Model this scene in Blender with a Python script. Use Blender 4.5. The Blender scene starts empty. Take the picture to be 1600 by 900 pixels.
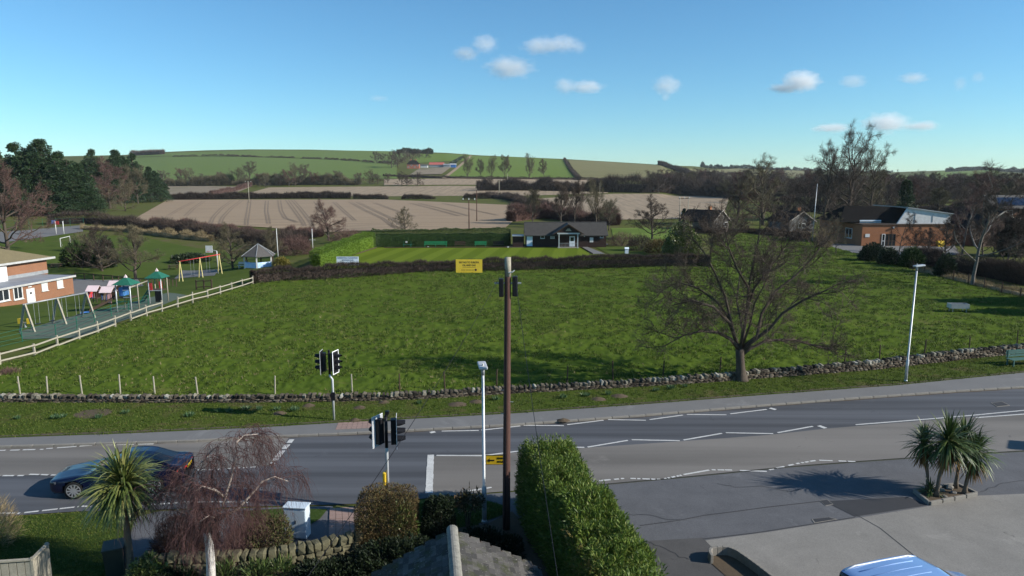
import bpy, bmesh, math, random
import numpy as np
from mathutils import Vector, Matrix

# ------------------------------------------------------------------ camera, sky, sun, exposure
SC = bpy.context.scene
COL = SC.collection
CAM_H, FPX, HOR = 12.3, 1081.0, 280.0
PITCH = math.atan((450.0 - HOR) / FPX)
cam_d = bpy.data.cameras.new('camera')
cam = bpy.data.objects.new('camera', cam_d); COL.objects.link(cam)
cam.location = (0, 0, CAM_H); cam.rotation_euler = (math.pi / 2 - PITCH, 0, 0)
cam_d.sensor_width = 36.0; cam_d.lens = 36.0 * FPX / 1600.0
cam_d.clip_start = 0.1; cam_d.clip_end = 40000
SC.camera = cam

SUN_ELEV = math.radians(27.0)
SUN_AZ = math.atan2(0.975, -0.222)            # clockwise from +Y, seen from above
sun_dir = Vector((math.sin(SUN_AZ) * math.cos(SUN_ELEV), math.cos(SUN_AZ) * math.cos(SUN_ELEV), math.sin(SUN_ELEV)))
W = bpy.data.worlds.new('World'); SC.world = W; W.use_nodes = True
wn = W.node_tree.nodes; wn.clear()
w_out = wn.new('ShaderNodeOutputWorld'); w_bg = wn.new('ShaderNodeBackground'); w_sky = wn.new('ShaderNodeTexSky')
w_sky.sky_type = 'NISHITA'; w_sky.sun_disc = False
w_sky.sun_elevation = SUN_ELEV; w_sky.sun_rotation = SUN_AZ
w_sky.altitude = 0; w_sky.air_density = 1.0; w_sky.dust_density = 0.0; w_sky.ozone_density = 8.0
w_bg.inputs['Strength'].default_value = 0.105
w_tint = wn.new('ShaderNodeMix'); w_tint.data_type = 'RGBA'; w_tint.blend_type = 'MULTIPLY'; w_tint.inputs[0].default_value = 1.0
w_tint.inputs[7].default_value = (.90, 1.085, .98, 1)          # clear cyan-blue winter sky
W.node_tree.links.new(w_sky.outputs[0], w_tint.inputs[6]); W.node_tree.links.new(w_tint.outputs[2], w_bg.inputs['Color'])
W.node_tree.links.new(w_bg.outputs[0], w_out.inputs['Surface'])
sun_l = bpy.data.lights.new('sun', 'SUN'); sun_l.energy = 5.0; sun_l.angle = math.radians(0.5); sun_l.color = (1.0, 0.94, 0.84)
sun = bpy.data.objects.new('sun', sun_l); COL.objects.link(sun)
sun.rotation_euler = sun_dir.to_track_quat('Z', 'Y').to_euler(); sun.location = (40, -10, 60)
SC.view_settings.view_transform = 'Standard'; SC.view_settings.look = 'None'
SC.view_settings.exposure = 0.55; SC.view_settings.gamma = 1.0; SC.view_settings.use_curve_mapping = False
SC.render.engine = 'CYCLES'
SC.cycles.use_denoising = True
SC.cycles.max_bounces = 12; SC.cycles.diffuse_bounces = 3; SC.cycles.glossy_bounces = 3; SC.cycles.transmission_bounces = 4; SC.cycles.transparent_max_bounces = 8; SC.cycles.volume_bounces = 12

# ------------------------------------------------------------------ pixel helpers (1600 x 900 photograph -> directions)
def ray(px, py):
    u = (px - 800.0) / FPX; v = (450.0 - py) / FPX
    c, s = math.cos(PITCH), math.sin(PITCH)
    return np.array([u, c + v * s, -s + v * c])
def P(px, py, z=0.0):
    d = ray(px, py); t = (z - CAM_H) / d[2]
    return Vector((d[0] * t, d[1] * t, z))
def PD(px, py, depth):
    d = ray(px, py); t = depth / d[1]
    return Vector((d[0] * t, depth, CAM_H + d[2] * t))

def sstep(t):
    t = np.clip(t, 0, 1); return t * t * (3 - 2 * t)
SKY_X = np.array([-900, 0, 200, 270, 400, 560, 700, 750, 880, 1030, 1100, 1250, 1390, 1450, 1530, 1600, 2500.])
SKY_Y = np.array([250, 247, 243, 238, 234, 236, 239.5, 243, 249, 258, 261, 265.5, 269, 267, 264, 268, 270.])
RID_X = np.array([-900, 200, 700, 1030, 1120, 1250, 2500.])
RID_D = np.array([1500, 1500, 1380, 1350, 2200, 2600, 2600.])
D0_D = np.array([430, 430, 430, 440, 700, 800, 800.])
def terrain(x, y):
    x = np.asarray(x, float); y = np.asarray(y, float)
    ys = np.maximum(y, 1.0)
    px = np.clip(800 + FPX * x / ys, -900, 2500)
    R = np.interp(px, RID_X, RID_D); d0 = np.interp(px, RID_X, D0_D)
    zr = CAM_H + (HOR - np.interp(px, SKY_X, SKY_Y)) / FPX * R
    t = np.clip((ys - d0) / (R - d0), 0, 1)
    z = zr * (t ** 1.25) - 0.00002 * np.maximum(ys - R, 0) ** 2 - 0.02 * np.maximum(ys - R, 0)
    dip = -2.6 * sstep((-x - 32) / 26.0) * sstep((y - 58) / 26.0) * (1 - sstep((y - 150) / 60.0))
    return np.where(y > 1, z + dip, 0.0)
def G(px, py, dmax=2600.):
    d = ray(px, py)
    lo, prev = 5.0, 5.0
    yv = np.geomspace(5, dmax, 1400)
    t = yv / d[1]; zz = CAM_H + d[2] * t - terrain(d[0] * t, yv)
    k = np.argmax(zz <= 0)
    if zz[k] > 0: k = len(yv) - 1
    if k > 0:
        a, b = zz[k - 1], zz[k]; f = 0 if a == b else min(1, max(0, a / (a - b)))
        yy = yv[k - 1] + (yv[k] - yv[k - 1]) * f
    else: yy = yv[0]
    x = d[0] / d[1] * yy
    return Vector((float(x), float(yy), float(terrain(x, yy))))
def onT(x, y, dz=0.0): return Vector((x, y, float(terrain(x, y)) + dz))

# ------------------------------------------------------------------ objects, tags
def tag(o, label=None, cat=None, group=None, kind=None):
    if label: o['label'] = label
    if cat: o['category'] = cat
    if group: o['group'] = group
    if kind: o['kind'] = kind
    return o
def thing(name, label, cat, loc=(0, 0, 0), rz=0.0, group=None, scale=1.0):
    o = bpy.data.objects.new(name, None); COL.objects.link(o)
    o.location = loc; o.rotation_euler = (0, 0, rz); o.scale = (scale,) * 3
    o.empty_display_size = 0.2
    return tag(o, label, cat, group)
def link(name, me, parent=None, loc=(0, 0, 0), rot=(0, 0, 0), scale=(1, 1, 1)):
    o = bpy.data.objects.new(name, me); COL.objects.link(o)
    o.parent = parent; o.location = loc; o.rotation_euler = rot; o.scale = scale
    return o
KIDS = {}
def copy_tree(o, parent=None):
    c = o.copy(); COL.objects.link(c); c.parent = parent
    for ch in [k for k in COL.objects if k.parent == o]: copy_tree(ch, c)
    return c
def npmesh(name, V, F, mat=None, smooth=False):
    me = bpy.data.meshes.new(name)
    V = np.asarray(V, np.float32); F = np.asarray(F, np.int32)
    n, k = F.shape
    me.vertices.add(len(V)); me.vertices.foreach_set('co', V.ravel())
    me.loops.add(n * k); me.loops.foreach_set('vertex_index', F.ravel())
    me.polygons.add(n); me.polygons.foreach_set('loop_start', np.arange(0, n * k, k, dtype=np.int32))
    try: me.polygons.foreach_set('loop_total', np.full(n, k, np.int32))
    except Exception: pass
    if smooth: me.polygons.foreach_set('use_smooth', np.ones(n, bool))
    me.update(calc_edges=True); me.validate()
    if mat: me.materials.append(mat)
    return me

class MB:
    """collects faces, then builds one mesh object"""
    def __init__(s): s.v, s.f = [], []
    def add(s, vs, fs):
        b = len(s.v); s.v += [tuple(q) for q in vs]; s.f += [tuple(b + i for i in f) for f in fs]; return s
    def box(s, c, size, rz=0.0, M=None):
        x, y, z = (q / 2 for q in size)
        vs = [Vector((i * x, j * y, k * z)) for k in (-1, 1) for j in (-1, 1) for i in (-1, 1)]
        R = M if M else Matrix.Rotation(rz, 3, 'Z')
        vs = [R @ v + Vector(c) for v in vs]
        return s.add(vs, [(0, 2, 3, 1), (4, 5, 7, 6), (0, 1, 5, 4), (2, 6, 7, 3), (0, 4, 6, 2), (1, 3, 7, 5)])
    def bar(s, a, b, w, h=None, up=(0, 0, 1)):
        a, b = Vector(a), Vector(b); h = h or w
        d = (b - a); L = d.length; d.normalize(); u = Vector(up)
        if abs(d.dot(u)) > .98: u = Vector((0, 1, 0))
        r = d.cross(u).normalized(); u = r.cross(d)
        vs = [p + r * (i * w / 2) + u * (j * h / 2) for p in (a, b) for (i, j) in ((-1, -1), (1, -1), (1, 1), (-1, 1))]
        return s.add(vs, [(0, 1, 2, 3), (7, 6, 5, 4), (0, 4, 5, 1), (1, 5, 6, 2), (2, 6, 7, 3), (3, 7, 4, 0)])
    def tube(s, pts, rad, n=8, cap=True):
        pts = [Vector(p) for p in pts]
        if not hasattr(rad, '__len__'): rad = [rad] * len(pts)
        vs = []
        for i, p in enumerate(pts):
            d = (pts[min(i + 1, len(pts) - 1)] - pts[max(i - 1, 0)]).normalized()
            ref = Vector((0, 0, 1)) if abs(d.z) < .9 else Vector((1, 0, 0))
            a = d.cross(ref).normalized(); b = d.cross(a)
            vs += [p + (a * math.cos(2 * math.pi * k / n) + b * math.sin(2 * math.pi * k / n)) * rad[i] for k in range(n)]
        fs = [(i * n + k, i * n + (k + 1) % n, (i + 1) * n + (k + 1) % n, (i + 1) * n + k) for i in range(len(pts) - 1) for k in range(n)]
        if cap: fs += [tuple(range(n))[::-1], tuple(range((len(pts) - 1) * n, len(pts) * n))]
        return s.add(vs, fs)
    def prism(s, poly, z0, z1):
        n = len(poly)
        vs = [(p[0], p[1], z0) for p in poly] + [(p[0], p[1], z1) for p in poly]
        return s.add(vs, [tuple(range(n))[::-1], tuple(range(n, 2 * n))] + [(i, (i + 1) % n, n + (i + 1) % n, n + i) for i in range(n)])
    def mesh(s, name, mat, smooth=False):
        me = bpy.data.meshes.new(name); me.from_pydata(s.v, [], s.f); me.update()
        bm = bmesh.new(); bm.from_mesh(me); bmesh.ops.recalc_face_normals(bm, faces=bm.faces); bm.to_mesh(me); bm.free()
        if mat: me.materials.append(mat)
        if smooth:
            for p in me.polygons: p.use_smooth = True
        return me
    def build(s, name, mat, parent=None, smooth=False, **k):
        return link(name, s.mesh(name, mat, smooth), parent, **k)

def bevel_mod(o, w, seg=2):
    m = o.modifiers.new('bevel', 'BEVEL'); m.width = w; m.segments = seg; m.limit_method = 'ANGLE'; return o

# ------------------------------------------------------------------ materials
MATS = {}
def nt(name):
    m = bpy.data.materials.new(name); m.use_nodes = True; t = m.node_tree; t.nodes.clear()
    o = t.nodes.new('ShaderNodeOutputMaterial'); b = t.nodes.new('ShaderNodeBsdfPrincipled')
    t.links.new(b.outputs[0], o.inputs['Surface']); MATS[name] = m
    return m, t, b
def ramp(t, stops, fac):
    r = t.nodes.new('ShaderNodeValToRGB'); e = r.color_ramp.elements
    while len(e) < len(stops): e.new(0.5)
    for q, (p, c) in zip(e, stops): q.position = p; q.color = (*c, 1)
    t.links.new(fac, r.inputs[0]); return r.outputs[0]
def noise(t, scale, detail=4, rough=.6, vec=None, dist=0):
    n = t.nodes.new('ShaderNodeTexNoise'); n.inputs['Scale'].default_value = scale
    n.inputs['Detail'].default_value = detail; n.inputs['Roughness'].default_value = rough; n.inputs['Distortion'].default_value = dist
    if vec: t.links.new(vec, n.inputs['Vector'])
    return n.outputs[0]
def pos(t, space='world', scale=None):
    if space == 'world': o = t.nodes.new('ShaderNodeNewGeometry').outputs['Position']
    else: o = t.nodes.new('ShaderNodeTexCoord').outputs['Object']
    if scale:
        m = t.nodes.new('ShaderNodeMapping'); m.inputs['Scale'].default_value = scale; t.links.new(o, m.inputs['Vector']); o = m.outputs[0]
    return o
def mixc(t, a, b, fac, mode='MIX'):
    m = t.nodes.new('ShaderNodeMix'); m.data_type = 'RGBA'; m.blend_type = mode
    for s, q in ((6, a), (7, b)):
        if isinstance(q, tuple): m.inputs[s].default_value = (*q, 1)
        else: t.links.new(q, m.inputs[s])
    if isinstance(fac, float): m.inputs[0].default_value = fac
    else: t.links.new(fac, m.inputs[0])
    return m.outputs[2]
def bump(t, b, h, strength, dist=0.02):
    n = t.nodes.new('ShaderNodeBump'); n.inputs['Strength'].default_value = strength; n.inputs['Distance'].default_value = dist
    t.links.new(h, n.inputs['Height']); t.links.new(n.outputs[0], b.inputs['Normal'])
def pm(name, c1, c2=None, scale=3.0, rough=.7, bmp=0.0, space='object', metal=0.0, spec=.22, stretch=None, fine=None, coat=0):
    """plain painted / mineral surface: two colours mixed by noise, fine bump"""
    m, t, b = nt(name); c2 = c2 or tuple(q * .75 for q in c1)
    v = pos(t, space, stretch)
    n1 = noise(t, scale, 5, .65, v)
    col = ramp(t, [(.3, c2), (.7, c1)], n1)
    if fine:
        n2 = noise(t, fine, 3, .7, v); col = mixc(t, col, ramp(t, [(.25, tuple(q * .55 for q in c1)), (.55, c1), (.8, tuple(min(1, q * 1.35) for q in c1))], n2), .5)
    t.links.new(col, b.inputs['Base Color'])
    b.inputs['Roughness'].default_value = rough; b.inputs['Metallic'].default_value = metal; b.inputs['Specular IOR Level'].default_value = spec
    b.inputs['Coat Weight'].default_value = coat; b.inputs['Coat Roughness'].default_value = .05
    if bmp: bump(t, b, noise(t, fine or scale * 8, 4, .7, v), bmp)
    return m
def leafm(name, stops, rough=.55, spec=.3, trans=0.0):
    """foliage: every leaf or twig (mesh island) takes its own tone"""
    m, t, b = nt(name)
    g = t.nodes.new('ShaderNodeNewGeometry')
    c = ramp(t, stops, g.outputs['Random Per Island'])
    t.links.new(c, b.inputs['Base Color']); b.inputs['Roughness'].default_value = rough; b.inputs['Specular IOR Level'].default_value = spec
    if trans:
        tr = t.nodes.new('ShaderNodeBsdfTranslucent'); mx = t.nodes.new('ShaderNodeMixShader'); mx.inputs[0].default_value = trans
        t.links.new(c, tr.inputs['Color']); o = [n for n in t.nodes if n.type == 'OUTPUT_MATERIAL'][0]
        t.links.new(b.outputs[0], mx.inputs[1]); t.links.new(tr.outputs[0], mx.inputs[2]); t.links.new(mx.outputs[0], o.inputs['Surface'])
    return m
def grassm(name, dark, mid, light, brown, scale=1.0, stripes=None, brown_amt=.62, rough=.9):
    m, t, b = nt(name); v = pos(t)
    big = noise(t, .05 * scale, 4, .6, v); med = noise(t, .45 * scale, 5, .65, v); fin = noise(t, 5 * scale, 4, .75, v)
    c = ramp(t, [(.3, dark), (.5, mid), (.72, light)], med)
    c = mixc(t, c, ramp(t, [(.3, dark), (.6, mid), (.85, light)], fin), .45)
    c = mixc(t, c, ramp(t, [(.35, mid), (.65, light)], big), .35)
    bn = t.nodes.new('ShaderNodeMath'); bn.operation = 'MULTIPLY'
    t.links.new(ramp(t, [(brown_amt, (0, 0, 0)), (brown_amt + .12, (1, 1, 1))], noise(t, .22 * scale, 6, .7, v, .6)), bn.inputs[0]); bn.inputs[1].default_value = .7
    c = mixc(t, c, brown, bn.outputs[0])
    if stripes:                                   # mown bands: (direction angle, width in metres)
        ang, wd = stripes
        mp = t.nodes.new('ShaderNodeMapping'); mp.inputs['Rotation'].default_value = (0, 0, ang); t.links.new(v, mp.inputs['Vector'])
        wv = t.nodes.new('ShaderNodeTexWave'); wv.inputs['Scale'].default_value = math.pi / (10 * wd); wv.inputs['Distortion'].default_value = .3
        t.links.new(mp.outputs[0], wv.inputs['Vector'])
        c = mixc(t, c, ramp(t, [(.4, tuple(q * .86 for q in mid)), (.6, tuple(q * 1.12 for q in light))], wv.outputs[1]), .55)
    t.links.new(c, b.inputs['Base Color']); b.inputs['Roughness'].default_value = 1.0; b.inputs['Specular IOR Level'].default_value = .03
    bump(t, b, fin, .6, .05)
    return m
def stubblem(name, a, bcol, ang, wd, tram=None, green=None):
    """cut stubble: drilled rows and tramlines follow the field"""
    m, t, b = nt(name); v = pos(t)
    mp = t.nodes.new('ShaderNodeMapping'); mp.inputs['Rotation'].default_value = (0, 0, ang); t.links.new(v, mp.inputs['Vector'])
    wv = t.nodes.new('ShaderNodeTexWave'); wv.inputs['Scale'].default_value = math.pi / (10 * wd); wv.inputs['Distortion'].default_value = 2.2; wv.inputs['Detail'].default_value = 3
    wv.inputs['Detail Scale'].default_value = .12
    t.links.new(mp.outputs[0], wv.inputs['Vector'])
    c = ramp(t, [(.25, bcol), (.75, a)], noise(t, .06, 6, .7, v))
    c = mixc(t, c, ramp(t, [(.1, tuple(q * .7 for q in bcol)), (.35, a)], wv.outputs[1]), .45)
    c = mixc(t, c, ramp(t, [(.3, tuple(q * .6 for q in a)), (.7, tuple(q * 1.3 for q in a))], noise(t, 1.2, 5, .8, v)), .35)
    sm = t.nodes.new('ShaderNodeMapping'); sm.inputs['Scale'].default_value = (.9, .035, 1); t.links.new(mp.outputs[0], sm.inputs['Vector'])
    c = mixc(t, c, ramp(t, [(.3, tuple(q * .6 for q in bcol)), (.6, tuple(q * 1.2 for q in a))], noise(t, .8, 4, .6, sm.outputs[0])), .4)
    if green:
        c = mixc(t, c, green, ramp(t, [(.52, (0, 0, 0)), (.68, (.6, .6, .6))], noise(t, .02, 4, .6, v)))
    t.links.new(c, b.inputs['Base Color']); b.inputs['Roughness'].default_value = .95; b.inputs['Specular IOR Level'].default_value = .1
    return m
def tarm(name, c, patch, scale=1.0, fine=60, rough=.85, spec=.3, streak=None, samt=.55):
    m, t, b = nt(name); v = pos(t)
    col = ramp(t, [(.3, patch), (.68, c)], noise(t, .5 * scale, 6, .7, v, .4))
    col = mixc(t, col, ramp(t, [(.3, tuple(q * .55 for q in c)), (.7, tuple(q * 1.5 for q in c))], noise(t, fine, 2, .8, v)), .35)
    if streak:
        sv = pos(t, 'world', streak)
        col = mixc(t, col, ramp(t, [(.38, tuple(q * .62 for q in c)), (.62, tuple(q * 1.3 for q in c))], noise(t, 1.0, 3, .5, sv)), samt)
    col = mixc(t, col, tuple(q * .5 for q in patch), ramp(t, [(.63, (0, 0, 0)), (.72, (.7, .7, .7))], noise(t, .9 * scale, 6, .75, v, 1.2)))
    col = mixc(t, col, tuple(min(1, q * 1.45) for q in c), ramp(t, [(.60, (0, 0, 0)), (.70, (.5, .5, .5))], noise(t, .33 * scale, 6, .7, v, .8)))
    t.links.new(col, b.inputs['Base Color']); b.inputs['Roughness'].default_value = rough; b.inputs['Specular IOR Level'].default_value = spec
    bump(t, b, noise(t, fine, 3, .8, v), .25, .01)
    return m
def brickm(name, c1, c2, mortar, scale=1.0):
    m, t, b = nt(name); v = t.nodes.new('ShaderNodeTexCoord').outputs['Object']
    # bricks run along object X/Y combined so that every wall face carries courses
    sp = t.nodes.new('ShaderNodeSeparateXYZ'); t.links.new(v, sp.inputs[0])
    ad = t.nodes.new('ShaderNodeMath'); t.links.new(sp.outputs[0], ad.inputs[0]); t.links.new(sp.outputs[1], ad.inputs[1])
    cb = t.nodes.new('ShaderNodeCombineXYZ'); t.links.new(ad.outputs[0], cb.inputs[0]); t.links.new(sp.outputs[2], cb.inputs[1])
    br = t.nodes.new('ShaderNodeTexBrick'); br.inputs['Scale'].default_value = 1.0 * scale
    br.inputs['Color1'].default_value = (*c1, 1); br.inputs['Color2'].default_value = (*c2, 1); br.inputs['Mortar'].default_value = (*mortar, 1)
    br.inputs['Brick Width'].default_value = .225; br.inputs['Row Height'].default_value = .075; br.inputs['Mortar Size'].default_value = .009
    t.links.new(cb.outputs[0], br.inputs['Vector'])
    c = mixc(t, br.outputs[0], ramp(t, [(.3, tuple(q * .7 for q in c1)), (.7, tuple(q * 1.15 for q in c1))], noise(t, .8, 5, .7, v)), .4)
    t.links.new(c, b.inputs['Base Color']); b.inputs['Roughness'].default_value = .9; b.inputs['Specular IOR Level'].default_value = .2
    return m
def glassm(name, c=(.02, .025, .03)):
    m, t, b = nt(name); b.inputs['Base Color'].default_value = (*c, 1); b.inputs['Roughness'].default_value = .06; b.inputs['Specular IOR Level'].default_value = .7
    v = pos(t, 'object'); bump(t, b, noise(t, 1.5, 2, .5, v), .03); return m

m_base = grassm('rough_land', (.045, .058, .014), (.075, .09, .022), (.11, .115, .035), (.11, .09, .05), brown_amt=.5)
m_paddock = grassm('paddock_turf', (.034, .060, .008), (.060, .096, .012), (.094, .124, .020), (.115, .11, .035), brown_amt=.58)
m_verge = grassm('verge_turf', (.030, .052, .009), (.052, .078, .013), (.08, .10, .02), (.10, .078, .04), scale=2.2, brown_amt=.52)
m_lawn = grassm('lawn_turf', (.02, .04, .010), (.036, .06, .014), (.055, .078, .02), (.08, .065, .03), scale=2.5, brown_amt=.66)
m_green = grassm('bowling_turf', (.075, .115, .010), (.095, .135, .013), (.118, .155, .018), (.13, .14, .03), scale=1.5, stripes=(0.12, 4.0), brown_amt=.8)
m_rec = grassm('recreation_turf', (.040, .064, .012), (.062, .090, .018), (.09, .115, .028), (.11, .10, .045), brown_amt=.6)
m_stub1 = stubblem('stubble', (.30, .225, .15), (.21, .152, .10), 1.52, 9.0)
m_stub2 = stubblem('stubble_pale', (.29, .225, .155), (.21, .165, .11), 0.06, 7.0)
m_stub3 = stubblem('stubble_far', (.22, .18, .13), (.17, .145, .10), .3, 8.0, green=(.10, .11, .045))
m_hillg = grassm('winter_wheat', (.085, .125, .038), (.105, .15, .045), (.125, .17, .052), (.13, .14, .06), scale=.12, stripes=(1.35, 24.0), brown_amt=.66)
m_hillg2 = grassm('winter_wheat_bright', (.08, .125, .026), (.10, .15, .032), (.125, .17, .038), (.13, .14, .06), scale=.12, stripes=(1.75, 24.0), brown_amt=.7)
m_hillt = grassm('tan_pasture', (.11, .115, .05), (.145, .14, .065), (.18, .165, .08), (.20, .17, .10), scale=.12, stripes=(1.1, 30.0), brown_amt=.5)
m_road = tarm('road_tarmac', (.072, .075, .083), (.05, .052, .058), .6, 40, .8, .35, streak=(.03, 1.1, 1), samt=.8)
m_roadtan = tarm('road_worn', (.152, .141, .128), (.122, .113, .104), .6, 40, .85, .25, streak=(.03, .5, 1))
m_pave = tarm('pavement_tarmac', (.15, .147, .142), (.12, .118, .115), 1.2, 50)
m_fore = tarm('forecourt_tarmac', (.105, .106, .112), (.066, .067, .072), 1.6, 30, .85, .25)
m_fore2 = tarm('patched_tarmac', (.075, .072, .07), (.05, .048, .047), 2.5, 35)
m_dark = tarm('dark_tarmac', (.035, .036, .04), (.028, .029, .032), 2.0, 45)
m_conc = tarm('concrete', (.215, .204, .185), (.145, .138, .125), 1.3, 30, .9, .25)
m_kerb = pm('kerb_concrete', (.23, .215, .19), (.14, .13, .115), 4, .9, .3, fine=60)
m_white = pm('road_paint', (.56, .56, .54), (.30, .30, .29), 3, .7, .1, 'world', fine=25)
m_tact = pm('pink_paving', (.29, .20, .17), (.21, .15, .13), 2, .9, .2, 'world', fine=40)
def stonem(name, stops, fine=18):
    m, t, b = nt(name); v = pos(t); g = t.nodes.new('ShaderNodeNewGeometry')
    c = ramp(t, stops, g.outputs['Random Per Island'])
    c = mixc(t, c, ramp(t, [(.3, (.25, .25, .25)), (.55, (1, 1, 1)), (.8, (1.5, 1.5, 1.4))], noise(t, 7, 5, .75, v)), .75, 'MULTIPLY')
    t.links.new(c, b.inputs['Base Color']); b.inputs['Roughness'].default_value = .95; b.inputs['Specular IOR Level'].default_value = .1
    bump(t, b, noise(t, fine, 4, .7, v), .7, .03); return m
m_stone = stonem('wall_stone', [(0, (.03, .026, .022)), (.4, (.08, .064, .048)), (.75, (.14, .115, .085)), (1, (.20, .175, .14))])
m_stone2 = stonem('lichen_stone', [(0, (.06, .052, .042)), (.4, (.15, .13, .10)), (.8, (.26, .24, .19)), (1, (.36, .35, .30))])
def copingm(name):
    m, t, b = nt(name); v = pos(t); oi = t.nodes.new('ShaderNodeObjectInfo')
    c = ramp(t, [(0, (.035, .031, .026)), (.35, (.085, .072, .056)), (.7, (.17, .15, .115)), (.9, (.26, .245, .20)), (1, (.36, .35, .31))], oi.outputs['Random'])
    c = mixc(t, c, ramp(t, [(.3, (.3, .3, .28)), (.55, (1, 1, 1)), (.8, (1.6, 1.6, 1.5))], noise(t, 9, 5, .75, v)), .8, 'MULTIPLY')
    t.links.new(c, b.inputs['Base Color']); b.inputs['Roughness'].default_value = .95; b.inputs['Specular IOR Level'].default_value = .1
    bump(t, b, noise(t, 18, 4, .7, v), .7, .03); return m
m_stone3 = copingm('pale_coping')
m_gstone = pm('mossy_stone', (.135, .125, .075), (.032, .03, .02), 4, .95, .7, 'world', fine=22)
m_galv = pm('galvanised_steel', (.55, .57, .58), (.42, .44, .45), 2, .45, .05, metal=.35)
m_black = pm('black_plastic', (.014, .014, .017), (.009, .009, .011), 6, .45)
m_wpaint = pm('white_paint', (.66, .66, .64), (.50, .50, .48), 2, .5)
m_oldwood = pm('bleached_timber', (.36, .33, .26), (.20, .18, .14), 4, .9, .3, stretch=(1, 1, 1), fine=30)
m_darkwood = pm('dark_timber', (.075, .05, .035), (.04, .028, .02), 5, .85, .3, fine=30)
m_polew = pm('creosoted_pole', (.105, .055, .044), (.05, .028, .024), 2.0, .85, .5, stretch=(6, 6, .6), fine=14)
m_soil = pm('soil', (.10, .075, .05), (.06, .045, .03), 6, 1, .6, 'world', fine=30)
m_slate = pm('roof_tile', (.10, .094, .088), (.055, .052, .05), 2.5, .85, .4, 'world', fine=30)
def tilem(name):
    m, t, b = nt(name); v = pos(t); oi = t.nodes.new('ShaderNodeObjectInfo')
    c = ramp(t, [(0, (.05, .048, .046)), (.5, (.08, .076, .072)), (1, (.115, .108, .10))], oi.outputs['Random'])
    c = mixc(t, c, (.05, .055, .028), ramp(t, [(.5, (0, 0, 0)), (.62, (.8, .8, .8))], noise(t, 2.2, 5, .7, v)))
    c = mixc(t, c, (.36, .35, .30), ramp(t, [(.66, (0, 0, 0)), (.70, (1, 1, 1))], noise(t, 22, 3, .6, v)))
    t.links.new(c, b.inputs['Base Color']); b.inputs['Roughness'].default_value = .95; b.inputs['Specular IOR Level'].default_value = .1
    bump(t, b, noise(t, 30, 4, .7, v), .5, .02); return m
m_tile = tilem('concrete_roof_tile')
m_brick = brickm('orange_brick', (.25, .105, .05), (.19, .078, .037), (.25, .21, .17))
m_brick2 = brickm('brown_brick', (.33, .125, .05), (.25, .09, .04), (.25, .19, .14))
m_glass = glassm('window_glass')
m_yellow = pm('yellow_plastic', (.72, .50, .04), (.6, .4, .03), 3, .5)
m_red = pm('red_paint', (.52, .05, .05), (.40, .035, .035), 3, .5)
m_pink = pm('pink_panel', (.80, .42, .42), (.7, .34, .35), 3, .55)
m_gpaint = pm('green_paint', (.025, .14, .09), (.018, .10, .065), 3, .5)
m_bluep = pm('blue_paint', (.08, .22, .55), (.06, .17, .45), 3, .5)
m_steel2 = pm('grey_steel', (.36, .38, .39), (.26, .27, .28), 2, .5, metal=.3)
# ------------------------------------------------------------------ vegetation builders
def vnoise(x, y, seed=0):
    """value noise on a lattice, vectorised"""
    def h(i, j):
        n = (i * 374761393 + j * 668265263 + seed * 1274126177) & 0x7fffffff
        n = ((n ^ (n >> 13)) * 1274126177) & 0x7fffffff
        return ((n ^ (n >> 16)) & 0xffff) / 65535.0
    xi = np.floor(x).astype(np.int64); yi = np.floor(y).astype(np.int64)
    fx = x - xi; fy = y - yi; fx = fx * fx * (3 - 2 * fx); fy = fy * fy * (3 - 2 * fy)
    a, b, c, d = h(xi, yi), h(xi + 1, yi), h(xi, yi + 1), h(xi + 1, yi + 1)
    return (a * (1 - fx) + b * fx) * (1 - fy) + (c * (1 - fx) + d * fx) * fy

def unit(v): return v / np.maximum(np.linalg.norm(v, axis=-1, keepdims=True), 1e-9)
def leaves(C, D, L, Wd, rng, quad=False):
    """one pointed leaf (kite) per centre C along direction D"""
    n = len(C); L = np.broadcast_to(np.asarray(L, float), (n,))[:, None]; Wd = np.broadcast_to(np.asarray(Wd, float), (n,))[:, None]
    D = unit(D); s = unit(np.cross(D, rng.normal(size=(n, 3))))
    if quad:
        V = np.stack([C, C + D * L * .5 + s * Wd * .5, C + D * L, C + D * L * .5 - s * Wd * .5], 1).reshape(-1, 3)
        F = np.arange(4 * n).reshape(-1, 4)
    else:
        V = np.stack([C - s * Wd * .5, C + s * Wd * .5, C + D * L], 1).reshape(-1, 3)
        F = np.arange(3 * n).reshape(-1, 3)
    return V, F
def join(parts):
    Vs, Fs, b = [], [], 0
    for V, F in parts:
        Vs.append(V); Fs.append(F + b); b += len(V)
    return np.concatenate(Vs), np.concatenate(Fs)

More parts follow.
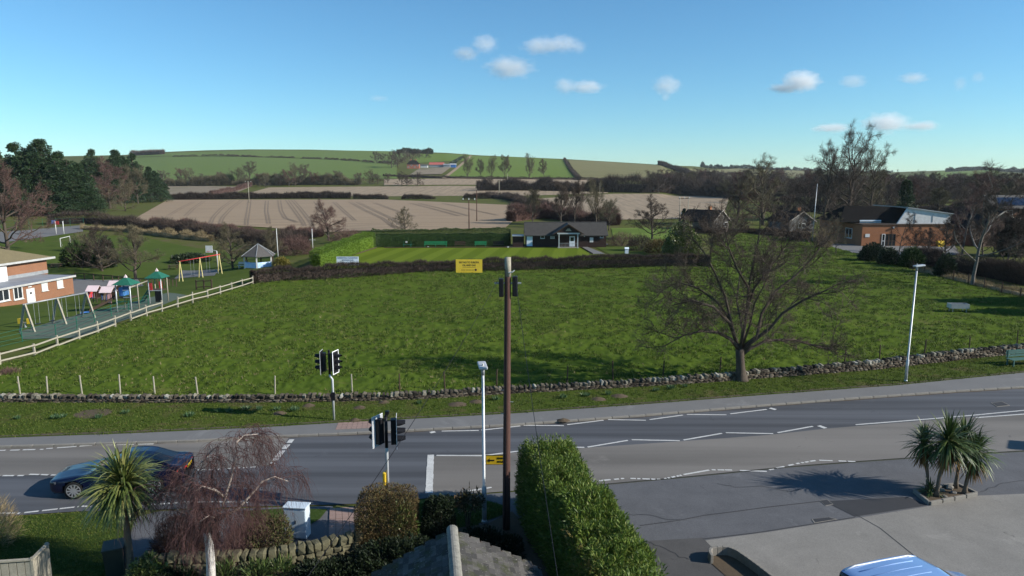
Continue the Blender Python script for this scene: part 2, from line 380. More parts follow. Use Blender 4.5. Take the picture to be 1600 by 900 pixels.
def tubes(branches, sides):
    """branches: list of (pts[n,3], rad[n]) -> quads, grouped by point count"""
    groups = {}
    for p, r in branches: groups.setdefault(len(p), []).append((p, r))
    out = []
    for n, lst in groups.items():
        Pn = np.array([p for p, _ in lst]); Rn = np.array([r for _, r in lst]); B = len(lst)
        T = np.empty_like(Pn); T[:, 1:-1] = Pn[:, 2:] - Pn[:, :-2]; T[:, 0] = Pn[:, 1] - Pn[:, 0]; T[:, -1] = Pn[:, -1] - Pn[:, -2]
        T = unit(T); ref = np.tile(np.array([.31, .87, .38]), (B, n, 1)); a = unit(np.cross(T, ref)); b = np.cross(T, a)
        ang = np.arange(sides) * 2 * math.pi / sides
        V = Pn[:, :, None] + Rn[:, :, None, None] * (a[:, :, None] * np.cos(ang)[None, None, :, None] + b[:, :, None] * np.sin(ang)[None, None, :, None])
        idx = np.arange(B * n * sides).reshape(B, n, sides)
        q = np.stack([idx[:, :-1], np.roll(idx[:, :-1], -1, 2), np.roll(idx[:, 1:], -1, 2), idx[:, 1:]], -1).reshape(-1, 4)
        out.append((V.reshape(-1, 3), q))
    return join(out)

def rnd_perp(d, rng):
    v = rng.normal(size=3); v -= d * v.dot(d); return v / (np.linalg.norm(v) + 1e-9)
def grow(seed, H=10., r0=.25, bole=.22, n_main=6, spread=.75, levels=4, kids=(7, 6, 5), lens=(.55, .5, .5), up=.12, droop=0.0, wander=.16, lean=(0, 0), low=.25, twig=.012, flat=0.0):
    """bare deciduous tree; returns branch lists [trunk+limbs], [twigs]"""
    rng = np.random.default_rng(seed); big, fine = [], []
    def branch(p, d, L, r, lev, nseg):
        pts = [p.copy()]; dd = d.copy(); rads = [r]
        end = max(twig * .5, r * (.35 if lev < levels - 1 else .3))
        for i in range(nseg):
            dd = dd + rng.normal(size=3) * wander * (1 if lev else .35)
            dd[2] += up * (1 if lev > 0 else 0) - droop * (lev >= 2) * (i + 1) / nseg * 1.6
            dd = dd / np.linalg.norm(dd)
            pts.append(pts[-1] + dd * L / nseg); rads.append(r + (end - r) * (i + 1) / nseg)
        pts = np.array(pts); rads = np.array(rads)
        (big if lev <= 1 else fine).append((pts, rads))
        if lev >= levels: return
        k = kids[min(lev, len(kids) - 1)] if lev else n_main
        for j in range(k):
            if lev == 0: t = bole + (1 - bole) * (j / max(1, k - 1)) ** 1.15 if k > 1 else 1
            else: t = low + (1 - low) * (j + rng.random()) / k
            t = min(t, .999); f = t * nseg; i = int(f); fr = f - i
            q = pts[i] * (1 - fr) + pts[i + 1] * fr; rq = rads[i] * (1 - fr) + rads[i + 1] * fr
            ax = pts[i + 1] - pts[i]; ax /= np.linalg.norm(ax)
            pp = rnd_perp(ax, rng)
            if lev == 0:
                az = j * 2.399 + rng.random() * .6; pp = np.array([math.cos(az), math.sin(az), 0])
                sp = spread * (1.15 - .75 * max(0, (t - bole)) / (1 - bole)) * (.85 + .3 * rng.random())
            else: sp = .55 + .45 * rng.random()
            nd = ax * math.cos(sp) + pp * math.sin(sp)
            if flat and lev >= 1: nd[2] *= 1 - flat
            nd /= np.linalg.norm(nd)
            Lc = (lens[min(lev, len(lens) - 1)] * L) * (1 - .35 * t if lev else 1 - .45 * (t - bole)) * (.75 + .5 * rng.random())
            branch(q, nd, Lc, max(twig, min(rq * .8, r * (.55 if lev else .5))), lev + 1, 5 if lev < 2 else (4 if lev < 3 else 3))
    branch(np.zeros(3), unit(np.array([lean[0], lean[1], 1.])), H * .78, r0, 0, 7)
    return big, fine

m_bark = pm('bark', (.095, .075, .058), (.045, .036, .03), 3, .95, .5, stretch=(3, 3, .6), fine=12)
m_twig = leafm('twigs_brown', [(0, (.05, .037, .031)), (.5, (.085, .064, .052)), (1, (.14, .11, .085))], .85, .15)
m_twigr = leafm('twigs_reddish', [(0, (.07, .04, .035)), (.5, (.12, .07, .06)), (1, (.17, .11, .09))], .85, .15)
m_twigo = leafm('twigs_olive', [(0, (.06, .052, .032)), (.5, (.105, .09, .055)), (1, (.16, .14, .09))], .85, .15)
m_twigp = leafm('twigs_purple', [(0, (.05, .025, .024)), (.5, (.095, .047, .045)), (1, (.15, .085, .075))], .8, .2)
m_twigd = leafm('twigs_dark', [(0, (.03, .023, .02)), (.5, (.055, .042, .036)), (1, (.095, .072, .058))], .9, .1)
m_conif = leafm('cypress_leaves', [(0, (.012, .028, .012)), (.5, (.02, .044, .016)), (1, (.036, .064, .022))], .6, .25)
m_ley = leafm('leylandii_leaves', [(0, (.045, .08, .012)), (.45, (.09, .145, .02)), (.8, (.14, .20, .03)), (1, (.19, .20, .05))], .55, .3, .2)
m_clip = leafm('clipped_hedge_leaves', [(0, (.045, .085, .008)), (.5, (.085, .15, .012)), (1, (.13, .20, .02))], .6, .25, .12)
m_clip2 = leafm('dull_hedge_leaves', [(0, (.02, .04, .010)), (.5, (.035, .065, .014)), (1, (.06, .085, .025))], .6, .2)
m_ever = leafm('dark_evergreen_leaves', [(0, (.010, .018, .008)), (.5, (.018, .032, .012)), (1, (.035, .055, .018))], .5, .35)
m_laurel = leafm('bright_laurel_leaves', [(0, (.03, .055, .012)), (.5, (.075, .115, .02)), (1, (.17, .19, .07))], .4, .5, .1)
m_brownleaf = leafm('brown_clipped_leaves', [(0, (.05, .03, .016)), (.4, (.10, .065, .03)), (.75, (.13, .10, .04)), (1, (.075, .085, .03))], .8, .15)
m_dry = leafm('dry_grass_blades', [(0, (.16, .12, .06)), (.5, (.23, .18, .10)), (1, (.32, .26, .16))], .9, .1)
m_blade = leafm('grass_blades', [(0, (.030, .054, .008)), (.45, (.062, .098, .013)), (.8, (.10, .132, .022)), (1, (.16, .155, .05))], .7, .2, .15)
m_cord = leafm('cordyline_leaves', [(0, (.024, .044, .012)), (.5, (.05, .083, .02)), (.85, (.09, .125, .035)), (1, (.16, .17, .06))], .45, .35, .1)
m_cordy = leafm('cordyline_bright_leaves', [(0, (.065, .09, .02)), (.5, (.125, .16, .04)), (.85, (.19, .205, .06)), (1, (.26, .25, .09))], .4, .45, .12)
m_dead = leafm('dead_leaf_skirt', [(0, (.07, .04, .02)), (.5, (.15, .085, .03)), (1, (.24, .15, .05))], .9, .1)
m_pbark = pm('palm_bark', (.17, .135, .10), (.09, .07, .055), 6, .95, .6, stretch=(1, 1, 3), fine=30)

PROTO = {}
def bare_proto(key, sides_big=6, twig_mat=None, bark=None, sprigs=7, sprig_l=.5, sprig_w=.02, **kw):
    big, fine = grow(**kw)
    V, F = tubes(big, sides_big); tr = npmesh('trunk', V, F, bark or m_bark, True)
    V, F = tubes(fine, 3)
    # the last fine shoots, one slim blade each
    rg = np.random.default_rng(kw['seed'] + 900); tw = [b for b in fine if len(b[0]) <= 5]; k = sprigs; C, D = [], []
    for p, r in tw:
        for _ in range(k):
            i = rg.integers(0, len(p) - 1); d = p[i + 1] - p[i]; C.append(p[i] + d * rg.random()); D.append(d / (np.linalg.norm(d) + 1e-9) + rg.normal(size=3) * .75 + np.array([0, 0, .2]))
    V2, F2 = leaves(np.array(C), np.array(D), sprig_l * (.5 + rg.random(len(C))), sprig_w, rg, True)
    V, F = join([(V, F), (V2, F2)])
    cr = npmesh('crown', V, F, twig_mat or m_twig)
    PROTO[key] = (tr, cr, kw.get('H', 10.))
def put_tree(key, name, label, loc, height, rz=0., group=None, twig=None, cat='tree', sx=1.0, bark=None):
    tr, cr, H = PROTO[key]; s = height / H
    o = thing(name, label, cat, loc, rz, group); o.scale = (s * sx, s * sx, s)
    a = link('trunk', tr, o); b = link('crown', cr, o)
    if twig: b.material_slots[0].link = 'OBJECT'; b.material_slots[0].material = twig
    if bark: a.material_slots[0].link = 'OBJECT'; a.material_slots[0].material = bark
    return o
bare_proto('round', seed=3, H=10, r0=.24, bole=.2, n_main=15, spread=1.05, levels=4, kids=(8, 6, 4), lens=(.55, .55, .5), up=.10, twig=.012)
bare_proto('round2', seed=11, H=10, r0=.26, bole=.16, n_main=16, spread=1.15, levels=4, kids=(8, 6, 4), lens=(.58, .55, .5), up=.08, twig=.012)
bare_proto('vase', seed=5, H=10, r0=.2, bole=.12, n_main=13, spread=.62, levels=4, kids=(7, 6, 4), lens=(.7, .5, .48), up=.16, twig=.011)
bare_proto('tall', seed=8, H=10, r0=.17, bole=.25, n_main=12, spread=.8, levels=4, kids=(7, 6, 5), lens=(.5, .5, .45), up=.2, twig=.010)
bare_proto('thick', seed=21, H=10, r0=.25, bole=.05, n_main=16, spread=1.15, levels=4, kids=(8, 6, 4), lens=(.72, .52, .48), up=.10, twig=.014)
bare_proto('thin', seed=31, H=10, r0=.14, bole=.3, n_main=9, spread=.85, levels=4, kids=(6, 4, 4), lens=(.5, .5, .45), up=.12, twig=.012)

for _k, _kw in (('round', dict(seed=103, bole=.2, n_main=13, spread=1.0, kids=(8, 5, 4), lens=(.62, .52, .46), up=.10)), ('round2', dict(seed=111, bole=.16, n_main=14, spread=1.1, kids=(8, 5, 4), lens=(.66, .5, .46), up=.08)),
               ('vase', dict(seed=105, bole=.12, n_main=10, spread=.62, kids=(8, 6, 5), lens=(.75, .45, .45), up=.16)), ('tall', dict(seed=108, bole=.25, n_main=12, spread=.8, kids=(7, 6, 5), lens=(.5, .5, .45), up=.2)),
               ('thick', dict(seed=121, bole=.05, n_main=15, spread=1.15, kids=(8, 5, 4), lens=(.8, .5, .45), up=.10))):
    bare_proto('far_' + _k, sides_big=5, H=10, r0=.22, levels=4, twig=.014, sprigs=5, sprig_l=.6, sprig_w=.03, **_kw)

def cloud_leaves(rng, centers, radii, n_per, L, Wd, outward=.6, upb=.3, squash=1.0, quad=True):
    """leaves on the shells of many small clumps"""
    k = len(centers); C = np.repeat(centers, n_per, 0); R = np.repeat(radii, n_per)[:, None]
    d = unit(rng.normal(size=(k * n_per, 3))); rr = R * (rng.random((k * n_per, 1)) ** .4)
    off = d * rr; off[:, 2] *= squash
    D = unit(d * outward + rng.normal(size=d.shape) * .5 + np.array([0, 0, upb]))
    return leaves(C + off, D, L * (.6 + .8 * rng.random(len(C))), Wd * (.6 + .8 * rng.random(len(C))), rng, quad)
def conifer_proto(key, seed, H=10., W=.34, n=90, per=130, lobes=4, mat=None, leaf=.42):
    rng = np.random.default_rng(seed)
    # several leaning tops; each carries tiers of foliage plates
    cs, rs, br = [], [], []
    for l in range(lobes):
        a = rng.random() * 6.28; off = np.array([math.cos(a), math.sin(a), 0]) * H * W * (.15 + .35 * rng.random()) * (l > 0)
        h = H * (1 if l == 0 else .72 + .2 * rng.random())
        top = off * 1.3 + np.array([0, 0, h]); base = off * .25
        br.append((np.array([base + (top - base) * t for t in np.linspace(0, .97, 5)]), np.linspace(.03 * H * (1 if l == 0 else .5), .005 * H, 5)))
        for j in range(n // lobes):
            t = .08 + .92 * rng.random(); wd = H * W * (1 - t) ** .8 * (.45 + .6 * rng.random()) + .08
            b = rng.random() * 6.28
            p = base + (top - base) * t + np.array([math.cos(b) * wd, math.sin(b) * wd, .08 * wd])
            cs.append(p); rs.append((.10 + .06 * rng.random()) * H * (1.2 - .8 * t))
            br.append((np.array([base + (top - base) * (t * .93), (p + base + (top - base) * t) / 2, p, p + (p - base - (top - base) * t) * .1, p + (p - base - (top - base) * t) * .12]), np.linspace(.008 * H, .002 * H, 5)))
    V, F = tubes(br, 5); tr = npmesh('trunk', V, F, m_bark, True)
    V, F = cloud_leaves(rng, np.array(cs), np.array(rs), per, leaf, leaf * .42, 1.0, .25, .55)
    PROTO[key] = (tr, npmesh('crown', V, F, mat or m_conif), H)
conifer_proto('cypress', 4, 10., .40, 210, 200, 6, leaf=.27)
conifer_proto('cypress2', 14, 10., .48, 210, 200, 7, leaf=.27)
conifer_proto('cone', 24, 10., .22, 70, 110, 1, leaf=.4)

def path_sample(path, n, rng=None, t=None):
    Pn = np.array([[p[0], p[1]] for p in path], float); seg = np.linalg.norm(np.diff(Pn, axis=0), axis=1); cum = np.r_[0, np.cumsum(seg)]
    s = (rng.random(n) if t is None else t) * cum[-1]
    x = np.interp(s, cum, Pn[:, 0]); y = np.interp(s, cum, Pn[:, 1])
    i = np.clip(np.searchsorted(cum, s, 'right') - 1, 0, len(seg) - 1)
    d = (Pn[i + 1] - Pn[i]) / seg[i][:, None]
    return np.stack([x, y], 1), d, s, cum[-1]
def hedge_mesh(path, width, height, n, L, Wd, seed=0, mat=None, shell=.14, rag=.12, upb=.5, gaps=0., core=True, quad=True, zfun=terrain, round_=.25, lump=1.3, inner=.25, z0=0.0):
    """leaves or twigs spread over and into a rounded bank along a path, round a dark inner bank of the same twigs"""
    rng = np.random.default_rng(seed)
    xy, d, s, tot = path_sample(path, n, rng)
    nrm = np.stack([-d[:, 1], d[:, 0]], 1)
    hv = height * (1 + rag * 2 * (vnoise(s / lump, s * 0 + seed, seed) - .5) + rag * (vnoise(s / (lump * .3), s * 0, seed + 3) - .5))
    wv = width * (1 + rag * (vnoise(s / lump, s * 0 + 7, seed + 1) - .5))
    # around the section: left side, top, right side
    u = rng.random(n); per = 2 * height + width; a = height / per
    side = np.where(u < a, -1, np.where(u > 1 - a, 1, 0)); tt = np.where(side == 0, (u - a) / (width / per) * 2 - 1, 0)
    zz = np.where(side == 0, 1.0 - round_ * .5 * np.abs(tt) ** 3, rng.random(n) ** .9); ww = np.where(side == 0, tt, side * (1 - round_ * np.clip(zz, 0, 1) ** 4))
    deep = np.where(rng.random(n) < inner, rng.random(n), rng.random(n) * shell)
    ww = ww * (1 - deep * .8); zz = np.where(side == 0, zz * (1 - deep * .5), zz)
    C = np.empty((n, 3)); C[:, :2] = xy + nrm * (ww * wv / 2)[:, None]
    # rounded ends
    C[:, 2] = zz * hv + zfun(C[:, 0], C[:, 1]) + z0
    D = rng.normal(size=(n, 3)) * .55; D[:, :2] += nrm * (side * .8)[:, None]; D[:, 2] += upb + (side == 0) * .5
    keep = np.ones(n, bool)
    if gaps:
        gn = vnoise(s / (lump * 1.6), s * 0 + 2, seed + 9) + .12 * rng.random(n); keep = gn > gaps
        C[:, 2] -= zz * hv * .75 * np.clip(1 - (gn - gaps) * 5, 0, 1)
    ne = n // 14
    for e_ in (0, -1):
        pe = np.array([path[e_][0], path[e_][1]], float); de = d[np.argmin(s) if e_ == 0 else np.argmax(s)] * (-1 if e_ == 0 else 1); ne_ = np.array([-de[1], de[0]])
        q = rng.random((ne, 2)); E = np.empty((ne, 3)); E[:, :2] = pe + ne_ * ((q[:, :1] - .5) * width * .95) + de * (rng.random((ne, 1)) * .25 - .1) * width * .5; E[:, 2] = q[:, 1] * height * .97 + zfun(E[:, 0], E[:, 1]) + z0
        De = rng.normal(size=(ne, 3)) * .55; De[:, :2] += de * .8; De[:, 2] += upb
        if not gaps: C = np.r_[C, E]; D = np.r_[D, De]; keep = np.r_[keep, np.ones(ne, bool)]
    C, D = C[keep], D[keep]; m = len(C)
    parts = [leaves(C, D, L * (.5 + rng.random(m)), Wd * (.5 + rng.random(m)), rng, quad)]
    me_parts = parts
    if core:
        k = max(2, int(tot / max(.4, height * .5))); tv = np.linspace(0.004, .996, k)
        q, dd, _, _ = path_sample(path, k, t=tv); nn = np.stack([-dd[:, 1], dd[:, 0]], 1)
        sec = [(-.36, 0), (-.34, .62), (-.2, .78), (.2, .78), (.34, .62), (.36, 0)]
        V = np.array([[*(q[i] + nn[i] * w * width), float(zfun(q[i][0], q[i][1])) + z0 + h * height * (.96 + .04 * math.sin(i * 2.1))] for i in range(k) for (w, h) in sec])
        F = np.array([[i * 6 + j, i * 6 + j + 1, (i + 1) * 6 + j + 1, (i + 1) * 6 + j] for i in range(k - 1) for j in range(5)] + [[0, 1, 4, 5], [1, 2, 3, 4]] + [[(k - 1) * 6 + j for j in r] for r in ((5, 4, 1, 0), (4, 3, 2, 1))])
        if not gaps:
            if quad: me_parts = parts + [(V, F)]
            else: me_parts = parts + [(V, np.concatenate([F[:, [0, 1, 2]], F[:, [0, 2, 3]]]))]
    V, F = join(me_parts)
    return npmesh('hedge', V, F, mat)
def hedge(name, label, path, width, height, n, L, Wd, mat, cat='hedge', group=None, **k):
    c = Vector((path[0][0], path[0][1], 0))
    me = hedge_mesh(path, width, height, n, L, Wd, mat=mat, **k)
    me.transform(Matrix.Translation(-c)); o = link(name, me, loc=c)
    return tag(o, label, cat, group)
def bush_mesh(name, seed, rx, ry, h, n, L, Wd, mat, core=True, flat=0.6, upb=.25, quad=True, boxy=2.0, lumps=.18):
    """shrub: leaves over and inside a lumpy rounded body standing on its stems"""
    rng = np.random.default_rng(seed)
    d = unit(rng.normal(size=(n, 3)) + np.array([0, 0, .15])); d[:, 2] = np.abs(d[:, 2]) * 1.0
    q = np.sum(np.abs(d) ** boxy, 1) ** (-1 / boxy)
    az = np.arctan2(d[:, 1], d[:, 0]) * 2.2; lm = 1 + lumps * 2 * (vnoise(az * 1.3 + 20, d[:, 2] * 4, seed) - .5)
    rr = (q * lm * (1 - .5 * rng.random(n) ** 2.2))[:, None]
    S = np.array([rx, ry, h]); Pn = d * rr * S; Pn[:, 2] = np.maximum(Pn[:, 2], .02)
    low = Pn[:, 2] < h * .12; Pn[low, :2] *= .8
    D = d * .9 + rng.normal(size=d.shape) * .55 + np.array([0, 0, upb])
    parts = [leaves(Pn, D, L * (.5 + rng.random(n)), Wd * (.5 + rng.random(n)), rng, quad)]
    return npmesh(name, *join(parts), mat)
def bush(name, label, loc, rx, ry, h, n, L, Wd, mat, seed=0, cat='bush', group=None, rz=0., stems=True, clear=0.0, twig=None, **k):
    o = thing(name, label, cat, loc, rz, group)
    link('foliage', bush_mesh('foliage', seed, rx, ry, h, n, L, Wd, mat, **k), o, (0, 0, clear))
    if stems:
        rng = np.random.default_rng(seed + 50); br = []
        for i in range(7):
            a = rng.random() * 6.28; e = np.array([math.cos(a) * rx * .6, math.sin(a) * ry * .6, clear + h * (.45 + .4 * rng.random())])
            br.append((np.array([[math.cos(a) * .05, math.sin(a) * .05, -.03], e * np.array([.35, .35, .45]), e]), np.array([.035, .025, .01]) * max(.6, h / 1.6)))
        link('stems', npmesh('stems', *tubes(br, 5), m_bark, True), o)
    return o

def cordyline(name, label, loc, h, crown_r, n_leaf, seed, group=None, mat=None, lean=(0, 0), skirt=40, trunk_r=.1, rz=0, lw=.05, droop=1.0):
    """cabbage palm: bare trunk, ball of strap leaves, skirt of dead ones"""
    rng = np.random.default_rng(seed); o = thing(name, label, 'palm tree', loc, rz, group)
    pts = [(lean[0] * t ** 1.5, lean[1] * t ** 1.5, h * t - .05 * (t == 0)) for t in np.linspace(0, 1, 8)]
    rad = [trunk_r * (1.45 if t == 0 else 1.0 + .12 * math.sin(t * 40)) * (1 - .25 * t) for t in np.linspace(0, 1, 8)]
    tb = MB().tube(pts, rad, 10); tb.build('trunk', m_pbark, o, True)
    top = np.array([lean[0], lean[1], h])
    def straps(n, el0, el1, Lm, wd, grav, z_off=0.0, spreadz=.25):
        Vs, Fs = [], []
        for i in range(n):
            az = rng.random() * 6.283; el = el0 + (el1 - el0) * rng.random()
            d = np.array([math.cos(az) * math.cos(el), math.sin(az) * math.cos(el), math.sin(el)])
            L = Lm * (.75 + .45 * rng.random()); w = wd * (.8 + .4 * rng.random()); p = top + np.array([0, 0, -spreadz * rng.random() + z_off]) + d * .04
            sd = np.array([-math.sin(az), math.cos(az), 0.]); k = 6; row = []
            dd = d.copy(); g = grav * (.5 + rng.random())
            for j in range(k + 1):
                t = j / k; ww = w * (.55 + 1.2 * t * (1 - t) * 1.6) * (1 - t ** 4) + .002
                nrm = np.cross(sd, dd)
                row.append((p - sd * ww, p + nrm * ww * -.35, p + sd * ww))
                dd = dd + np.array([0, 0, -g / k * (.4 + 1.4 * t)]); dd /= np.linalg.norm(dd); p = p + dd * L / k
            b = len(Vs) * 3 * (k + 1); Vs.append(np.array(row).reshape(-1, 3))
            for j in range(k):
                q = b + j * 3; Fs += [(q, q + 1, q + 4, q + 3), (q + 1, q + 2, q + 5, q + 4)]
        return np.concatenate(Vs), np.array(Fs)
    V, F = straps(n_leaf, -.75, 1.5, crown_r * 1.05, lw * .5, .95 * droop)
    link('crown', npmesh('crown', V, F, mat or m_cord), o)
    if skirt:
        V, F = straps(skirt, -1.4, -.75, crown_r * .85, lw * .45, .3, -.12, .4)
        link('dead_leaves', npmesh('dead_leaves', V, F, m_dead), o)
    return o

def grass_tufts(name, label, poly_px, n, L, Wd, mat, seed, zf=None, blades=5, cat='grass', clump=None):
    """loose grass: blades scattered over a ground polygon"""
    rng = np.random.default_rng(seed); A = np.array([[p[0], p[1]] for p in poly_px]); lo, hi = A.min(0), A.max(0)
    def inside(x, y):
        c = np.zeros(len(x), bool); j = len(A) - 1
        for i in range(len(A)):
            xi, yi, xj, yj = *A[i], *A[j]
            c ^= ((yi > y) != (yj > y)) & (x < (xj - xi) * (y - yi) / (yj - yi + 1e-12) + xi); j = i
        return c
    pts = []; tot = 0
    while tot < n:
        k = n * 2; q = lo + (hi - lo) * rng.random((k, 2)); m = inside(q[:, 0], q[:, 1])
        m &= np.abs(q[:, 0]) < q[:, 1] * .82 + 3
        if clump: m &= vnoise(q[:, 0] / clump, q[:, 1] / clump, seed) + .35 * rng.random(k) > .62
        pts.append(q[m]); tot += m.sum()
    q = np.concatenate(pts)[:n]; C = np.repeat(q, blades, 0) + rng.normal(size=(n * blades, 2)) * Wd * 2.2
    z = (zf(C[:, 0], C[:, 1]) if zf else np.zeros(len(C))) - .01
    D = rng.normal(size=(len(C), 3)) * .55; D[:, 2] = .75 + .3 * rng.random(len(C))
    sc = np.repeat(.6 + .8 * rng.random(n), blades)
    V, F = leaves(np.c_[C, z], D, L * sc, Wd * sc, rng, False)
    o = link(name, npmesh(name, V, F, mat)); tag(o, label, cat, kind='stuff'); return o
# ------------------------------------------------------------------ ground, fields, road
def structure(name, me_or_obj, label=None, parent=None):
    o = me_or_obj if isinstance(me_or_obj, bpy.types.Object) else link(name, me_or_obj, parent)
    if parent is None: tag(o, label, kind='structure')
    return o
def build_ground():
    u = np.r_[np.linspace(-6, -.86, 26)[:-1], np.linspace(-.86, .86, 430), np.linspace(.86, 6, 26)[1:]]
    yv = np.r_[np.linspace(.5, 20, 10)[:-1], np.geomspace(20, 3200, 190)]
    U, Y = np.meshgrid(u, yv); X = U * Y; Z = terrain(X, Y) - .03
    V = np.stack([X, Y, Z], -1).reshape(-1, 3); n, m = U.shape
    i = np.arange(n * m).reshape(n, m); F = np.stack([i[:-1, :-1], i[:-1, 1:], i[1:, 1:], i[1:, :-1]], -1).reshape(-1, 4)
    # ground behind the camera
    b = len(V); V = np.r_[V, [[-400, -300, -.03], [400, -300, -.03], [400, .5, -.03], [-400, .5, -.03]]]; F = np.r_[F, [[b, b + 1, b + 2, b + 3]]]
    structure('ground', npmesh('ground', V, F, m_base, True), 'rough grass land running from the road back to the hills')
build_ground()

def inpoly(A, x, y):
    A = np.asarray(A); c = np.zeros(np.shape(x), bool); j = len(A) - 1
    for i in range(len(A)):
        xi, yi, xj, yj = A[i][0], A[i][1], A[j][0], A[j][1]
        c ^= ((yi > y) != (yj > y)) & (x < (xj - xi) * (y - yi) / (yj - yi + 1e-12) + xi); j = i
    return c
def drape(name, label, near, far, mat, lift, nu=60, nv=30, gpx=True):
    """field sheet lofted between a near and a far edge (pixel polylines), laid on the terrain"""
    def edge(pts, n):
        w = [G(*p) if gpx else P(*p) for p in pts]; q, _, _, _ = path_sample(w, n, t=np.linspace(0, 1, n)); return q
    a, b = edge(near, nu), edge(far, nu); t = np.linspace(0, 1, nv)[:, None, None]
    XY = a[None] * (1 - t) + b[None] * t
    Z = terrain(XY[..., 0], XY[..., 1]) + lift
    V = np.concatenate([XY, Z[..., None]], -1).reshape(-1, 3); i = np.arange(nu * nv).reshape(nv, nu)
    F = np.stack([i[:-1, :-1], i[:-1, 1:], i[1:, 1:], i[1:, :-1]], -1).reshape(-1, 4)
    return structure(name, npmesh(name, V, F, mat, True), label)
STUB = drape('stubble_field', 'big pale stubble field with curving tractor lines behind the bowling hedge', [(205, 345), (420, 356), (600, 362), (790, 356)], [(262, 312.5), (420, 312), (600, 312), (830, 322)], m_stub1, .12)
drape('stubble_field', 'stubble strip beyond the clipped far hedgerow', [(372, 306), (600, 307), (820, 306), (950, 302)], [(420, 293), (600, 291.5), (760, 291), (950, 296)], m_stub2, .12)
drape('stubble_field', 'stubble field behind the bowling pavilion roof', [(780, 332), (960, 344), (1130, 341)], [(830, 311), (960, 303), (1140, 306)], m_stub2, .14)
drape('stubble_field', 'pale stubble band below the green hillside', [(600, 290), (760, 289), (960, 295)], [(600, 280.5), (760, 279.5), (960, 281.5)], m_stub2, .16)
drape('pasture', 'grass strip between hedgerows beyond the cypress trees', [(245, 305), (300, 304.5), (365, 303)], [(255, 291), (330, 291), (392, 292)], m_stub3, .14)
drape('hillside_field', 'dull green hillside field below the ridge hedge', [(150, 285), (400, 281), (620, 280)], [(170, 247), (400, 245.5), (620, 254)], m_hillg, .5, 80, 40)
drape('hillside_field', 'green field along the very top of the ridge', [(180, 246.4), (400, 245.1), (620, 253.3)], [(255, 239.8), (400, 235.2), (640, 237.3)], m_hillg, .7, 80, 30)
drape('hillside_field', 'bright green field above the farm', [(640, 256), (725, 252)], [(655, 240), (735, 243)], m_hillg2, .6)
drape('hillside_field', 'green slope with a row of bare poplars along its foot', [(695, 278.8), (800, 279.2), (903, 279.8)], [(735, 243.8), (800, 245.5), (882, 250)], m_hillg2, .6)
drape('hillside_field', 'striped tan and green hillside field', [(905, 280), (1000, 281.5), (1075, 282)], [(888, 250.4), (960, 254), (1032, 259)], m_hillt, .6)
drape('hillside_field', 'distant tan fields under the far horizon trees', [(1075, 275), (1180, 276), (1280, 276)], [(1045, 260.5), (1150, 263.5), (1270, 267.5)], m_hillt, .8)
drape('hillside_field', 'far bright green field beyond the bare wood', [(1385, 283), (1480, 282)], [(1390, 274), (1478, 276)], m_hillg2, .8)
drape('hillside_field', 'pale green knoll on the far horizon', [(1440, 276), (1560, 282)], [(1470, 267.5), (1560, 266)], m_hillg2, 1.0)
drape('recreation_ground', 'mown recreation grass around the goal and play area', [(-160, 560), (60, 545), (230, 488), (400, 443)], [(-120, 400), (60, 362), (230, 372), (470, 392)], m_rec, .03, 60, 40)
drape('hard_court', 'grey hard court with hoop posts beyond the goal', [(-60, 386), (60, 372), (130, 362)], [(-60, 366), (40, 360), (128, 352)], m_pave, .07, 30, 12)
drape('car_park', 'grey tarmac yard beside the low brick building', [(112, 463), (160, 456), (225, 447)], [(112, 436), (160, 438), (215, 436)], m_pave, .05, 20, 12)
drape('play_surface', 'green rubber safety surface under the swings and climbing frame', [(36, 531), (116, 529), (215, 494), (292, 462)], [(30, 519), (105, 497), (190, 478), (262, 458)], m_tact if 0 else pm('green_rubber', (.10, .125, .095), (.07, .09, .068), 1.5, .9, .2, 'world', fine=30), .06, 40, 16)
drape('play_surface', 'grey worn surface under the red framed swing', [(272, 436), (335, 431)], [(285, 423), (345, 421)], m_pave, .06, 20, 8)
drape('bowling_green', 'smooth mown bowling green with pale stripes', [(470, 426), (700, 424), (960, 405)], [(587, 387.2), (700, 387.0), (910, 386.6)], m_green, .06, 40, 30)
drape('garden_lawn', 'lawn beside the pavilion path', [(960, 402), (1090, 402)], [(930, 386), (1040, 384)], m_rec, .05, 16, 10)
drape('pavilion_path', 'narrow concrete path along the edge of the green', [(925, 397.5), (946, 397.5)], [(908, 387), (917, 386)], m_pave, .09, 6, 12)
drape('pavilion_path', 'thin paved apron in front of the pavilion', [(790, 387.5), (915, 386.6), (950, 383)], [(790, 385.3), (915, 384.8), (950, 381.2)], m_pave, .08, 20, 3)
drape('hall_yard', 'grey yard in front of the brick hall', [(1290, 390), (1400, 404), (1500, 398)], [(1290, 381), (1400, 383), (1490, 382)], m_pave, .08, 20, 8)
drape('bright_lawn', 'bright lawn patch behind the pavilion hedge', [(960, 378), (1085, 372)], [(955, 357), (1075, 355)], m_hillg2, .06, 12, 8)
drape('farm_track', 'pale track climbing the hill beside the farm', [(690, 280), (697, 279.5)], [(734, 243.5), (738, 243.8)], m_stub1, .9, 4, 30)
drape('farm_yard', 'brown trampled paddock below the farm buildings', [(640, 274), (690, 273)], [(655, 264), (705, 262)], m_stub3, .8, 10, 8)

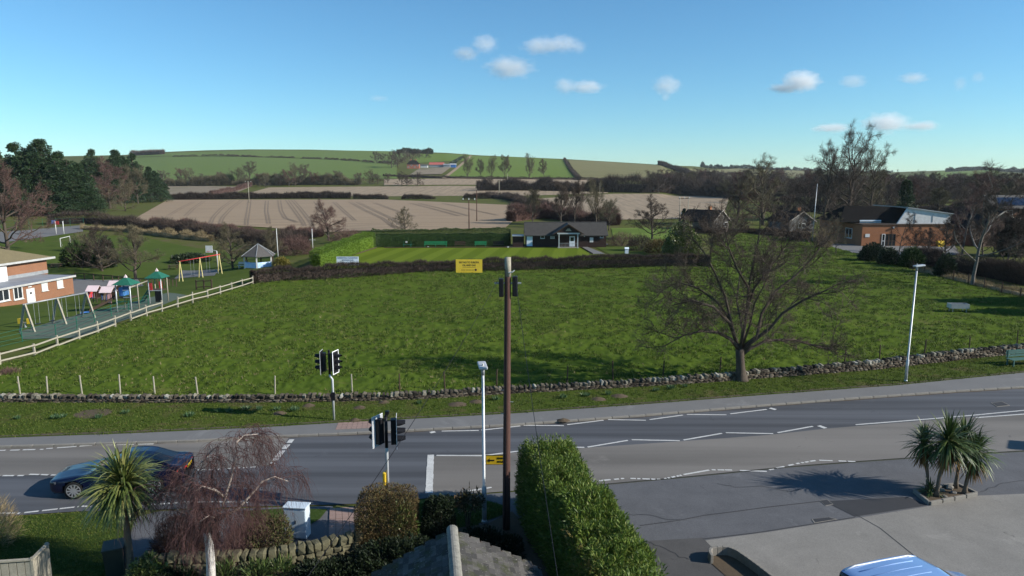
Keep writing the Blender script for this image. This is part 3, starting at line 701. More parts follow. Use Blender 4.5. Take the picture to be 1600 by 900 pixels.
# tractor wheelings pressed into the stubble
m_wheel = stubblem('wheeling', (.225, .17, .12), (.165, .125, .09), 1.5, 2.0)
def wheeling(px, w=1.5):
    q, d, _, _ = path_sample([G(*p) for p in px], 40, t=np.linspace(0, 1, 40)); nn = np.stack([-d[:, 1], d[:, 0]], 1); V = []
    for k in (-1, 1):
        e = q + nn * k * w / 2; V.append(np.c_[e, terrain(e[:, 0], e[:, 1]) + .17])
    V = np.concatenate(V); i = np.arange(39); F = np.stack([i, i + 1, i + 41, i + 40], 1); link('wheeling', npmesh('wheeling', V, F, m_wheel), STUB)
WH = [[(362, 313), (345, 325), (331, 340), (327, 351)], [(376, 313), (360, 325), (346, 340), (342, 351)], [(388, 313), (386, 330), (383, 352)], [(434, 313), (437, 330), (444, 342), (462, 348)], [(446, 313), (455, 325), (466, 340), (474, 354)], [(455, 313), (466, 325), (478, 340), (487, 355)],
      [(490, 315), (500, 328), (508, 340)], [(545, 316), (566, 328), (596, 342), (616, 357)], [(556, 316), (580, 328), (610, 342), (632, 357)], [(582, 317), (612, 328), (645, 339)], [(640, 318), (675, 327), (715, 338)], [(652, 318), (690, 327), (730, 338)], [(690, 318), (730, 327), (775, 337)], [(300, 316), (280, 326), (262, 337)], [(316, 315), (300, 326), (288, 338)], [(415, 314), (414, 330), (418, 350)], [(520, 316), (535, 330), (552, 345)]]
for k, p in enumerate(WH):
    wheeling(p, .55); wheeling([(x + 4.5, y) for x, y in p], .45)
# the paddock: tussocky turf with real bumps
WALL_PX = [(-60, 629), (0, 629), (200, 630), (400, 630), (600, 627), (700, 622), (800, 615.5), (880, 611.5), (1000, 605), (1120, 597.5), (1200, 591), (1360, 579), (1440, 570), (1520, 560.5), (1600, 553), (1680, 545)]
WALL = [P(*p) for p in WALL_PX]
FENCE_PX = [(-40, 592), (0, 576), (53, 563), (90, 549), (140, 531), (200, 508), (247, 491.5), (293, 477.5), (332, 467), (395, 447)]
HEDGE_PX = [(398, 445), (440, 441), (480, 438.5), (560, 433.5), (650, 428.5), (750, 425), (850, 422), (950, 419.5), (1040, 418), (1105, 418.5)]
PAD = [(p.x, p.y) for p in WALL] + [(P(*p).x, P(*p).y) for p in [(1700, 495), (1600, 466), (1430, 424), (1340, 398), (1262, 377), (1120, 362), (1105, 418)]] + [(P(*p).x, P(*p).y) for p in HEDGE_PX[::-1]] + [(P(*p).x, P(*p).y) for p in FENCE_PX[::-1]]
def pad_z(x, y):
    b = .07 * vnoise(x * .9, y * .9, 1) ** 1.5 + 0.12 * vnoise(x * 2.9 + y * .4, y * 2.3, 2) ** 2 + .08 * vnoise(x * 6.3, y * 5.3, 3) + .35 * (vnoise(x * .09, y * .09, 4) - .5)
    return .02 + b * sstep((y - 34) / 8.) + .1
def build_paddock():
    u = np.arange(-.80, .88, .0026); yv = np.exp(np.arange(math.log(33), math.log(175), .0042))
    U, Y = np.meshgrid(u, yv); X = U * Y; Z = pad_z(X, Y)
    n, m = U.shape; i = np.arange(n * m).reshape(n, m); F = np.stack([i[:-1, :-1], i[:-1, 1:], i[1:, 1:], i[1:, :-1]], -1).reshape(-1, 4)
    cx = (X[:-1, :-1] + X[1:, 1:]).ravel() / 2; cy = (Y[:-1, :-1] + Y[1:, 1:]).ravel() / 2
    F = F[inpoly(PAD, cx, cy)]; used = np.unique(F); mp = np.full(n * m, -1); mp[used] = np.arange(len(used))
    V = np.stack([X, Y, Z], -1).reshape(-1, 3)[used]
    structure('paddock', npmesh('paddock', V, mp[F], m_paddock, True), 'tussocky green paddock between the road wall and the brown hedge')
build_paddock()
grass_tufts('grass', 'tufted rough grass growing across the paddock', PAD, 52000, .17, .04, m_blade, 7, pad_z, 5, clump=1.1)
grass_tufts('dry_grass', 'pale dead grass stems among the paddock turf', PAD, 3500, .16, .022, m_dry, 8, pad_z, 4, clump=3.5)

# verge, pavement, kerb, road
PAVT_PX = [(-80, 688), (0, 684), (200, 677), (400, 668), (520, 661), (650, 654), (800, 646), (1000, 632), (1200, 616.5), (1330, 607), (1400, 602), (1500, 592), (1600, 582), (1700, 572)]
KERBT_PX = [(-80, 699), (0, 696), (100, 693), (200, 690), (300, 687), (400, 681), (520, 676.5), (650, 670), (800, 662), (1000, 647.5), (1200, 631), (1330, 621), (1400, 616), (1500, 609), (1600, 603), (1700, 597)]
NEAR_PX = [(-80, 812), (0, 807), (120, 799), (250, 796), (400, 791), (500, 789), (560, 787), (650, 780), (735, 772), (925, 758), (1080, 744), (1230, 729), (1350, 720), (1480, 711), (1600, 704), (1700, 698)]
CENT_PX = [(-80, 748), (0, 744), (200, 739), (320, 733), (430, 728), (680, 713), (785, 709), (900, 701), (1060, 690), (1200, 680), (1290, 670), (1450, 657), (1600, 646), (1700, 639)]
def strip(name, label, A, B, z, mat, n=80, zA=None, parent=None):
    a, _, _, _ = path_sample(A, n, t=np.linspace(0, 1, n)); b, _, _, _ = path_sample(B, n, t=np.linspace(0, 1, n))
    k = 8; t = np.linspace(0, 1, k)[:, None, None]; XY = a[None] * (1 - t) + b[None] * t
    V = np.concatenate([XY, np.full(XY.shape[:2] + (1,), z)], -1).reshape(-1, 3); i = np.arange(n * k).reshape(k, n)
    F = np.stack([i[:-1, :-1], i[1:, :-1], i[1:, 1:], i[:-1, 1:]], -1).reshape(-1, 4)
    me = npmesh(name, V, F, mat)
    return structure(name, me, label) if parent is None else link(name, me, parent)
pavt = [P(*p, .10) for p in PAVT_PX]; kerbt = [P(*p, .10) for p in KERBT_PX]; near = [P(*p, 0) for p in NEAR_PX]; cent = [P(*p) for p in CENT_PX]
def offs(path, d):
    out = []
    for i, p in enumerate(path):
        t = (Vector(path[min(i + 1, len(path) - 1)]) - Vector(path[max(i - 1, 0)])).normalized(); out.append(Vector((p[0] - t.y * d, p[1] + t.x * d, p[2] if len(p) > 2 else 0)))
    return out
roadfar = offs(kerbt, -.13)
ROAD = strip('road', 'two lane tarmac road with crossing zigzag lines', near, roadfar, .004, m_road, 120)
strip('pavement', 'grey tarmac footway along the far side of the road', kerbt, pavt, .10, m_pave)
wallb = offs(WALL, -.05)
strip('verge', 'green roadside verge below the dry stone wall', offs(pavt, -.02), wallb, .115, m_verge, 100)
VERGE = [(p.x, p.y) for p in pavt] + [(p.x, p.y) for p in WALL[::-1]]
grass_tufts('grass', 'short grass along the roadside verge', VERGE, 11000, .09, .028, m_blade, 9, lambda x, y: x * 0 + .115, 5)
# worn tan surface: far lane before the left stop line, near lane beyond the other
def sub_path(px, x0, x1, z=0):
    q = [p for p in px if x0 < p[0] < x1]; xs = [p[0] for p in px]; ys = [p[1] for p in px]
    return [P(x0, float(np.interp(x0, xs, ys)), z)] + [P(*p, z) for p in q] + [P(x1, float(np.interp(x1, xs, ys)), z)]
def lane(name, label, e1, e2, zz, mat):
    strip(name, label, e1, e2, zz, mat, 60)
fk = [(p[0], p[1] + 3.4) for p in KERBT_PX]
lane('worn_lane', 'worn brown road surface before the crossing', sub_path(CENT_PX, -80, 424), sub_path(fk, -80, 452), .009, m_roadtan)
lane('worn_lane', 'worn brown road surface beyond the thick white stop line', [P(668, 781)] + sub_path(NEAR_PX, 672, 1690), sub_path(CENT_PX, 674, 1690), .009, m_roadtan)
# kerb stones, each its own piece
KERB = tag(bpy.data.objects.new('kerb', None), 'concrete kerb stones edging the far footway', kind='structure'); COL.objects.link(KERB)
kmesh = bevel = None
def kerb_run(path, parent, z, zt=.0, seed=0, w=.13, h=.13, L=.915, dz=0.0):
    rng = random.Random(seed)
    mk = MB().box((0, 0, 0), (L - .014, w, h)).mesh('kerb_stone', m_kerb)
    bm = bmesh.new(); bm.from_mesh(mk); bmesh.ops.bevel(bm, geom=[e for e in bm.edges], offset=.012, segments=1, affect='EDGES'); bm.to_mesh(mk); bm.free()
    q = np.array([[p[0], p[1]] for p in path]); tot = np.linalg.norm(np.diff(q, axis=0), axis=1).sum(); n = int(tot / L)
    xy, d, _, _ = path_sample(path, n, t=(np.arange(n) + .5) / n)
    for i in range(n):
        link('kerb_stone', mk, parent, (xy[i][0], xy[i][1], z + rng.uniform(-.006, .006) + dz), (rng.uniform(-.02, .02), 0, math.atan2(d[i][1], d[i][0]) + rng.uniform(-.008, .008)))
kerb_run(offs(kerbt, -.062), KERB, .045)
# paint
def paint(px_a, px_b, w, name, parent=ROAD, z=.016, worn=0, seed=0):
    a, b = P(*px_a), P(*px_b); t = (b - a).normalized(); s = Vector((-t.y, t.x, 0)) * w / 2
    L = (b - a).length; segs = [(0, 1)]
    if worn:
        rng = random.Random(seed); segs = []; x = 0
        while x < 1:
            e = min(1, x + rng.uniform(.1, .35)); segs.append((x, e)); x = e + rng.uniform(.03, .05 + worn)
    m = MB()
    for (u, v) in segs:
        p, q = a.lerp(b, u), a.lerp(b, v); k = max(2, int((q - p).length / .25)); rg = random.Random(seed + int(u * 97))
        for j in range(k):
            c, d = p.lerp(q, j / k), p.lerp(q, (j + 1) / k)
            e1 = s * rg.uniform(.9, 1.05); e2 = s * rg.uniform(.9, 1.05)
            m.add([c - e1, d - e1, d + e2, c + e2], [(0, 1, 2, 3)])
    for i, v in enumerate(m.v): m.v[i] = (v[0], v[1], z)
    return m.build(name, m_white, parent)
zig_far = [((690, 674), (748, 673)), ((752, 672.5), (786, 669)), ((790, 668.5), (813, 666)), ((818, 665), (881, 665.5)), ((886, 664), (943, 657)), ((950, 656), (1009, 657)), ((1015, 656), (1067, 649)), ((1073, 648), (1135, 648.5)), ((1141, 647), (1198, 640))]
zig_cen = [((682, 712), (753, 712.5)), ((758, 712), (820, 704)), ((826, 703), (862, 698)), ((866, 698.5), (913, 699.5)), ((918, 699), (981, 688.5)), ((987, 687.5), (1062, 689)), ((1068, 688), (1128, 677.5)), ((1134, 676.5), (1208, 678)), ((1215, 676.5), (1270, 666.5))]
zig_near = [((730, 768), (768, 762), .0), ((922, 753), (975, 748), .12), ((985, 748), (1032, 749.5), .05), ((1038, 748.5), (1065, 743), .1), ((1068, 742), (1108, 735), .0), ((1112, 734.5), (1148, 735), .2), ((1156, 735.5), (1198, 737), .0), ((1202, 734.5), (1240, 726), .15), ((1244, 725), (1274, 720), .05), ((1280, 719.5), (1345, 722), .3)]
for a, b in zig_far + zig_cen: paint(a, b, .115, 'zigzag_line', seed=int(a[0]))
for a, b, wn_ in zig_near: paint(a, b, .11, 'zigzag_line', worn=wn_, seed=int(a[0]))
for a, b, w_, wr in [((673, 711), (670.5, 771), .30, 0), ((456, 687), (425, 725), .25, .04), ((672, 676.5), (680, 675), .22, 0), ((1203, 638), (1212, 640.5), .25, 0), ((1279, 665.5), (1290, 669.5), .25, 0), ((378, 786), (388, 783), .3, 0)]:
    paint(a, b, w_, 'stop_line' if w_ > .24 and abs(a[1] - b[1]) > 20 else 'road_mark', worn=wr, seed=3)
for a, b in [((1337, 664), (1452, 655)), ((1452, 655), (1517, 649.5)), ((1517, 649.5), (1700, 632)), ((1525, 653), (1700, 640)), ((305, 735), (345, 733.5)), ((352, 733), (400, 730)), ((-20, 744), (40, 743.5)), ((46, 741.5), (93, 743)), ((-30, 705), (68, 702.5)), ((72, 701.5), (160, 695)), ((166, 695.5), (240, 694)), ((246, 692.5), (318, 687)), ((324, 687.5), (398, 686)), ((-30, 801.5), (31, 802.5)), ((38, 801.5), (124, 792)), ((128, 791.5), (172, 792)), ((215, 791), (300, 784)), ((306, 785), (370, 784.5))]:
    paint(a, b, .11, 'edge_line', worn=.05 if a[1] > 780 or a[0] < 430 else 0, seed=int(a[0]))
# tactile ramps: slabs one by one
def slabs(name, label, quad_px, nu, nv, z):
    o = tag(bpy.data.objects.new(name, None), label, kind='structure'); COL.objects.link(o)
    c = [P(*p) for p in quad_px]; rng = random.Random(4)
    for i in range(nu):
        for j in range(nv):
            def q(u, v): return (c[0].lerp(c[1], u)).lerp(c[3].lerp(c[2], u), v)
            e = .03; p4 = [q((i + e) / nu, (j + e) / nv), q((i + 1 - e) / nu, (j + e) / nv), q((i + 1 - e) / nu, (j + 1 - e) / nv), q((i + e) / nu, (j + 1 - e) / nv)]
            MB().prism([(p.x, p.y) for p in p4], z - .03, z + rng.uniform(-.003, .003)).build('paving_slab', m_tact, o)
slabs('crossing_ramp', 'pink tactile paving at the far side of the crossing', [(524, 674.5), (598, 671), (598, 657.5), (530, 660.5)], 9, 4, .112)
slabs('crossing_ramp', 'pink tactile paving beside the clipped brown bush', [(513, 850), (585, 850), (572, 792), (515, 796)], 6, 9, .05)
# near side: forecourt, concrete, driveway, lawns
def flat(name, label, poly, z, mat):
    pts = [P(*p) for p in poly]; m = MB(); m.add([(p.x, p.y, z) for p in pts], [tuple(range(len(pts)))])
    return structure(name, m.mesh(name, mat), label)
flat('forecourt', 'dark grey tarmac apron beside the road', [(880, 930), (760, 860), (735, 774), (925, 760), (1080, 746), (1230, 731), (1350, 722), (1480, 713), (1600, 706), (1760, 697), (1760, 790), (1600, 772), (1530, 775), (1447, 792), (1333, 811), (1200, 832), (1102, 845), (1120, 864), (1180, 930)], .012, m_fore)
flat('concrete_forecourt', 'pale concrete forecourt under the blue van', [(1102, 845), (1200, 832), (1333, 811), (1447, 792), (1530, 775), (1600, 772), (1900, 770), (2300, 1300), (1200, 1300), (1178, 900), (1120, 864)], .018, m_conc)
flat('tarmac_patch', 'fresh tarmac patch darkened by painted palm shade next to the palm bed', [(1288, 784), (1418, 777), (1449, 790), (1336, 808)], .022, m_dark)  # darker tarmac with the palms' shadow painted into its colour
flat('tarmac_patch', 'crumbling old tarmac beside the conifer hedge', [(880, 1000), (900, 850), (1010, 846), (1098, 841), (1120, 864), (1112, 880), (1178, 900), (1230, 1000)], .020, m_fore2)
for lab, q in [('square iron manhole cover in the concrete joint', [(1268, 812), (1296, 809), (1308, 812), (1272, 818)]), ('small iron cover by the fresh tarmac', [(1280, 783), (1292, 781), (1302, 789), (1290, 791)]), ('grey inspection cover in the far lane', [(1548, 630), (1566, 628), (1578, 634), (1558, 636)])]:
    c = [P(*p) for p in q]; o = thing('manhole_cover', lab, 'manhole cover', (c[0].x, c[0].y, 0))
    ctr = sum((Vector((p.x, p.y)) for p in c), Vector((0, 0))) / 4
    for nm, k, z, mt in (('frame', 1.0, .026, m_kerb), ('lid', .88, .031, m_dark)):
        m = MB().prism([(ctr.x + (p.x - ctr.x) * k - c[0].x, ctr.y + (p.y - ctr.y) * k - c[0].y) for p in c], .002, z); m.build(nm, mt, o)
# cracks and joints in the forecourt: thin recessed seams filled with dark grit
def seam(name, px, w, z=.0245):
    pts = [P(*p) for p in px]; m = MB()
    for a, b in zip(pts, pts[1:]):
        t = (b - a).normalized(); s = Vector((-t.y, t.x, 0)) * w / 2
        m.add([a - s, b - s, b + s, a + s], [(0, 1, 2, 3)])
    m.v = [(v[0], v[1], z) for v in m.v]
    o = m.build(name, m_dark); tag(o, kind='structure'); return o
seam('expansion_joint', [(1320, 795), (1375, 826), (1432, 872), (1500, 935)], .03)['label'] = 'straight joint crossing the concrete'
seam('tarmac_crack', [(1000, 822), (1060, 814), (1100, 806), (1140, 801), (1200, 793), (1280, 784)], .035)['label'] = 'long crack across the tarmac apron'
seam('tarmac_crack', [(1098, 843), (1180, 833.5), (1260, 821), (1336, 809)], .04)['label'] = 'grit line where tarmac meets concrete'
seam('tarmac_crack', [(925, 759.5), (1080, 745.5), (1230, 730.5), (1350, 721.5), (1480, 712.5), (1600, 705.5)], .05)['label'] = 'seam between road and apron'
for lab, pxs, w in [('fine crack wandering over the apron', [(960, 800), (985, 806), (1010, 804), (1045, 812), (1070, 811)], .02), ('fine crack near the road seam', [(1120, 756), (1150, 762), (1190, 760), (1230, 768), (1262, 766)], .02), ('crack beside the patched tarmac', [(1010, 846), (1040, 858), (1062, 870), (1090, 878)], .03), ('crack running out of the palm bed', [(1530, 770), (1560, 758), (1590, 752), (1640, 744)], .02)]:
    rgc = random.Random(len(lab)); q = [P(*p) for p in pxs]; z_ = [(a.lerp(b, t).x + rgc.uniform(-.05, .05), a.lerp(b, t).y + rgc.uniform(-.06, .06)) for a, b in zip(q, q[1:]) for t in (0, .25, .5, .75)]
    m = MB()
    for (x0, y0), (x1, y1) in zip(z_, z_[1:]):
        ll = math.hypot(x1 - x0, y1 - y0) + 1e-6; sx, sy = -(y1 - y0) / ll * w / 2, (x1 - x0) / ll * w / 2; m.add([(x0 - sx, y0 - sy, .0262), (x1 - sx, y1 - sy, .0262), (x1 + sx, y1 + sy, .0262), (x0 + sx, y0 + sy, .0262)], [(0, 1, 2, 3)])
    o = m.build('tarmac_crack', m_dark); tag(o, lab, kind='structure')
def dirt_line(label, px, w, z, seed):
    rgd = np.random.default_rng(seed); q, d, s, tot = path_sample([P(*p) for p in px], 160, t=np.linspace(0, 1, 160)); nn = np.stack([-d[:, 1], d[:, 0]], 1)
    a = q - nn * (w * (.3 + .9 * vnoise(s * 1.3, s * 0, seed)))[:, None]; b = q + nn * (w * .4)
    V = np.r_[np.c_[a, np.full(160, z)], np.c_[b, np.full(160, z)]]; i = np.arange(159); structure('kerb_grit', npmesh('kerb_grit', V, np.stack([i, i + 1, i + 161, i + 160], 1), m_grit), label)
m_grit = pm('gutter_grit', (.10, .078, .06), (.055, .045, .036), 5, 1, .4, 'world', fine=30)
dirt_line('brown grit gathered along the far kerb', [(p[0], p[1] + 3.8) for p in KERBT_PX], .11, .0135, 3)
dirt_line('dark grit along the back of the footway', [(p[0], p[1] + .6) for p in PAVT_PX], .14, .121, 4)
flat('driveway', 'grey driveway behind the cabbage palm', [(165, 905), (172, 880), (215, 808), (250, 799), (400, 794), (520, 791), (520, 860), (420, 890), (330, 930), (160, 960)], .014, m_fore)
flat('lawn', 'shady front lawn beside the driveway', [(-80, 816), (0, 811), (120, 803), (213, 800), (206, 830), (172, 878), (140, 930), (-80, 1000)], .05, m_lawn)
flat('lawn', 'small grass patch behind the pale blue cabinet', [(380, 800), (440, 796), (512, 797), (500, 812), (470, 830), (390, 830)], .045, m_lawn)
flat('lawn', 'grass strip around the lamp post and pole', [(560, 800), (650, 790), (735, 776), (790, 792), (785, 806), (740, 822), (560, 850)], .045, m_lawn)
flat('garden_bed', 'dark garden soil around the garage', [(140, 930), (240, 880), (420, 876), (520, 850), (600, 840), (760, 820), (800, 800), (930, 930), (900, 1300), (0, 1300)], .03, m_soil)
LAWN1 = [(P(*p).x, P(*p).y) for p in [(-80, 816), (0, 811), (120, 803), (213, 800), (206, 830), (172, 878), (140, 930), (-80, 1000)]]
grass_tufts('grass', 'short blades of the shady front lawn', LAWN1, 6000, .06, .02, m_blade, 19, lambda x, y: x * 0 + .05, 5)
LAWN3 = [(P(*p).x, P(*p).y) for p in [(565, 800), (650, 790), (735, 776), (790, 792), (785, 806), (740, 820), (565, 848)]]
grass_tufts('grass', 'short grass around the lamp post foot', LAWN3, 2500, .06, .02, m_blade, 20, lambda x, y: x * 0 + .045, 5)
# ------------------------------------------------------------------ dry stone wall, posts, daffodils, molehills
def rock_mesh(name, seed, mat, bev=.22):
    rng = random.Random(seed); bm = bmesh.new(); bmesh.ops.create_cube(bm, size=1)
    bmesh.ops.bevel(bm, geom=list(bm.edges), offset=bev, segments=1, affect='EDGES')
    for v in bm.verts: v.co += Vector((rng.uniform(-.09, .09), rng.uniform(-.09, .09), rng.uniform(-.09, .09)))
    me = bpy.data.meshes.new(name); bmesh.ops.triangulate(bm, faces=bm.faces); bm.to_mesh(me); bm.free(); me.materials.append(mat); return me
def rock_arrays(seed):
    me = rock_mesh('tmp', seed, m_stone); V = np.array([v.co for v in me.vertices]); F = np.array([p.vertices for p in me.polygons]); bpy.data.meshes.remove(me); return V, F
ROCKS = [rock_arrays(s) for s in range(8)]
def stones(name, mat, items, parent=None):
    """items: (centre, size, rz, tilt)"""
    out = []
    for i, (c, s, rz, tl) in enumerate(items):
        V, F = ROCKS[i % 8]; R = np.array(Matrix.Rotation(rz, 3, 'Z') @ Matrix.Rotation(tl, 3, 'Y'))
        out.append(((V * np.array(s)) @ R.T + np.array(c), F))
    return link(name, npmesh(name, *join(out), mat), parent)
def dry_wall():
    rng = random.Random(5); o = thing('dry_stone_wall', 'long low dry stone wall with upright coping stones beside the road', 'wall')
    tot = path_sample(WALL, 2, t=np.array([0, 1.]))[3]
    body = []
    HW = lambda t: .19 + .26 * float(sstep((t - .45) / .4))
    for row in range(4):
        s = rng.uniform(0, .2)
        while s < tot:
            L = rng.uniform(.18, .42)
            H = HW(s / tot); h = H / 4 * 1.02
            xy, d, _, _ = path_sample(WALL, 1, t=np.array([min(1, (s + L / 2) / tot)])); rz = math.atan2(d[0][1], d[0][0])
            for sd in (-1, 1):
                off = sd * (.17 - row * .018 + rng.uniform(-.025, .025)); nx, ny = -d[0][1], d[0][0]
                body.append(((xy[0][0] + nx * off, xy[0][1] + ny * off, .10 + (row + .5) * H / 4), (L * 1.04, .26, h * rng.uniform(.9, 1.1)), rz + rng.uniform(-.06, .06), rng.uniform(-.05, .05)))
            s += L
    b = stones('wall_stones', m_stone, body, o); b['kind'] = 'stuff'
    # dark packed heart so that no light comes through
    a, d, _, _ = path_sample(WALL, 90, t=np.linspace(0, 1, 90)); m = MB()
    for i in range(89):
        p, q = Vector((*a[i], .08)), Vector((*a[i + 1], .08)); H = HW(i / 89); m.bar(p + Vector((0, 0, H / 2)), q + Vector((0, 0, H / 2)), .2, H * .95)
    m.build('packing', m_soil, o)
    cm = [rock_mesh('coping_stone', 40 + k, m_stone3, .16) for k in range(6)]
    n = 290; step = tot / n; sx = 0
    for i in range(n):
        t = (i + .5) / n; xy, d, _, _ = path_sample(WALL, 1, t=np.array([t])); rz = math.atan2(d[0][1], d[0][0])
        H = HW(t); h = rng.uniform(.15, .26); link('coping_stone', cm[i % 6], o, (xy[0][0] + rng.uniform(-.02, .02), xy[0][1] + rng.uniform(-.03, .03), .10 + H + h * .45), (rng.uniform(-.08, .08), rng.uniform(.05, .35), rz + rng.uniform(-.1, .1)), (step * rng.uniform(.5, 1.15), rng.uniform(.30, .46), h * rng.uniform(.8, 1.15)))
dry_wall()
pm_ = MB().tube([(0, 0, -.05), (0, 0, 1.15)], [.045, .04], 7).mesh('fence_post', m_oldwood)
for k, (px, dk) in enumerate([(30, 0), (73, 0), (127, 0), (187, 0), (241, 0), (308, 0), (429, 0), (550, 0), (624, 1), (695, 1), (776, 1), (886, 1), (958, 1), (1036, 1), (1125, 1), (1320, 1), (1375, 1), (1445, 1), (1515, 1), (1590, 1)]):
    wy = np.interp(px, [p[0] for p in WALL_PX], [p[1] for p in WALL_PX]); q = P(px, wy - 9)
    o = link('fence_post', pm_, None, (q.x, q.y + .1, .1), (random.Random(k).uniform(-.05, .05), random.Random(k + 9).uniform(-.06, .06), 0), (1, 1, .9 + .2 * random.Random(k + 3).random()))
    tag(o, 'thin weathered wire fence post standing just behind the stone wall', 'post', 'wire fence posts behind the stone wall')
    if dk: o.material_slots[0].link = 'OBJECT'; o.material_slots[0].material = m_darkwood
# daffodil clumps and molehills on the verge
def daff(seed):
    rng = np.random.default_rng(seed); n = 60; a = rng.random(n) * 6.28; r = .16 * np.sqrt(rng.random(n))
    C = np.c_[r * np.cos(a), r * np.sin(a), np.zeros(n)]; D = np.c_[np.cos(a) * .35, np.sin(a) * .35, np.ones(n)] + rng.normal(size=(n, 3)) * .15
    V, F = leaves(C, D, .26 + .12 * rng.random(n), .035, rng, True); return npmesh('leaves', V, F, m_daff)
m_daff = leafm('daffodil_leaves', [(0, (.03, .075, .03)), (.6, (.06, .12, .05)), (1, (.11, .17, .07))], .5, .4, .1)
dm = [daff(s) for s in range(3)]
for k, (px, py) in enumerate([(27, 655), (86, 654), (96, 653), (154, 654), (196, 646), (296, 651), (340, 644), (358, 644), (385, 640), (405, 641), (433, 641), (460, 642), (655, 631), (880, 622), (915, 619), (950, 617), (1025, 611), (1048, 608), (1070, 605), (775, 625)]):
    o = link('daffodil_clump', dm[k % 3], None, P(px, py, .115), (0, 0, k), (.7 + .2 * (k % 3),) * 2 + (.65 + .15 * (k % 2),))
    tag(o, 'small clump of upright daffodil leaves on the verge', 'plant', 'daffodil clumps along the verge')
mol = MB()
for k, (px, py, r) in enumerate([(482, 634, .35), (600, 629, .3), (562, 637, .32), (715, 632, .5), (745, 628, .4), (437, 646, .35), (935, 624, .4), (968, 619, .45), (145, 646, 1.0), (555, 657, .28), (880, 657, .3)]):
    rng = np.random.default_rng(k); m = MB(); n = 12
    rings = [(1, 0), (.72, .35), (.35, .8), (.0, 1)]
    vs = [(r * q * (1 + .25 * rng.random()) * math.cos(6.283 * j / n), r * .8 * q * (1 + .25 * rng.random()) * math.sin(6.283 * j / n), h * (.12 if r < .9 else .02) * (.8 + .4 * rng.random())) for q, h in rings[:3] for j in range(n)] + [(0, 0, .13 if r < .9 else .02)]
    fs = [(i * n + j, i * n + (j + 1) % n, (i + 1) * n + (j + 1) % n, (i + 1) * n + j) for i in range(2) for j in range(n)] + [(2 * n + j, 2 * n + (j + 1) % n, 3 * n) for j in range(n)]
    o = m.add(vs, fs).build('molehill', m_soil, loc=P(px, py, .112), smooth=True)
    tag(o, 'low brown mound of bare soil on the verge', 'molehill', 'bare soil mounds along the verge')
# ------------------------------------------------------------------ street furniture
m_lens = [pm('red_lens', (.12, .006, .006), (.09, .005, .005), 4, .2), pm('amber_lens', (.16, .07, .006), (.12, .05, .005), 4, .2), pm('green_lens', (.005, .08, .03), (.004, .06, .02), 4, .2)]
m_wborder = pm('white_border', (.82, .83, .84), (.72, .73, .74), 3, .5)
m_greyback = pm('grey_board_back', (.42, .44, .46), (.34, .36, .38), 3, .5)
def signal_head(parent, loc, yaw, back):
    """three-aspect signal facing local +x; a part with its pieces"""
    h = MB().box((-.08, 0, 0), (.2, .28, .96)).build('signal_head', m_black, parent); h.location = loc; h.rotation_euler = (0, 0, yaw); bevel_mod(h, .02)
    MB().box((.035, 0, 0), (.012, .50, 1.12)).build('backing_board', m_black, h)
    b = MB()
    for z, s in ((.575, 1), (-.575, 1)): b.box((.030, 0, z), (.014, .60, .05))
    for y in (-.275, .275): b.box((.030, y, 0), (.014, .05, 1.10))
    b.build('white_border', m_wborder, h)
    MB().box((.018, 0, 0), (.006, .58, 1.18)).build('board_back', back, h)
    for k in range(3):
        z = .30 - .30 * k; n = 14; v = MB(); vs, fs = [], []
        for i in range(n + 1):
            a = math.radians(-20 + 220 * i / n); c, s = math.cos(a), math.sin(a)
            ext = .31 if s > .1 else .31 * max(.25, (s + .4) / .5)
            for rr in (.138, .130): vs += [(.04, c * rr, z + s * rr), (.04 + ext, c * rr * .97, z + s * rr * .97 - .02)]
        for i in range(n):
            q = i * 4; fs += [(q, q + 1, q + 5, q + 4), (q + 2, q + 6, q + 7, q + 3), (q + 1, q + 3, q + 7, q + 5)]
        v.add(vs, fs); v.build('visor', m_black, h)
        l = MB(); l.tube([(.035, 0, z), (.052, 0, z), (.066, 0, z)], [.108, .106, .05], 16); l.build('lens', m_lens[k], h, True)
    return h
def traffic_light(label, base, heads, backs, bend=0.0):
    o = thing('traffic_light', label, 'traffic light', base)
    p = MB().tube([(0, 0, -.1), (0, 0, 2.15), (-bend, 0, 2.32), (-bend, 0, 2.5)], [.057, .057, .057, .057], 12); p.build('pole', m_galv, o, True)
    MB().tube([(-bend, 0, 2.42), (-bend, 0, 3.62)], .062, 12).build('upper_pole', m_black, o, True)
    MB().tube([(-bend, 0, 3.62), (-bend, 0, 3.70)], [.07, .03], 12).build('cap', m_black, o, True)
    for (dx, dy, yaw), bk in zip(heads, backs):
        signal_head(o, (-bend + dx, dy, 3.06), yaw, bk)
        for z in (3.46, 2.64): MB().bar((-bend, 0, z), (-bend + dx * .95, dy * .95, z), .035, .03).build('bracket', m_black, o)
    return o
b1 = P(522, 656, .10)
tl1 = traffic_light('traffic light on the far verge beyond the crossing', b1, [(-.36, .0, math.radians(181)), (.30, -.02, math.radians(-16))], (m_black, m_greyback), bend=.12)
MB().box((.02, -.09, 1.28), (.20, .1, .42)).build('push_button_box', m_black, tl1)
b2 = P(607, 795, .04)
tl2 = traffic_light('traffic light rising behind the clipped brown bush', b2, [(-.30, .02, math.radians(150)), (.36, .0, math.radians(8))], (m_greyback, m_black), bend=0.0)
pb = MB().box((-.11, -.03, 1.22), (.11, .20, .5)).build('push_button_box', m_yellow, tl2); bevel_mod(pb, .03)
MB().box((0, 0, 0), (.14, .14, .12)).build('detector', m_black, tl2).location = (.06, 0, 3.78)
MB().tube([(.06, 0, 3.60), (.06, 0, 3.74)], .02, 8).build('detector_stem', m_black, tl2)

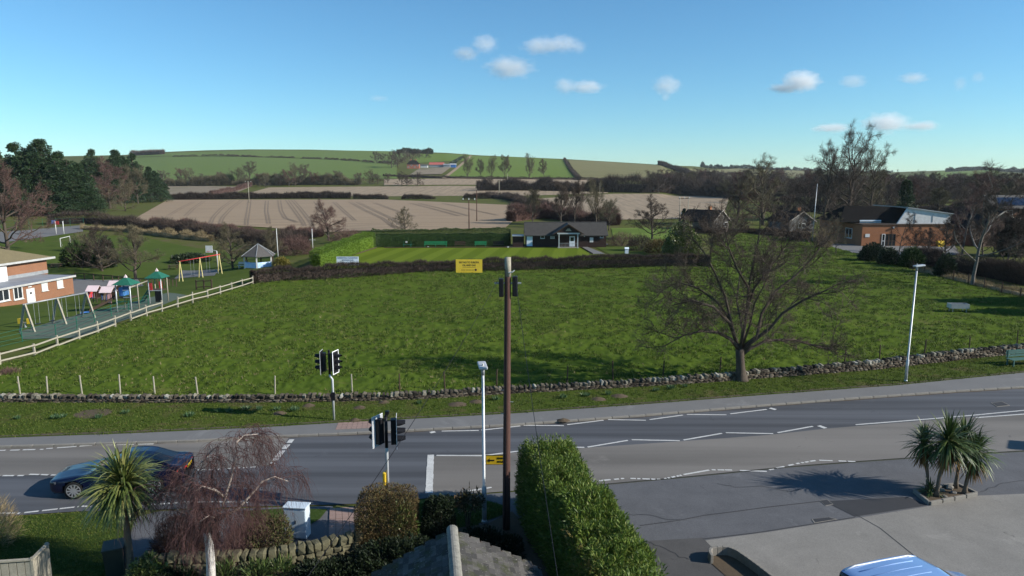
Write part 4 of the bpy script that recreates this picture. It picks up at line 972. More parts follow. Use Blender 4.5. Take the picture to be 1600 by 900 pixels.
def lamp_post(label, base, h, lean, head_dir, bracket=True, head=None):
    o = thing('street_lamp', label, 'street lamp', base); o.rotation_euler = lean
    MB().tube([(0, 0, -.1), (0, 0, 1.35), (0, 0, 1.4), (0, 0, h)], [.085, .085, .052, .048], 12).build('column', m_galv, o, True)
    MB().tube([(0, 0, .02), (0, 0, .1)], [.11, .09], 12).build('base_collar', m_galv, o, True)
    MB().box((0, -.086, .75), (.09, .012, .5)).build('access_door', m_steel2, o)
    hd = thing('x', 'x', 'x'); bpy.data.objects.remove(hd)
    L, Wd = .62, .30; c, s = math.cos(head_dir), math.sin(head_dir); cx, cy = c * .12, s * .12
    k = MB().box((0, 0, 0), (L, Wd, .10)).build('lantern', m_galv, o); k.location = (cx, cy, h + .06); k.rotation_euler = (0, -.12, head_dir); bevel_mod(k, .035, 3)
    MB().box((.06, 0, -.055), (L * .6, Wd * .8, .05)).build('lens', m_glass, k)
    MB().tube([(-.12, 0, .05), (-.12, 0, .13)], .035, 10).build('photocell', m_wpaint, k)
    MB().tube([(0, 0, h - .25), (0, 0, h + .02)], .06, 12).build('spigot', m_steel2, o, True)
    return o
lp1 = lamp_post('tall street lamp standing between the stone wall and the far footway', P(1415, 596, .11), 7.05, (0, math.radians(.5), 0), math.radians(4))
lp2 = lamp_post('street lamp carrying the yellow arrow sign', P(757, 816, .04), 5.75, (0, math.radians(-.2), 0), math.radians(100))
# yellow diversion sign on the near lamp
sg = thing('arrow_sign', 'yellow sign with black arrow clamped to the lamp post', 'sign', P(757, 816, 0))
m_ysign = pm('yellow_sign_face', (.62, .40, .02), (.55, .34, .015), 3, .5)
z0 = PD(770, 718, P(757, 816).y).z
MB().box((.40, -.02, z0), (.66, .012, .36)).build('plate', m_ysign, sg)
for x in (.07, .73):
    MB().box((.40 + (x - .4) * .99, -.03, z0), (.012, .014, .36)).build('frame_side', m_black, sg)
for dz in (.175, -.175): MB().box((.40, -.03, z0 + dz), (.64, .014, .012)).build('frame_rail', m_black, sg)
ar = MB(); ar.box((.28, -.03, z0 - .02), (.18, .01, .045)); ar.add([(.11, -.035, z0 - .02), (.20, -.035, z0 + .06), (.20, -.035, z0 - .10)], [(0, 1, 2)]); ar.build('arrow', m_black, sg)
lt = MB(); rr = random.Random(2)
for zz, xs in ((.06, (.48, .53, .58, .63, .68)), (-.07, (.49, .54, .60, .66))):
    for x in xs: lt.box((x, -.03, z0 + zz), (.022, .008, .07)); lt.box((x + .014, -.03, z0 + zz + rr.choice((-.02, .02))), (.028, .007, .015))
lt.build('lettering', m_black, sg)
for z in (.12, -.12): MB().tube([(0, 0, z0 + z - .02), (0, 0, z0 + z + .02)], .075, 12).build('clamp', m_steel2, sg)

# telegraph pole
pb_ = P(791, 826, .03); tp = thing('telegraph_pole', 'tall brown wooden telegraph pole beside the conifer hedge', 'pole', pb_)
topz = PD(793.5, 403, pb_.y); Hp = topz.z - .03; lx = topz.x - pb_.x
ptx = [(lx * t, 0, Hp * t - .1 * (t == 0)) for t in np.linspace(0, 1, 9)]
MB().tube(ptx, [.138 - .035 * t for t in np.linspace(0, 1, 9)], 16).build('shaft', m_polew, tp, True)
MB().tube([(lx, 0, Hp - .62), (lx, 0, Hp + .02)], [.108, .104], 16).build('weathered_top', m_oldwood, tp, True)
for x, z, w, hh in ((-.22, Hp - 1.0, .16, .62), (.24, Hp - .95, .18, .68)):
    q = MB().box((lx + x, .0, z), (w, .22, hh)).build('terminal_box', m_black, tp); bevel_mod(q, .03)
MB().bar((lx - .45, 0, Hp - .85), (lx + .45, 0, Hp - .85), .06, .05).build('crossbar', m_steel2, tp)
MB().tube([(lx + .02, -.1, Hp - .48), (lx + .15, -.12, Hp - .46), (lx + .22, -.12, Hp - .40)], .022, 8).build('hook', m_wpaint, tp)
for i in range(7): MB().tube([(lx * .5 + (.1 if i % 2 else -.1), -.05, 2.6 + i * .42), (lx * .5 + (.22 if i % 2 else -.22), -.05, 2.6 + i * .42)], .011, 6).build('step_iron', m_steel2, tp) if Hp > 9.5 and i > 3 else None
MB().tube([(-.05, -.16, .1), (lx * .9 - .03, -.118, Hp - 1.2)], .02, 6).build('cable_guard', m_black, tp)
def wire(label, a, b, sag):
    a, b = Vector(a), Vector(b); pts = [a.lerp(b, t) - Vector((0, 0, sag * 4 * t * (1 - t))) for t in np.linspace(0, 1, 14)]
    o = MB().tube([p - a for p in pts], .008, 5).build('telephone_wire', m_black, loc=a); tag(o, label, 'wire')
tw = pb_ + Vector((lx, 0, Hp - .6))
wire('thin telephone wire running down from the pole over the pink paving', tw + Vector((-.25, 0, 0)), PD(478, 905, 11.5), .25)
wire('thin telephone wire passing down across the conifer hedge', tw + Vector((.25, 0, 0)), PD(872, 905, 13.0), .2)

# cabinet, bin, box
cb = thing('utility_cabinet', 'pale blue grey utility cabinet beside the pink paving', 'cabinet', P(462, 842, .03), math.radians(-6))
m_cab = pm('cabinet_paint', (.52, .60, .66), (.44, .51, .57), 2, .45)
q = MB().box((0, .2, .56), (.78, .40, 1.10)).build('casing', m_cab, cb); bevel_mod(q, .015)
q = MB().box((0, .2, 1.135), (.84, .46, .05)).build('lid', m_cab, cb); bevel_mod(q, .015)
for x in (-.19, .19): MB().box((x, -.006, .55), (.362, .014, .98)).build('door', m_cab, cb)
MB().box((.03, -.02, .62), (.025, .02, .12)).build('handle', m_black, cb); MB().box((0, .2, .0), (.72, .36, .05)).build('plinth', m_kerb, cb)
bn = thing('wheelie_bin', 'dark wheelie bin behind the cabbage palm trunk', 'bin', P(182, 898, .014), math.radians(25))
q = MB(); q.add([(-.24, -.26, .08), (.24, -.26, .08), (.24, .26, .08), (-.24, .26, .08), (-.29, -.34, .98), (.29, -.34, .98), (.29, .34, .98), (-.29, .34, .98)], [(3, 2, 1, 0), (4, 5, 6, 7), (0, 1, 5, 4), (1, 2, 6, 5), (2, 3, 7, 6), (3, 0, 4, 7)])
m_bin = pm('dark_green_plastic', (.015, .028, .024), (.011, .02, .018), 4, .5)
q.build('body', m_bin, bn); q = MB().box((0, -.02, 1.01), (.62, .74, .06)).build('lid', m_bin, bn); bevel_mod(q, .02)
MB().tube([(-.26, .40, .98), (.26, .40, .98)], .02, 8).build('handle', m_bin, bn)
for x in (-.25, .25): MB().tube([(x - .03, .28, .10), (x + .03, .28, .10)], .10, 12).build('wheel', m_black, bn)
# timber bin store at the edge
ts = thing('timber_store', 'pale timber bin store with a sloping lid at the lawn edge', 'bin store', P(18, 930, .05), math.radians(8))
for i in range(7): MB().box((-.75 + i * .22, -.0, .5), (.20, .025, 1.05)).build('board', m_oldwood, ts)
for i in range(4): MB().box((.68, .12 + i * .22, .5), (.025, .20, 1.05)).build('board', m_oldwood, ts)
for x in (-.85, .66): MB().box((x, .02, .55), (.08, .08, 1.2)).build('post', m_oldwood, ts)
MB().box((.66, .86, .55), (.08, .08, 1.2)).build('post', m_oldwood, ts)
MB().bar((-.85, 0, 1.10), (.68, 0, 1.10), .10, .05).build('rail', m_oldwood, ts); MB().bar((.67, 0, 1.10), (.67, .9, 1.10), .10, .05).build('rail', m_oldwood, ts)

# ------------------------------------------------------------------ vehicles (lofted bodies)
def cr(K, t):
    K = np.asarray(K, float); n = len(K); x = np.clip(t, 0, n - 1 - 1e-9); i = x.astype(int); f = (x - i)[:, None]
    p0, p1, p2, p3 = K[np.maximum(i - 1, 0)], K[i], K[np.minimum(i + 1, n - 1)], K[np.minimum(i + 2, n - 1)]
    f = f.reshape((-1,) + (1,) * (K.ndim - 1))
    return .5 * (2 * p1 + (p2 - p0) * f + (2 * p0 - 5 * p1 + 4 * p2 - p3) * f * f + (3 * p1 - p0 - 3 * p2 + p3) * f ** 3)
def vehicle(name, label, loc, rz, st, axles, wheel_r, track, paint, glass_i, glass_j, cat='car', front_glass=None, spokes=10, ns=6, rim_mat=None):
    """st: stations (x, [(y,z) * 8] half section from sill to roof centre)"""
    o = thing(name, label, cat, loc, rz)
    K = np.array([[(x if len(q) == 2 else x + q[2], q[0], q[1]) for q in sec] for x, sec in st]); ni, nj = K.shape[:2]
    ti = np.linspace(0, ni - 1, (ni - 1) * ns + 1); A = cr(K, ti); tj = np.linspace(0, nj - 1, (nj - 1) * 4 + 1); A = np.transpose(cr(np.transpose(A, (1, 0, 2)), tj), (1, 0, 2))
    n, m = A.shape[:2]; body, glass = [], []
    Vall = np.concatenate([A.reshape(-1, 3), (A * np.array([1, -1, 1])).reshape(-1, 3)]); off = n * m
    for i in range(n - 1):
        for j in range(m - 1):
            c = (A[i, j] + A[i + 1, j + 1]) / 2
            if c[2] < wheel_r * 2.4 and any((c[0] - ax) ** 2 + (c[2] - wheel_r) ** 2 < (wheel_r + .06) ** 2 for ax in axles) and tj[j] < 4: continue
            g = any(a <= ti[i] + .5 / ns < b and c_ <= tj[j] + .1 < d for (a, b, c_, d) in glass_i)
            q = (i * m + j, (i + 1) * m + j, (i + 1) * m + j + 1, i * m + j + 1)
            (glass if g else body).append(q); (glass if g else body).append(tuple(off + k for k in q[::-1]))
    for nm, fs, mt in (('body', body, paint), ('glazing', glass, m_carglass)):
        F = np.array(fs); u = np.unique(F); mp = np.full(len(Vall), -1); mp[u] = np.arange(len(u))
        link(nm, npmesh(nm, Vall[u], mp[F], mt, True), o)
    # floor and wheel wells
    x0, x1 = K[0, 0, 0], K[-1, 0, 0]; MB().box(((x0 + x1) / 2, 0, wheel_r * 1.05), ((x1 - x0) * .96, track * .78, wheel_r * 1.1)).build('underbody', m_black, o)
    for ax in axles:
        for s in (-1, 1):
            y = s * track / 2; w = MB(); w.tube([(0, -.11, 0), (0, -.10, 0), (0, .10, 0), (0, .11, 0)], [wheel_r * .93, wheel_r, wheel_r, wheel_r * .93], 28)
            t = w.build('wheel', m_tyre, o, True); t.location = (ax, y, wheel_r)
            r = MB(); yy = s * .113; r.tube([(0, yy - s * .03, 0), (0, yy, 0)], [wheel_r * .70, wheel_r * .70], 24)
            r.build('hub_well', m_black, t)
            r = MB()
            for k in range(24):
                a, b = 2 * math.pi * k / 24, 2 * math.pi * (k + 1) / 24
                r.bar((math.cos(a) * wheel_r * .72, yy, math.sin(a) * wheel_r * .72), (math.cos(b) * wheel_r * .72, yy, math.sin(b) * wheel_r * .72), .02, wheel_r * .09, (0, 1, 0))
            for k in range(spokes):
                a = 2 * math.pi * k / spokes; r.bar((0, yy + s * .012, 0), (math.cos(a) * wheel_r * .7, yy + s * .004, math.sin(a) * wheel_r * .7), .055, .02, (0, 1, 0))
            r.build('rim', m_rim, t)
    return o, A
m_carpaint = pm('navy_metallic', (.003, .007, .032), (.003, .006, .026), 40, .3, metal=.2, coat=.5, spec=.25)
m_carglass = glassm('car_glass', (.008, .010, .013)); m_tyre = pm('tyre', (.015, .015, .015), (.01, .01, .01), 8, .9)
m_rim = pm('alloy_rim', (.62, .63, .65), (.55, .56, .58), 4, .3, metal=.8)
m_plate = pm('yellow_plate', (.80, .52, .01), (.75, .48, .01), 4, .4)
m_tail = pm('tail_lamp', (.42, .008, .012), (.30, .006, .01), 4, .15)
m_chrome = pm('chrome', (.7, .7, .72), (.6, .6, .62), 4, .15, metal=1)
_tb = m_tail.node_tree.nodes['Principled BSDF']; _tb.inputs['Emission Color'].default_value = (1, .02, .02, 1); _tb.inputs['Emission Strength'].default_value = .8   # lit brake lamps
def sec(w, sill, mid, sh, belt, gt, wr, zr, wsill=None, nose=0.):
    return [(w * .86, sill), (w * .97, sill + .10), (w, mid), (w * .985, sh), (w * .93, belt), (wr + (w * .93 - wr) * .18, gt), (wr * .86, zr - .015), (0.0, zr + .015)]
car_st = [(-2.46, sec(.62, .34, .50, .60, .66, .68, .52, .70)), (-2.40, sec(.74, .24, .50, .62, .69, .72, .60, .74)), (-2.1, sec(.86, .20, .50, .66, .76, .79, .62, .81)), (-1.5, sec(.925, .19, .52, .70, .84, .88, .66, .90)), (-.98, sec(.935, .19, .52, .73, .92, .955, .66, .965)),
          (-.35, sec(.935, .19, .52, .75, .95, 1.22, .60, 1.26)), (.15, sec(.935, .19, .53, .76, .965, 1.38, .58, 1.43)), (.65, sec(.935, .19, .54, .77, .975, 1.41, .58, 1.455)), (1.15, sec(.935, .19, .55, .79, .985, 1.36, .56, 1.41)), (1.65, sec(.93, .20, .56, .82, 1.00, 1.19, .56, 1.22)),
          (2.0, sec(.915, .22, .58, .86, 1.01, 1.06, .62, 1.075)), (2.3, sec(.86, .25, .60, .88, 1.00, 1.03, .64, 1.04)), (2.44, sec(.80, .30, .60, .84, .95, .985, .62, 1.0)), (2.48, sec(.70, .36, .60, .78, .86, .89, .55, .91))]
cpos = P(188, 766, 0)
hd = math.atan2(P(330, 760).y - P(60, 775).y, P(330, 760).x - P(60, 775).x)
CAR, _ = vehicle('car', 'dark navy saloon car driving past behind the cabbage palm', P(196, 760, .004), hd + .03, car_st, (-1.52, 1.40), .345, 1.62, m_carpaint, [(5.1, 9.2, 4.0, 5.0), (3.9, 5.9, 5.0, 7.0), (8.1, 9.9, 5.0, 7.0)], None)
pl = MB().box((0, 0, 0), (.012, .52, .11)).build('number_plate', m_plate, CAR, loc=(2.505, 0, .80)); pl.rotation_euler = (0, .12, 0)
ch = MB()
for k in range(7): ch.box((.008, -.2 + k * .062 + (.02 if k > 3 else 0), 0), (.004, .032, .07))
ch.build('characters', m_black, pl)
for s in (-1, 1):
    q = MB(); q.add([(2.475, s * .36, .83), (2.475, s * .36, .90), (2.40, s * .70, .93), (2.40, s * .70, .82), (2.25, s * .868, .90), (2.25, s * .868, .84)], [(0, 1, 2, 3), (3, 2, 4, 5)])
    q.v = [(x + .02, y * 1.012, z) for x, y, z in q.v]; q.build('tail_light', m_tail, CAR)
    q = MB(); q.add([(-2.36, s * .70, .60), (-2.36, s * .70, .68), (-2.10, s * .87, .74), (-2.12, s * .87, .64)], [(0, 1, 2, 3)]); q.v = [(x - .015, y * 1.015, z) for x, y, z in q.v]; q.build('headlight', m_chrome, CAR)
    q = MB().box((-.62, s * 1.03, .98), (.12, .20, .13)).build('wing_mirror', m_carpaint, CAR); bevel_mod(q, .04, 3)
    for xx in (.12, 1.02): MB().bar((xx, s * .935, .80), (xx + .2, s * .935, .80), .025, .03).build('door_handle', m_chrome, CAR)
    q = MB().tube([(-.72, s * .878, .935), (-.3, s * .885, .965), (.8, s * .885, .985), (1.5, s * .875, 1.005)], .010, 6).build('window_trim', m_chrome, CAR)
MB().bar((2.52, -.40, .905), (2.52, .40, .905), .02, .03).build('boot_trim', m_chrome, CAR)

m_ribp = pm('van_rib', (.26, .40, .66), (.24, .37, .62), 30, .6)
m_vanpaint = pm('pale_blue_metallic', (.22, .36, .62), (.20, .33, .58), 30, .22, metal=.25, coat=1.0)
def vsec(w, sill, mid, sh, belt, gt, wr, zr): return [(w * .92, sill), (w * .99, sill + .1), (w, mid), (w, sh), (w * .985, belt), (wr + (w * .985 - wr) * .25, gt), (wr * .93, zr - .02), (0.0, zr + .035)]
van_st = [(-2.30, vsec(.70, .40, .6, .75, .85, .9, .62, .95)), (-2.22, vsec(.84, .28, .6, .78, .95, 1.0, .70, 1.05)), (-1.7, vsec(.90, .24, .6, .85, 1.08, 1.14, .74, 1.18)), (-1.2, vsec(.92, .22, .6, .9, 1.15, 1.35, .74, 1.42)), (-.6, vsec(.92, .22, .6, .92, 1.18, 1.72, .72, 1.80)),
          (-.2, vsec(.92, .22, .6, .92, 1.18, 1.80, .75, 1.88)), (.6, vsec(.92, .22, .6, .92, 1.18, 1.82, .76, 1.91)), (1.5, vsec(.92, .22, .6, .92, 1.18, 1.80, .76, 1.89)), (1.98, vsec(.91, .24, .6, .92, 1.18, 1.74, .73, 1.84)), (2.12, vsec(.88, .3, .6, .92, 1.15, 1.55, .68, 1.66)), (2.18, vsec(.78, .4, .6, .9, 1.0, 1.10, .6, 1.14))]
vp = PD(1400, 890, 17.6)
VAN, VA = vehicle('van', 'pale blue van with ribbed roof parked on the concrete', (PD(1405, 884, 17.2).x + .67, 17.2, .02), math.radians(197), van_st, (-1.35, 1.35), .33, 1.56, m_vanpaint, [(4.6, 8.4, 4.0, 5.0), (2.6, 4.2, 5.0, 7.0), (8.2, 9.4, 5.0, 6.6)], None, cat='van')
for y in (-.45, -.15, .15, .45): MB().tube([(-.1, y, 1.915 - abs(y) * .05), (.6, y, 1.94 - abs(y) * .05), (1.7, y, 1.915 - abs(y) * .05)], .014, 6).build('roof_rib', m_ribp, VAN, True)
for s in (-1, 1):
    MB().tube([(-.5, s * .70, 1.80), (-.2, s * .71, 1.885), (1.6, s * .72, 1.89), (1.95, s * .70, 1.83)], .022, 8).build('roof_rail', m_wborder, VAN, True)
    q = MB().box((-1.0, s * 1.03, 1.2), (.12, .2, .18)).build('wing_mirror', m_black, VAN); bevel_mod(q, .04)
    MB().box((2.16, s * .80, 1.0), (.06, .14, .5)).build('tail_light', m_tail, VAN)
MB().box((2.2, 0, .75), (.012, .52, .11)).build('number_plate', m_plate, VAN)
# ------------------------------------------------------------------ near planting, garage roof, planters
# bed of cabbage palms on the forecourt
bed_px = [(1428, 770), (1452, 790), (1526, 775), (1496, 760)]
bed = [P(*p) for p in bed_px]
pb = thing('planting_bed', 'kerbed soil bed holding the cluster of cabbage palms', 'planter', (bed[0].x, bed[0].y, 0))
o0 = bed[0].xy
MB().prism([(p.x - o0.x, p.y - o0.y) for p in bed], .0, .10).build('soil', m_soil, pb)
rng_ = random.Random(8)
for a, b in zip(bed, bed[1:] + bed[:1]):
    n = max(2, int((b - a).length / .6))
    for i in range(n):
        p, q = a.lerp(b, (i + .03) / n), a.lerp(b, (i + .97) / n)
        k = MB().bar((p.x - o0.x, p.y - o0.y, .08), (q.x - o0.x, q.y - o0.y, .08 + rng_.uniform(-.01, .01)), .11, .17).build('edging_stone', m_kerb, pb); bevel_mod(k, .02)
for i, (px, py, r) in enumerate([(1470, 766, .13), (1484, 762, .16), (1476, 776, .09), (1490, 770, .1)]):
    q = P(px, py, .12); link('stone', rock_mesh('stone', 70 + i, m_kerb), pb, (q.x - o0.x, q.y - o0.y, .13), (0, 0, i), (r * 2, r * 1.5, r))
def palm_at(label, bx, by, cx, cy, r, n, seed, **k):
    b = P(bx, by, .10); c = PD(cx, cy, b.y); cordyline('cabbage_palm', label, b, c.z - .1, r, n, seed, lean=(c.x - b.x, 0), **k)
PG = 'cabbage palms in the kerbed bed'
palm_at('slim dark cabbage palm nearest the tarmac patch in the bed', 1449, 766, 1444, 688, .82, 150, 1, group=PG, skirt=80, trunk_r=.07, lw=.055)
palm_at('largest cabbage palm of the bed with a full dark crown', 1463, 775, 1482, 686, 1.12, 260, 2, group=PG, skirt=110, trunk_r=.085, lw=.06)
palm_at('upright cabbage palm behind the largest one in the bed', 1493, 762, 1506, 684, .95, 190, 3, group=PG, skirt=95, trunk_r=.08, lw=.06)
palm_at('short yellowish cabbage palm at the bed corner', 1507, 771, 1523, 705, .92, 190, 4, group=PG, skirt=110, trunk_r=.085, lw=.055)
q = P(1453, 772, .1); cordyline('young_cabbage_palm', 'stemless young cabbage palm at the foot of the cluster', q, .18, .55, 70, 5, skirt=0, trunk_r=.05, lw=.045)
# invented palm and sign board out of view, added to cast shadows in
cordyline('cabbage_palm', 'invented unseen cabbage palm casting its shadow from beyond the bed', (30.6, 26.9, .02), 2.6, 1.0, 170, 15, skirt=40, trunk_r=.09, lw=.06)
py_ = thing('shadow_board', 'invented unseen board casting a shadow across the road', 'sign', (30.4, 29.3, 0), .9)
MB().box((0, 0, 2.6), (1.3, .18, 2.2)).build('panel', m_wpaint, py_); [MB().tube([(x, 0, -.1), (x, 0, 1.6)], .06, 8).build('post', m_galv, py_) for x in (-.5, .5)]
# big cabbage palm over the drive
b = Vector((-11.25, 20.1, .03)); c = PD(192, 757, 20.1)
cordyline('cabbage_palm', 'large yellow green cabbage palm over the driveway', (c.x, 20.1, .03), c.z, 1.26, 520, 6, mat=m_cordy, skirt=25, trunk_r=.13, lw=.07, droop=1.3)

m_leyb = leafm('browned_conifer_leaves', [(0, (.09, .07, .02)), (.5, (.15, .13, .03)), (1, (.22, .17, .06))], .7, .2)
# conifer hedge running up from the forecourt
HP = [(1.3, 24.6), (1.7, 22.5), (2.1, 20.5), (2.55, 18.3), (3.05, 16.0), (3.5, 13.6)]
me = hedge_mesh(HP, 2.15, 2.5, 64000, .15, .032, seed=3, shell=.16, rag=.22, upb=.55, round_=.35, lump=1.2, inner=.12, zfun=lambda x, y: np.asarray(x) * 0.0)
me.materials.clear(); me.materials.append(m_ley)
rngh = np.random.default_rng(5)
# feathery sprays poking out of the top and the sunny side
xy, d, s, tot = path_sample(HP, 520, rngh); nr = np.stack([-d[:, 1], d[:, 0]], 1); w = (rngh.random(520) * 2 - 1); z = np.where(np.abs(w) > .75, 1.0 + 1.4 * rngh.random(520), 2.38 + .2 * rngh.random(520))
C = np.c_[xy + nr * (w * .95)[:, None], z]; V, F = cloud_leaves(rngh, C, np.full(520, .20), 60, .13, .028, .9, .7)
o = link('conifer_hedge', me, loc=(0, 0, .03)); tag(o, 'tall bright green conifer hedge beside the garage', 'hedge')
link('sprays', npmesh('sprays', V, F, m_ley), o)
# browned shoots at the near end and scattered long leaders
xy, d, s, tot = path_sample(HP, 260, rngh); kp = (s > tot * .55) & (rngh.random(260) < .75); xy, d = xy[kp], d[kp]; nr = np.stack([-d[:, 1], d[:, 0]], 1); w = -(.25 + .75 * rngh.random(len(xy)))
V, F = cloud_leaves(rngh, np.c_[xy + nr * (w * 1.1)[:, None], 1.2 + 1.25 * rngh.random(len(xy))], np.full(len(xy), .2), 46, .13, .026, .9, .6); link('browned_sprays', npmesh('browned_sprays', V, F, m_leyb), o)
trg = [(np.array([[x, y, -.1], [x + .05, y, 1.2], [x + .08, y, 2.2]]), np.array([.07, .06, .02])) for x, y in [(HP[0][0] * (1 - t) + HP[-1][0] * t, HP[0][1] * (1 - t) + HP[-1][1] * t) for t in np.linspace(.05, .95, 9)]]
link('stems', npmesh('stems', *tubes(trg, 6), m_bark, True), o)

m_shade = leafm('blackish_shaded_leaves', [(0, (.006, .011, .005)), (.6, (.011, .02, .008)), (1, (.022, .034, .012))], .6, .2)  # leaf colour darkened to carry the garden's shade
# shrubs on the near side of the road
zf0 = lambda x, y: np.asarray(x) * 0.0
bush('clipped_bush', 'flat topped clipped bush with a brown top below the traffic light', P(606, 846, .03), 1.0, .80, 1.8, 34000, .065, .02, m_brownleaf, seed=2, boxy=9.0, lumps=.06)
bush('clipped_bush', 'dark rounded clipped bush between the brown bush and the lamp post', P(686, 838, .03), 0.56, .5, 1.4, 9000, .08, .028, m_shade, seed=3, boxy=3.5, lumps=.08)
bush('shrub', 'glossy bright leaved shrub in front of the brown bush', P(632, 850, .03), .42, .40, 1.35, 1500, .13, .06, m_laurel, seed=4, lumps=.3)
bush('shrub', 'open leggy rhododendron between dark bush and lamp post', P(731, 824, .03), .48, .42, .55, 700, .17, .05, leafm('rhododendron_leaves', [(0, (.03, .03, .012)), (.6, (.06, .05, .02)), (1, (.10, .06, .03))], .4, .5), seed=5, clear=.75, lumps=.4)
bush('shrub', 'shade-darkened evergreen shrub mass beside the garage wall', P(628, 884, .03), 1.35, .9, .8, 9000, .11, .04, m_shade, seed=6, lumps=.35)
bush('shrub', 'shade-darkened evergreen shrub under the lamp post side of the garage', P(752, 866, .03), 1.3, .8, .75, 9000, .11, .04, m_shade, seed=7, lumps=.3)
bush('clipped_bush', 'half bare clipped bush with cut twigs in front of the cabinet', P(418, 868, .03), .72, .62, 1.25, 7000, .11, .03, leafm('half_bare_leaves', [(0, (.05, .035, .02)), (.35, (.09, .06, .035)), (.6, (.05, .06, .02)), (1, (.09, .10, .03))], .8, .2), seed=8, boxy=4, lumps=.12)
bush('shrub', 'reddish brown bare shrub beside the birch', P(388, 872, .03), .75, .6, 1.15, 5000, .22, .012, m_twigr, seed=9, upb=.6)
bush('shrub', 'rounded russet shrub under the weeping birch', P(292, 868, .03), 1.05, .85, 1.2, 9000, .20, .014, leafm('russet_twigs', [(0, (.045, .022, .016)), (.6, (.085, .042, .03)), (1, (.13, .075, .05))], .85, .15), seed=10, upb=.3)
bush('shrub', 'leafy green shrub at the foot of the cabbage palm', P(228, 908, .03), .55, .5, .75, 1600, .12, .05, m_laurel, seed=11, lumps=.3)
bush('shrub', 'pale dry wispy shrub at the lawn edge', P(-14, 852, .05), .75, .7, 1.6, 3500, .30, .010, m_dry, seed=12, upb=.7)
for i, (px, py, h) in enumerate([(350, 905, .4), (402, 905, .5), (440, 898, .35)]):
    bush('garden_plant', ('strappy green plant beside the white birch trunk', 'strappy green plant below the half bare clipped bush', 'small strappy green plant below the pale cabinet')[i], P(px, py, .03), .35, .3, h, 300, .3, .03, m_cord, seed=30 + i, stems=False, upb=.8)
for i, (px, py, w, h) in enumerate([(560, 895, .8, .38), (500, 902, .8, .36), (270, 905, .7, .3), (660, 872, .7, .5)]):  # dark shrubs added over the soil, standing in for garden shade
    bush('shrub', ('low added shade-darkened shrub between the end of the mossy wall and the garage', 'low added shade-darkened shrub below the middle of the mossy wall', 'low added shade-darkened shrub between cabbage palm and birch trunk', 'added shade-darkened shrub between the brown bush and the garage gable')[i], P(px, py, .03), w, .7, h, 5000, .10, .04, m_shade, seed=70 + i, lumps=.3)
# garden wall of mossy stones, laid one by one
gw = thing('garden_wall', 'low rough garden wall of mossy upright stones', 'wall')
gp = [P(222, 898), P(330, 893), P(420, 890), P(480, 879), P(530, 866), P(566, 858)]
tot = path_sample(gp, 2, t=np.array([0, 1.]))[3]; rg = random.Random(3); gm = [rock_mesh('stone', 90 + k, m_gstone, .2) for k in range(7)]
for row, (z, hh, wmin, wmax, dp) in enumerate([(.08, .20, .25, .45, .5), (.27, .20, .22, .42, .46), (.52, .32, .16, .32, .40)]):
    s = 0; i = 0
    while s < tot - .15:
        L = rg.uniform(wmin, wmax); xy, d, _, _ = path_sample(gp, 1, t=np.array([min(1, (s + L / 2) / tot)])); i += 1
        hv = hh * rg.uniform(.8, 1.15)
        link('stone', gm[(i + row * 3) % 7], gw, (xy[0][0] + rg.uniform(-.04, .04), xy[0][1] + rg.uniform(-.04, .04), z + (hv - hh) / 2), (rg.uniform(-.1, .1), rg.uniform(-.12, .12), math.atan2(d[0][1], d[0][0]) + rg.uniform(-.12, .12)), (L * 1.02, dp, hv)); s += L

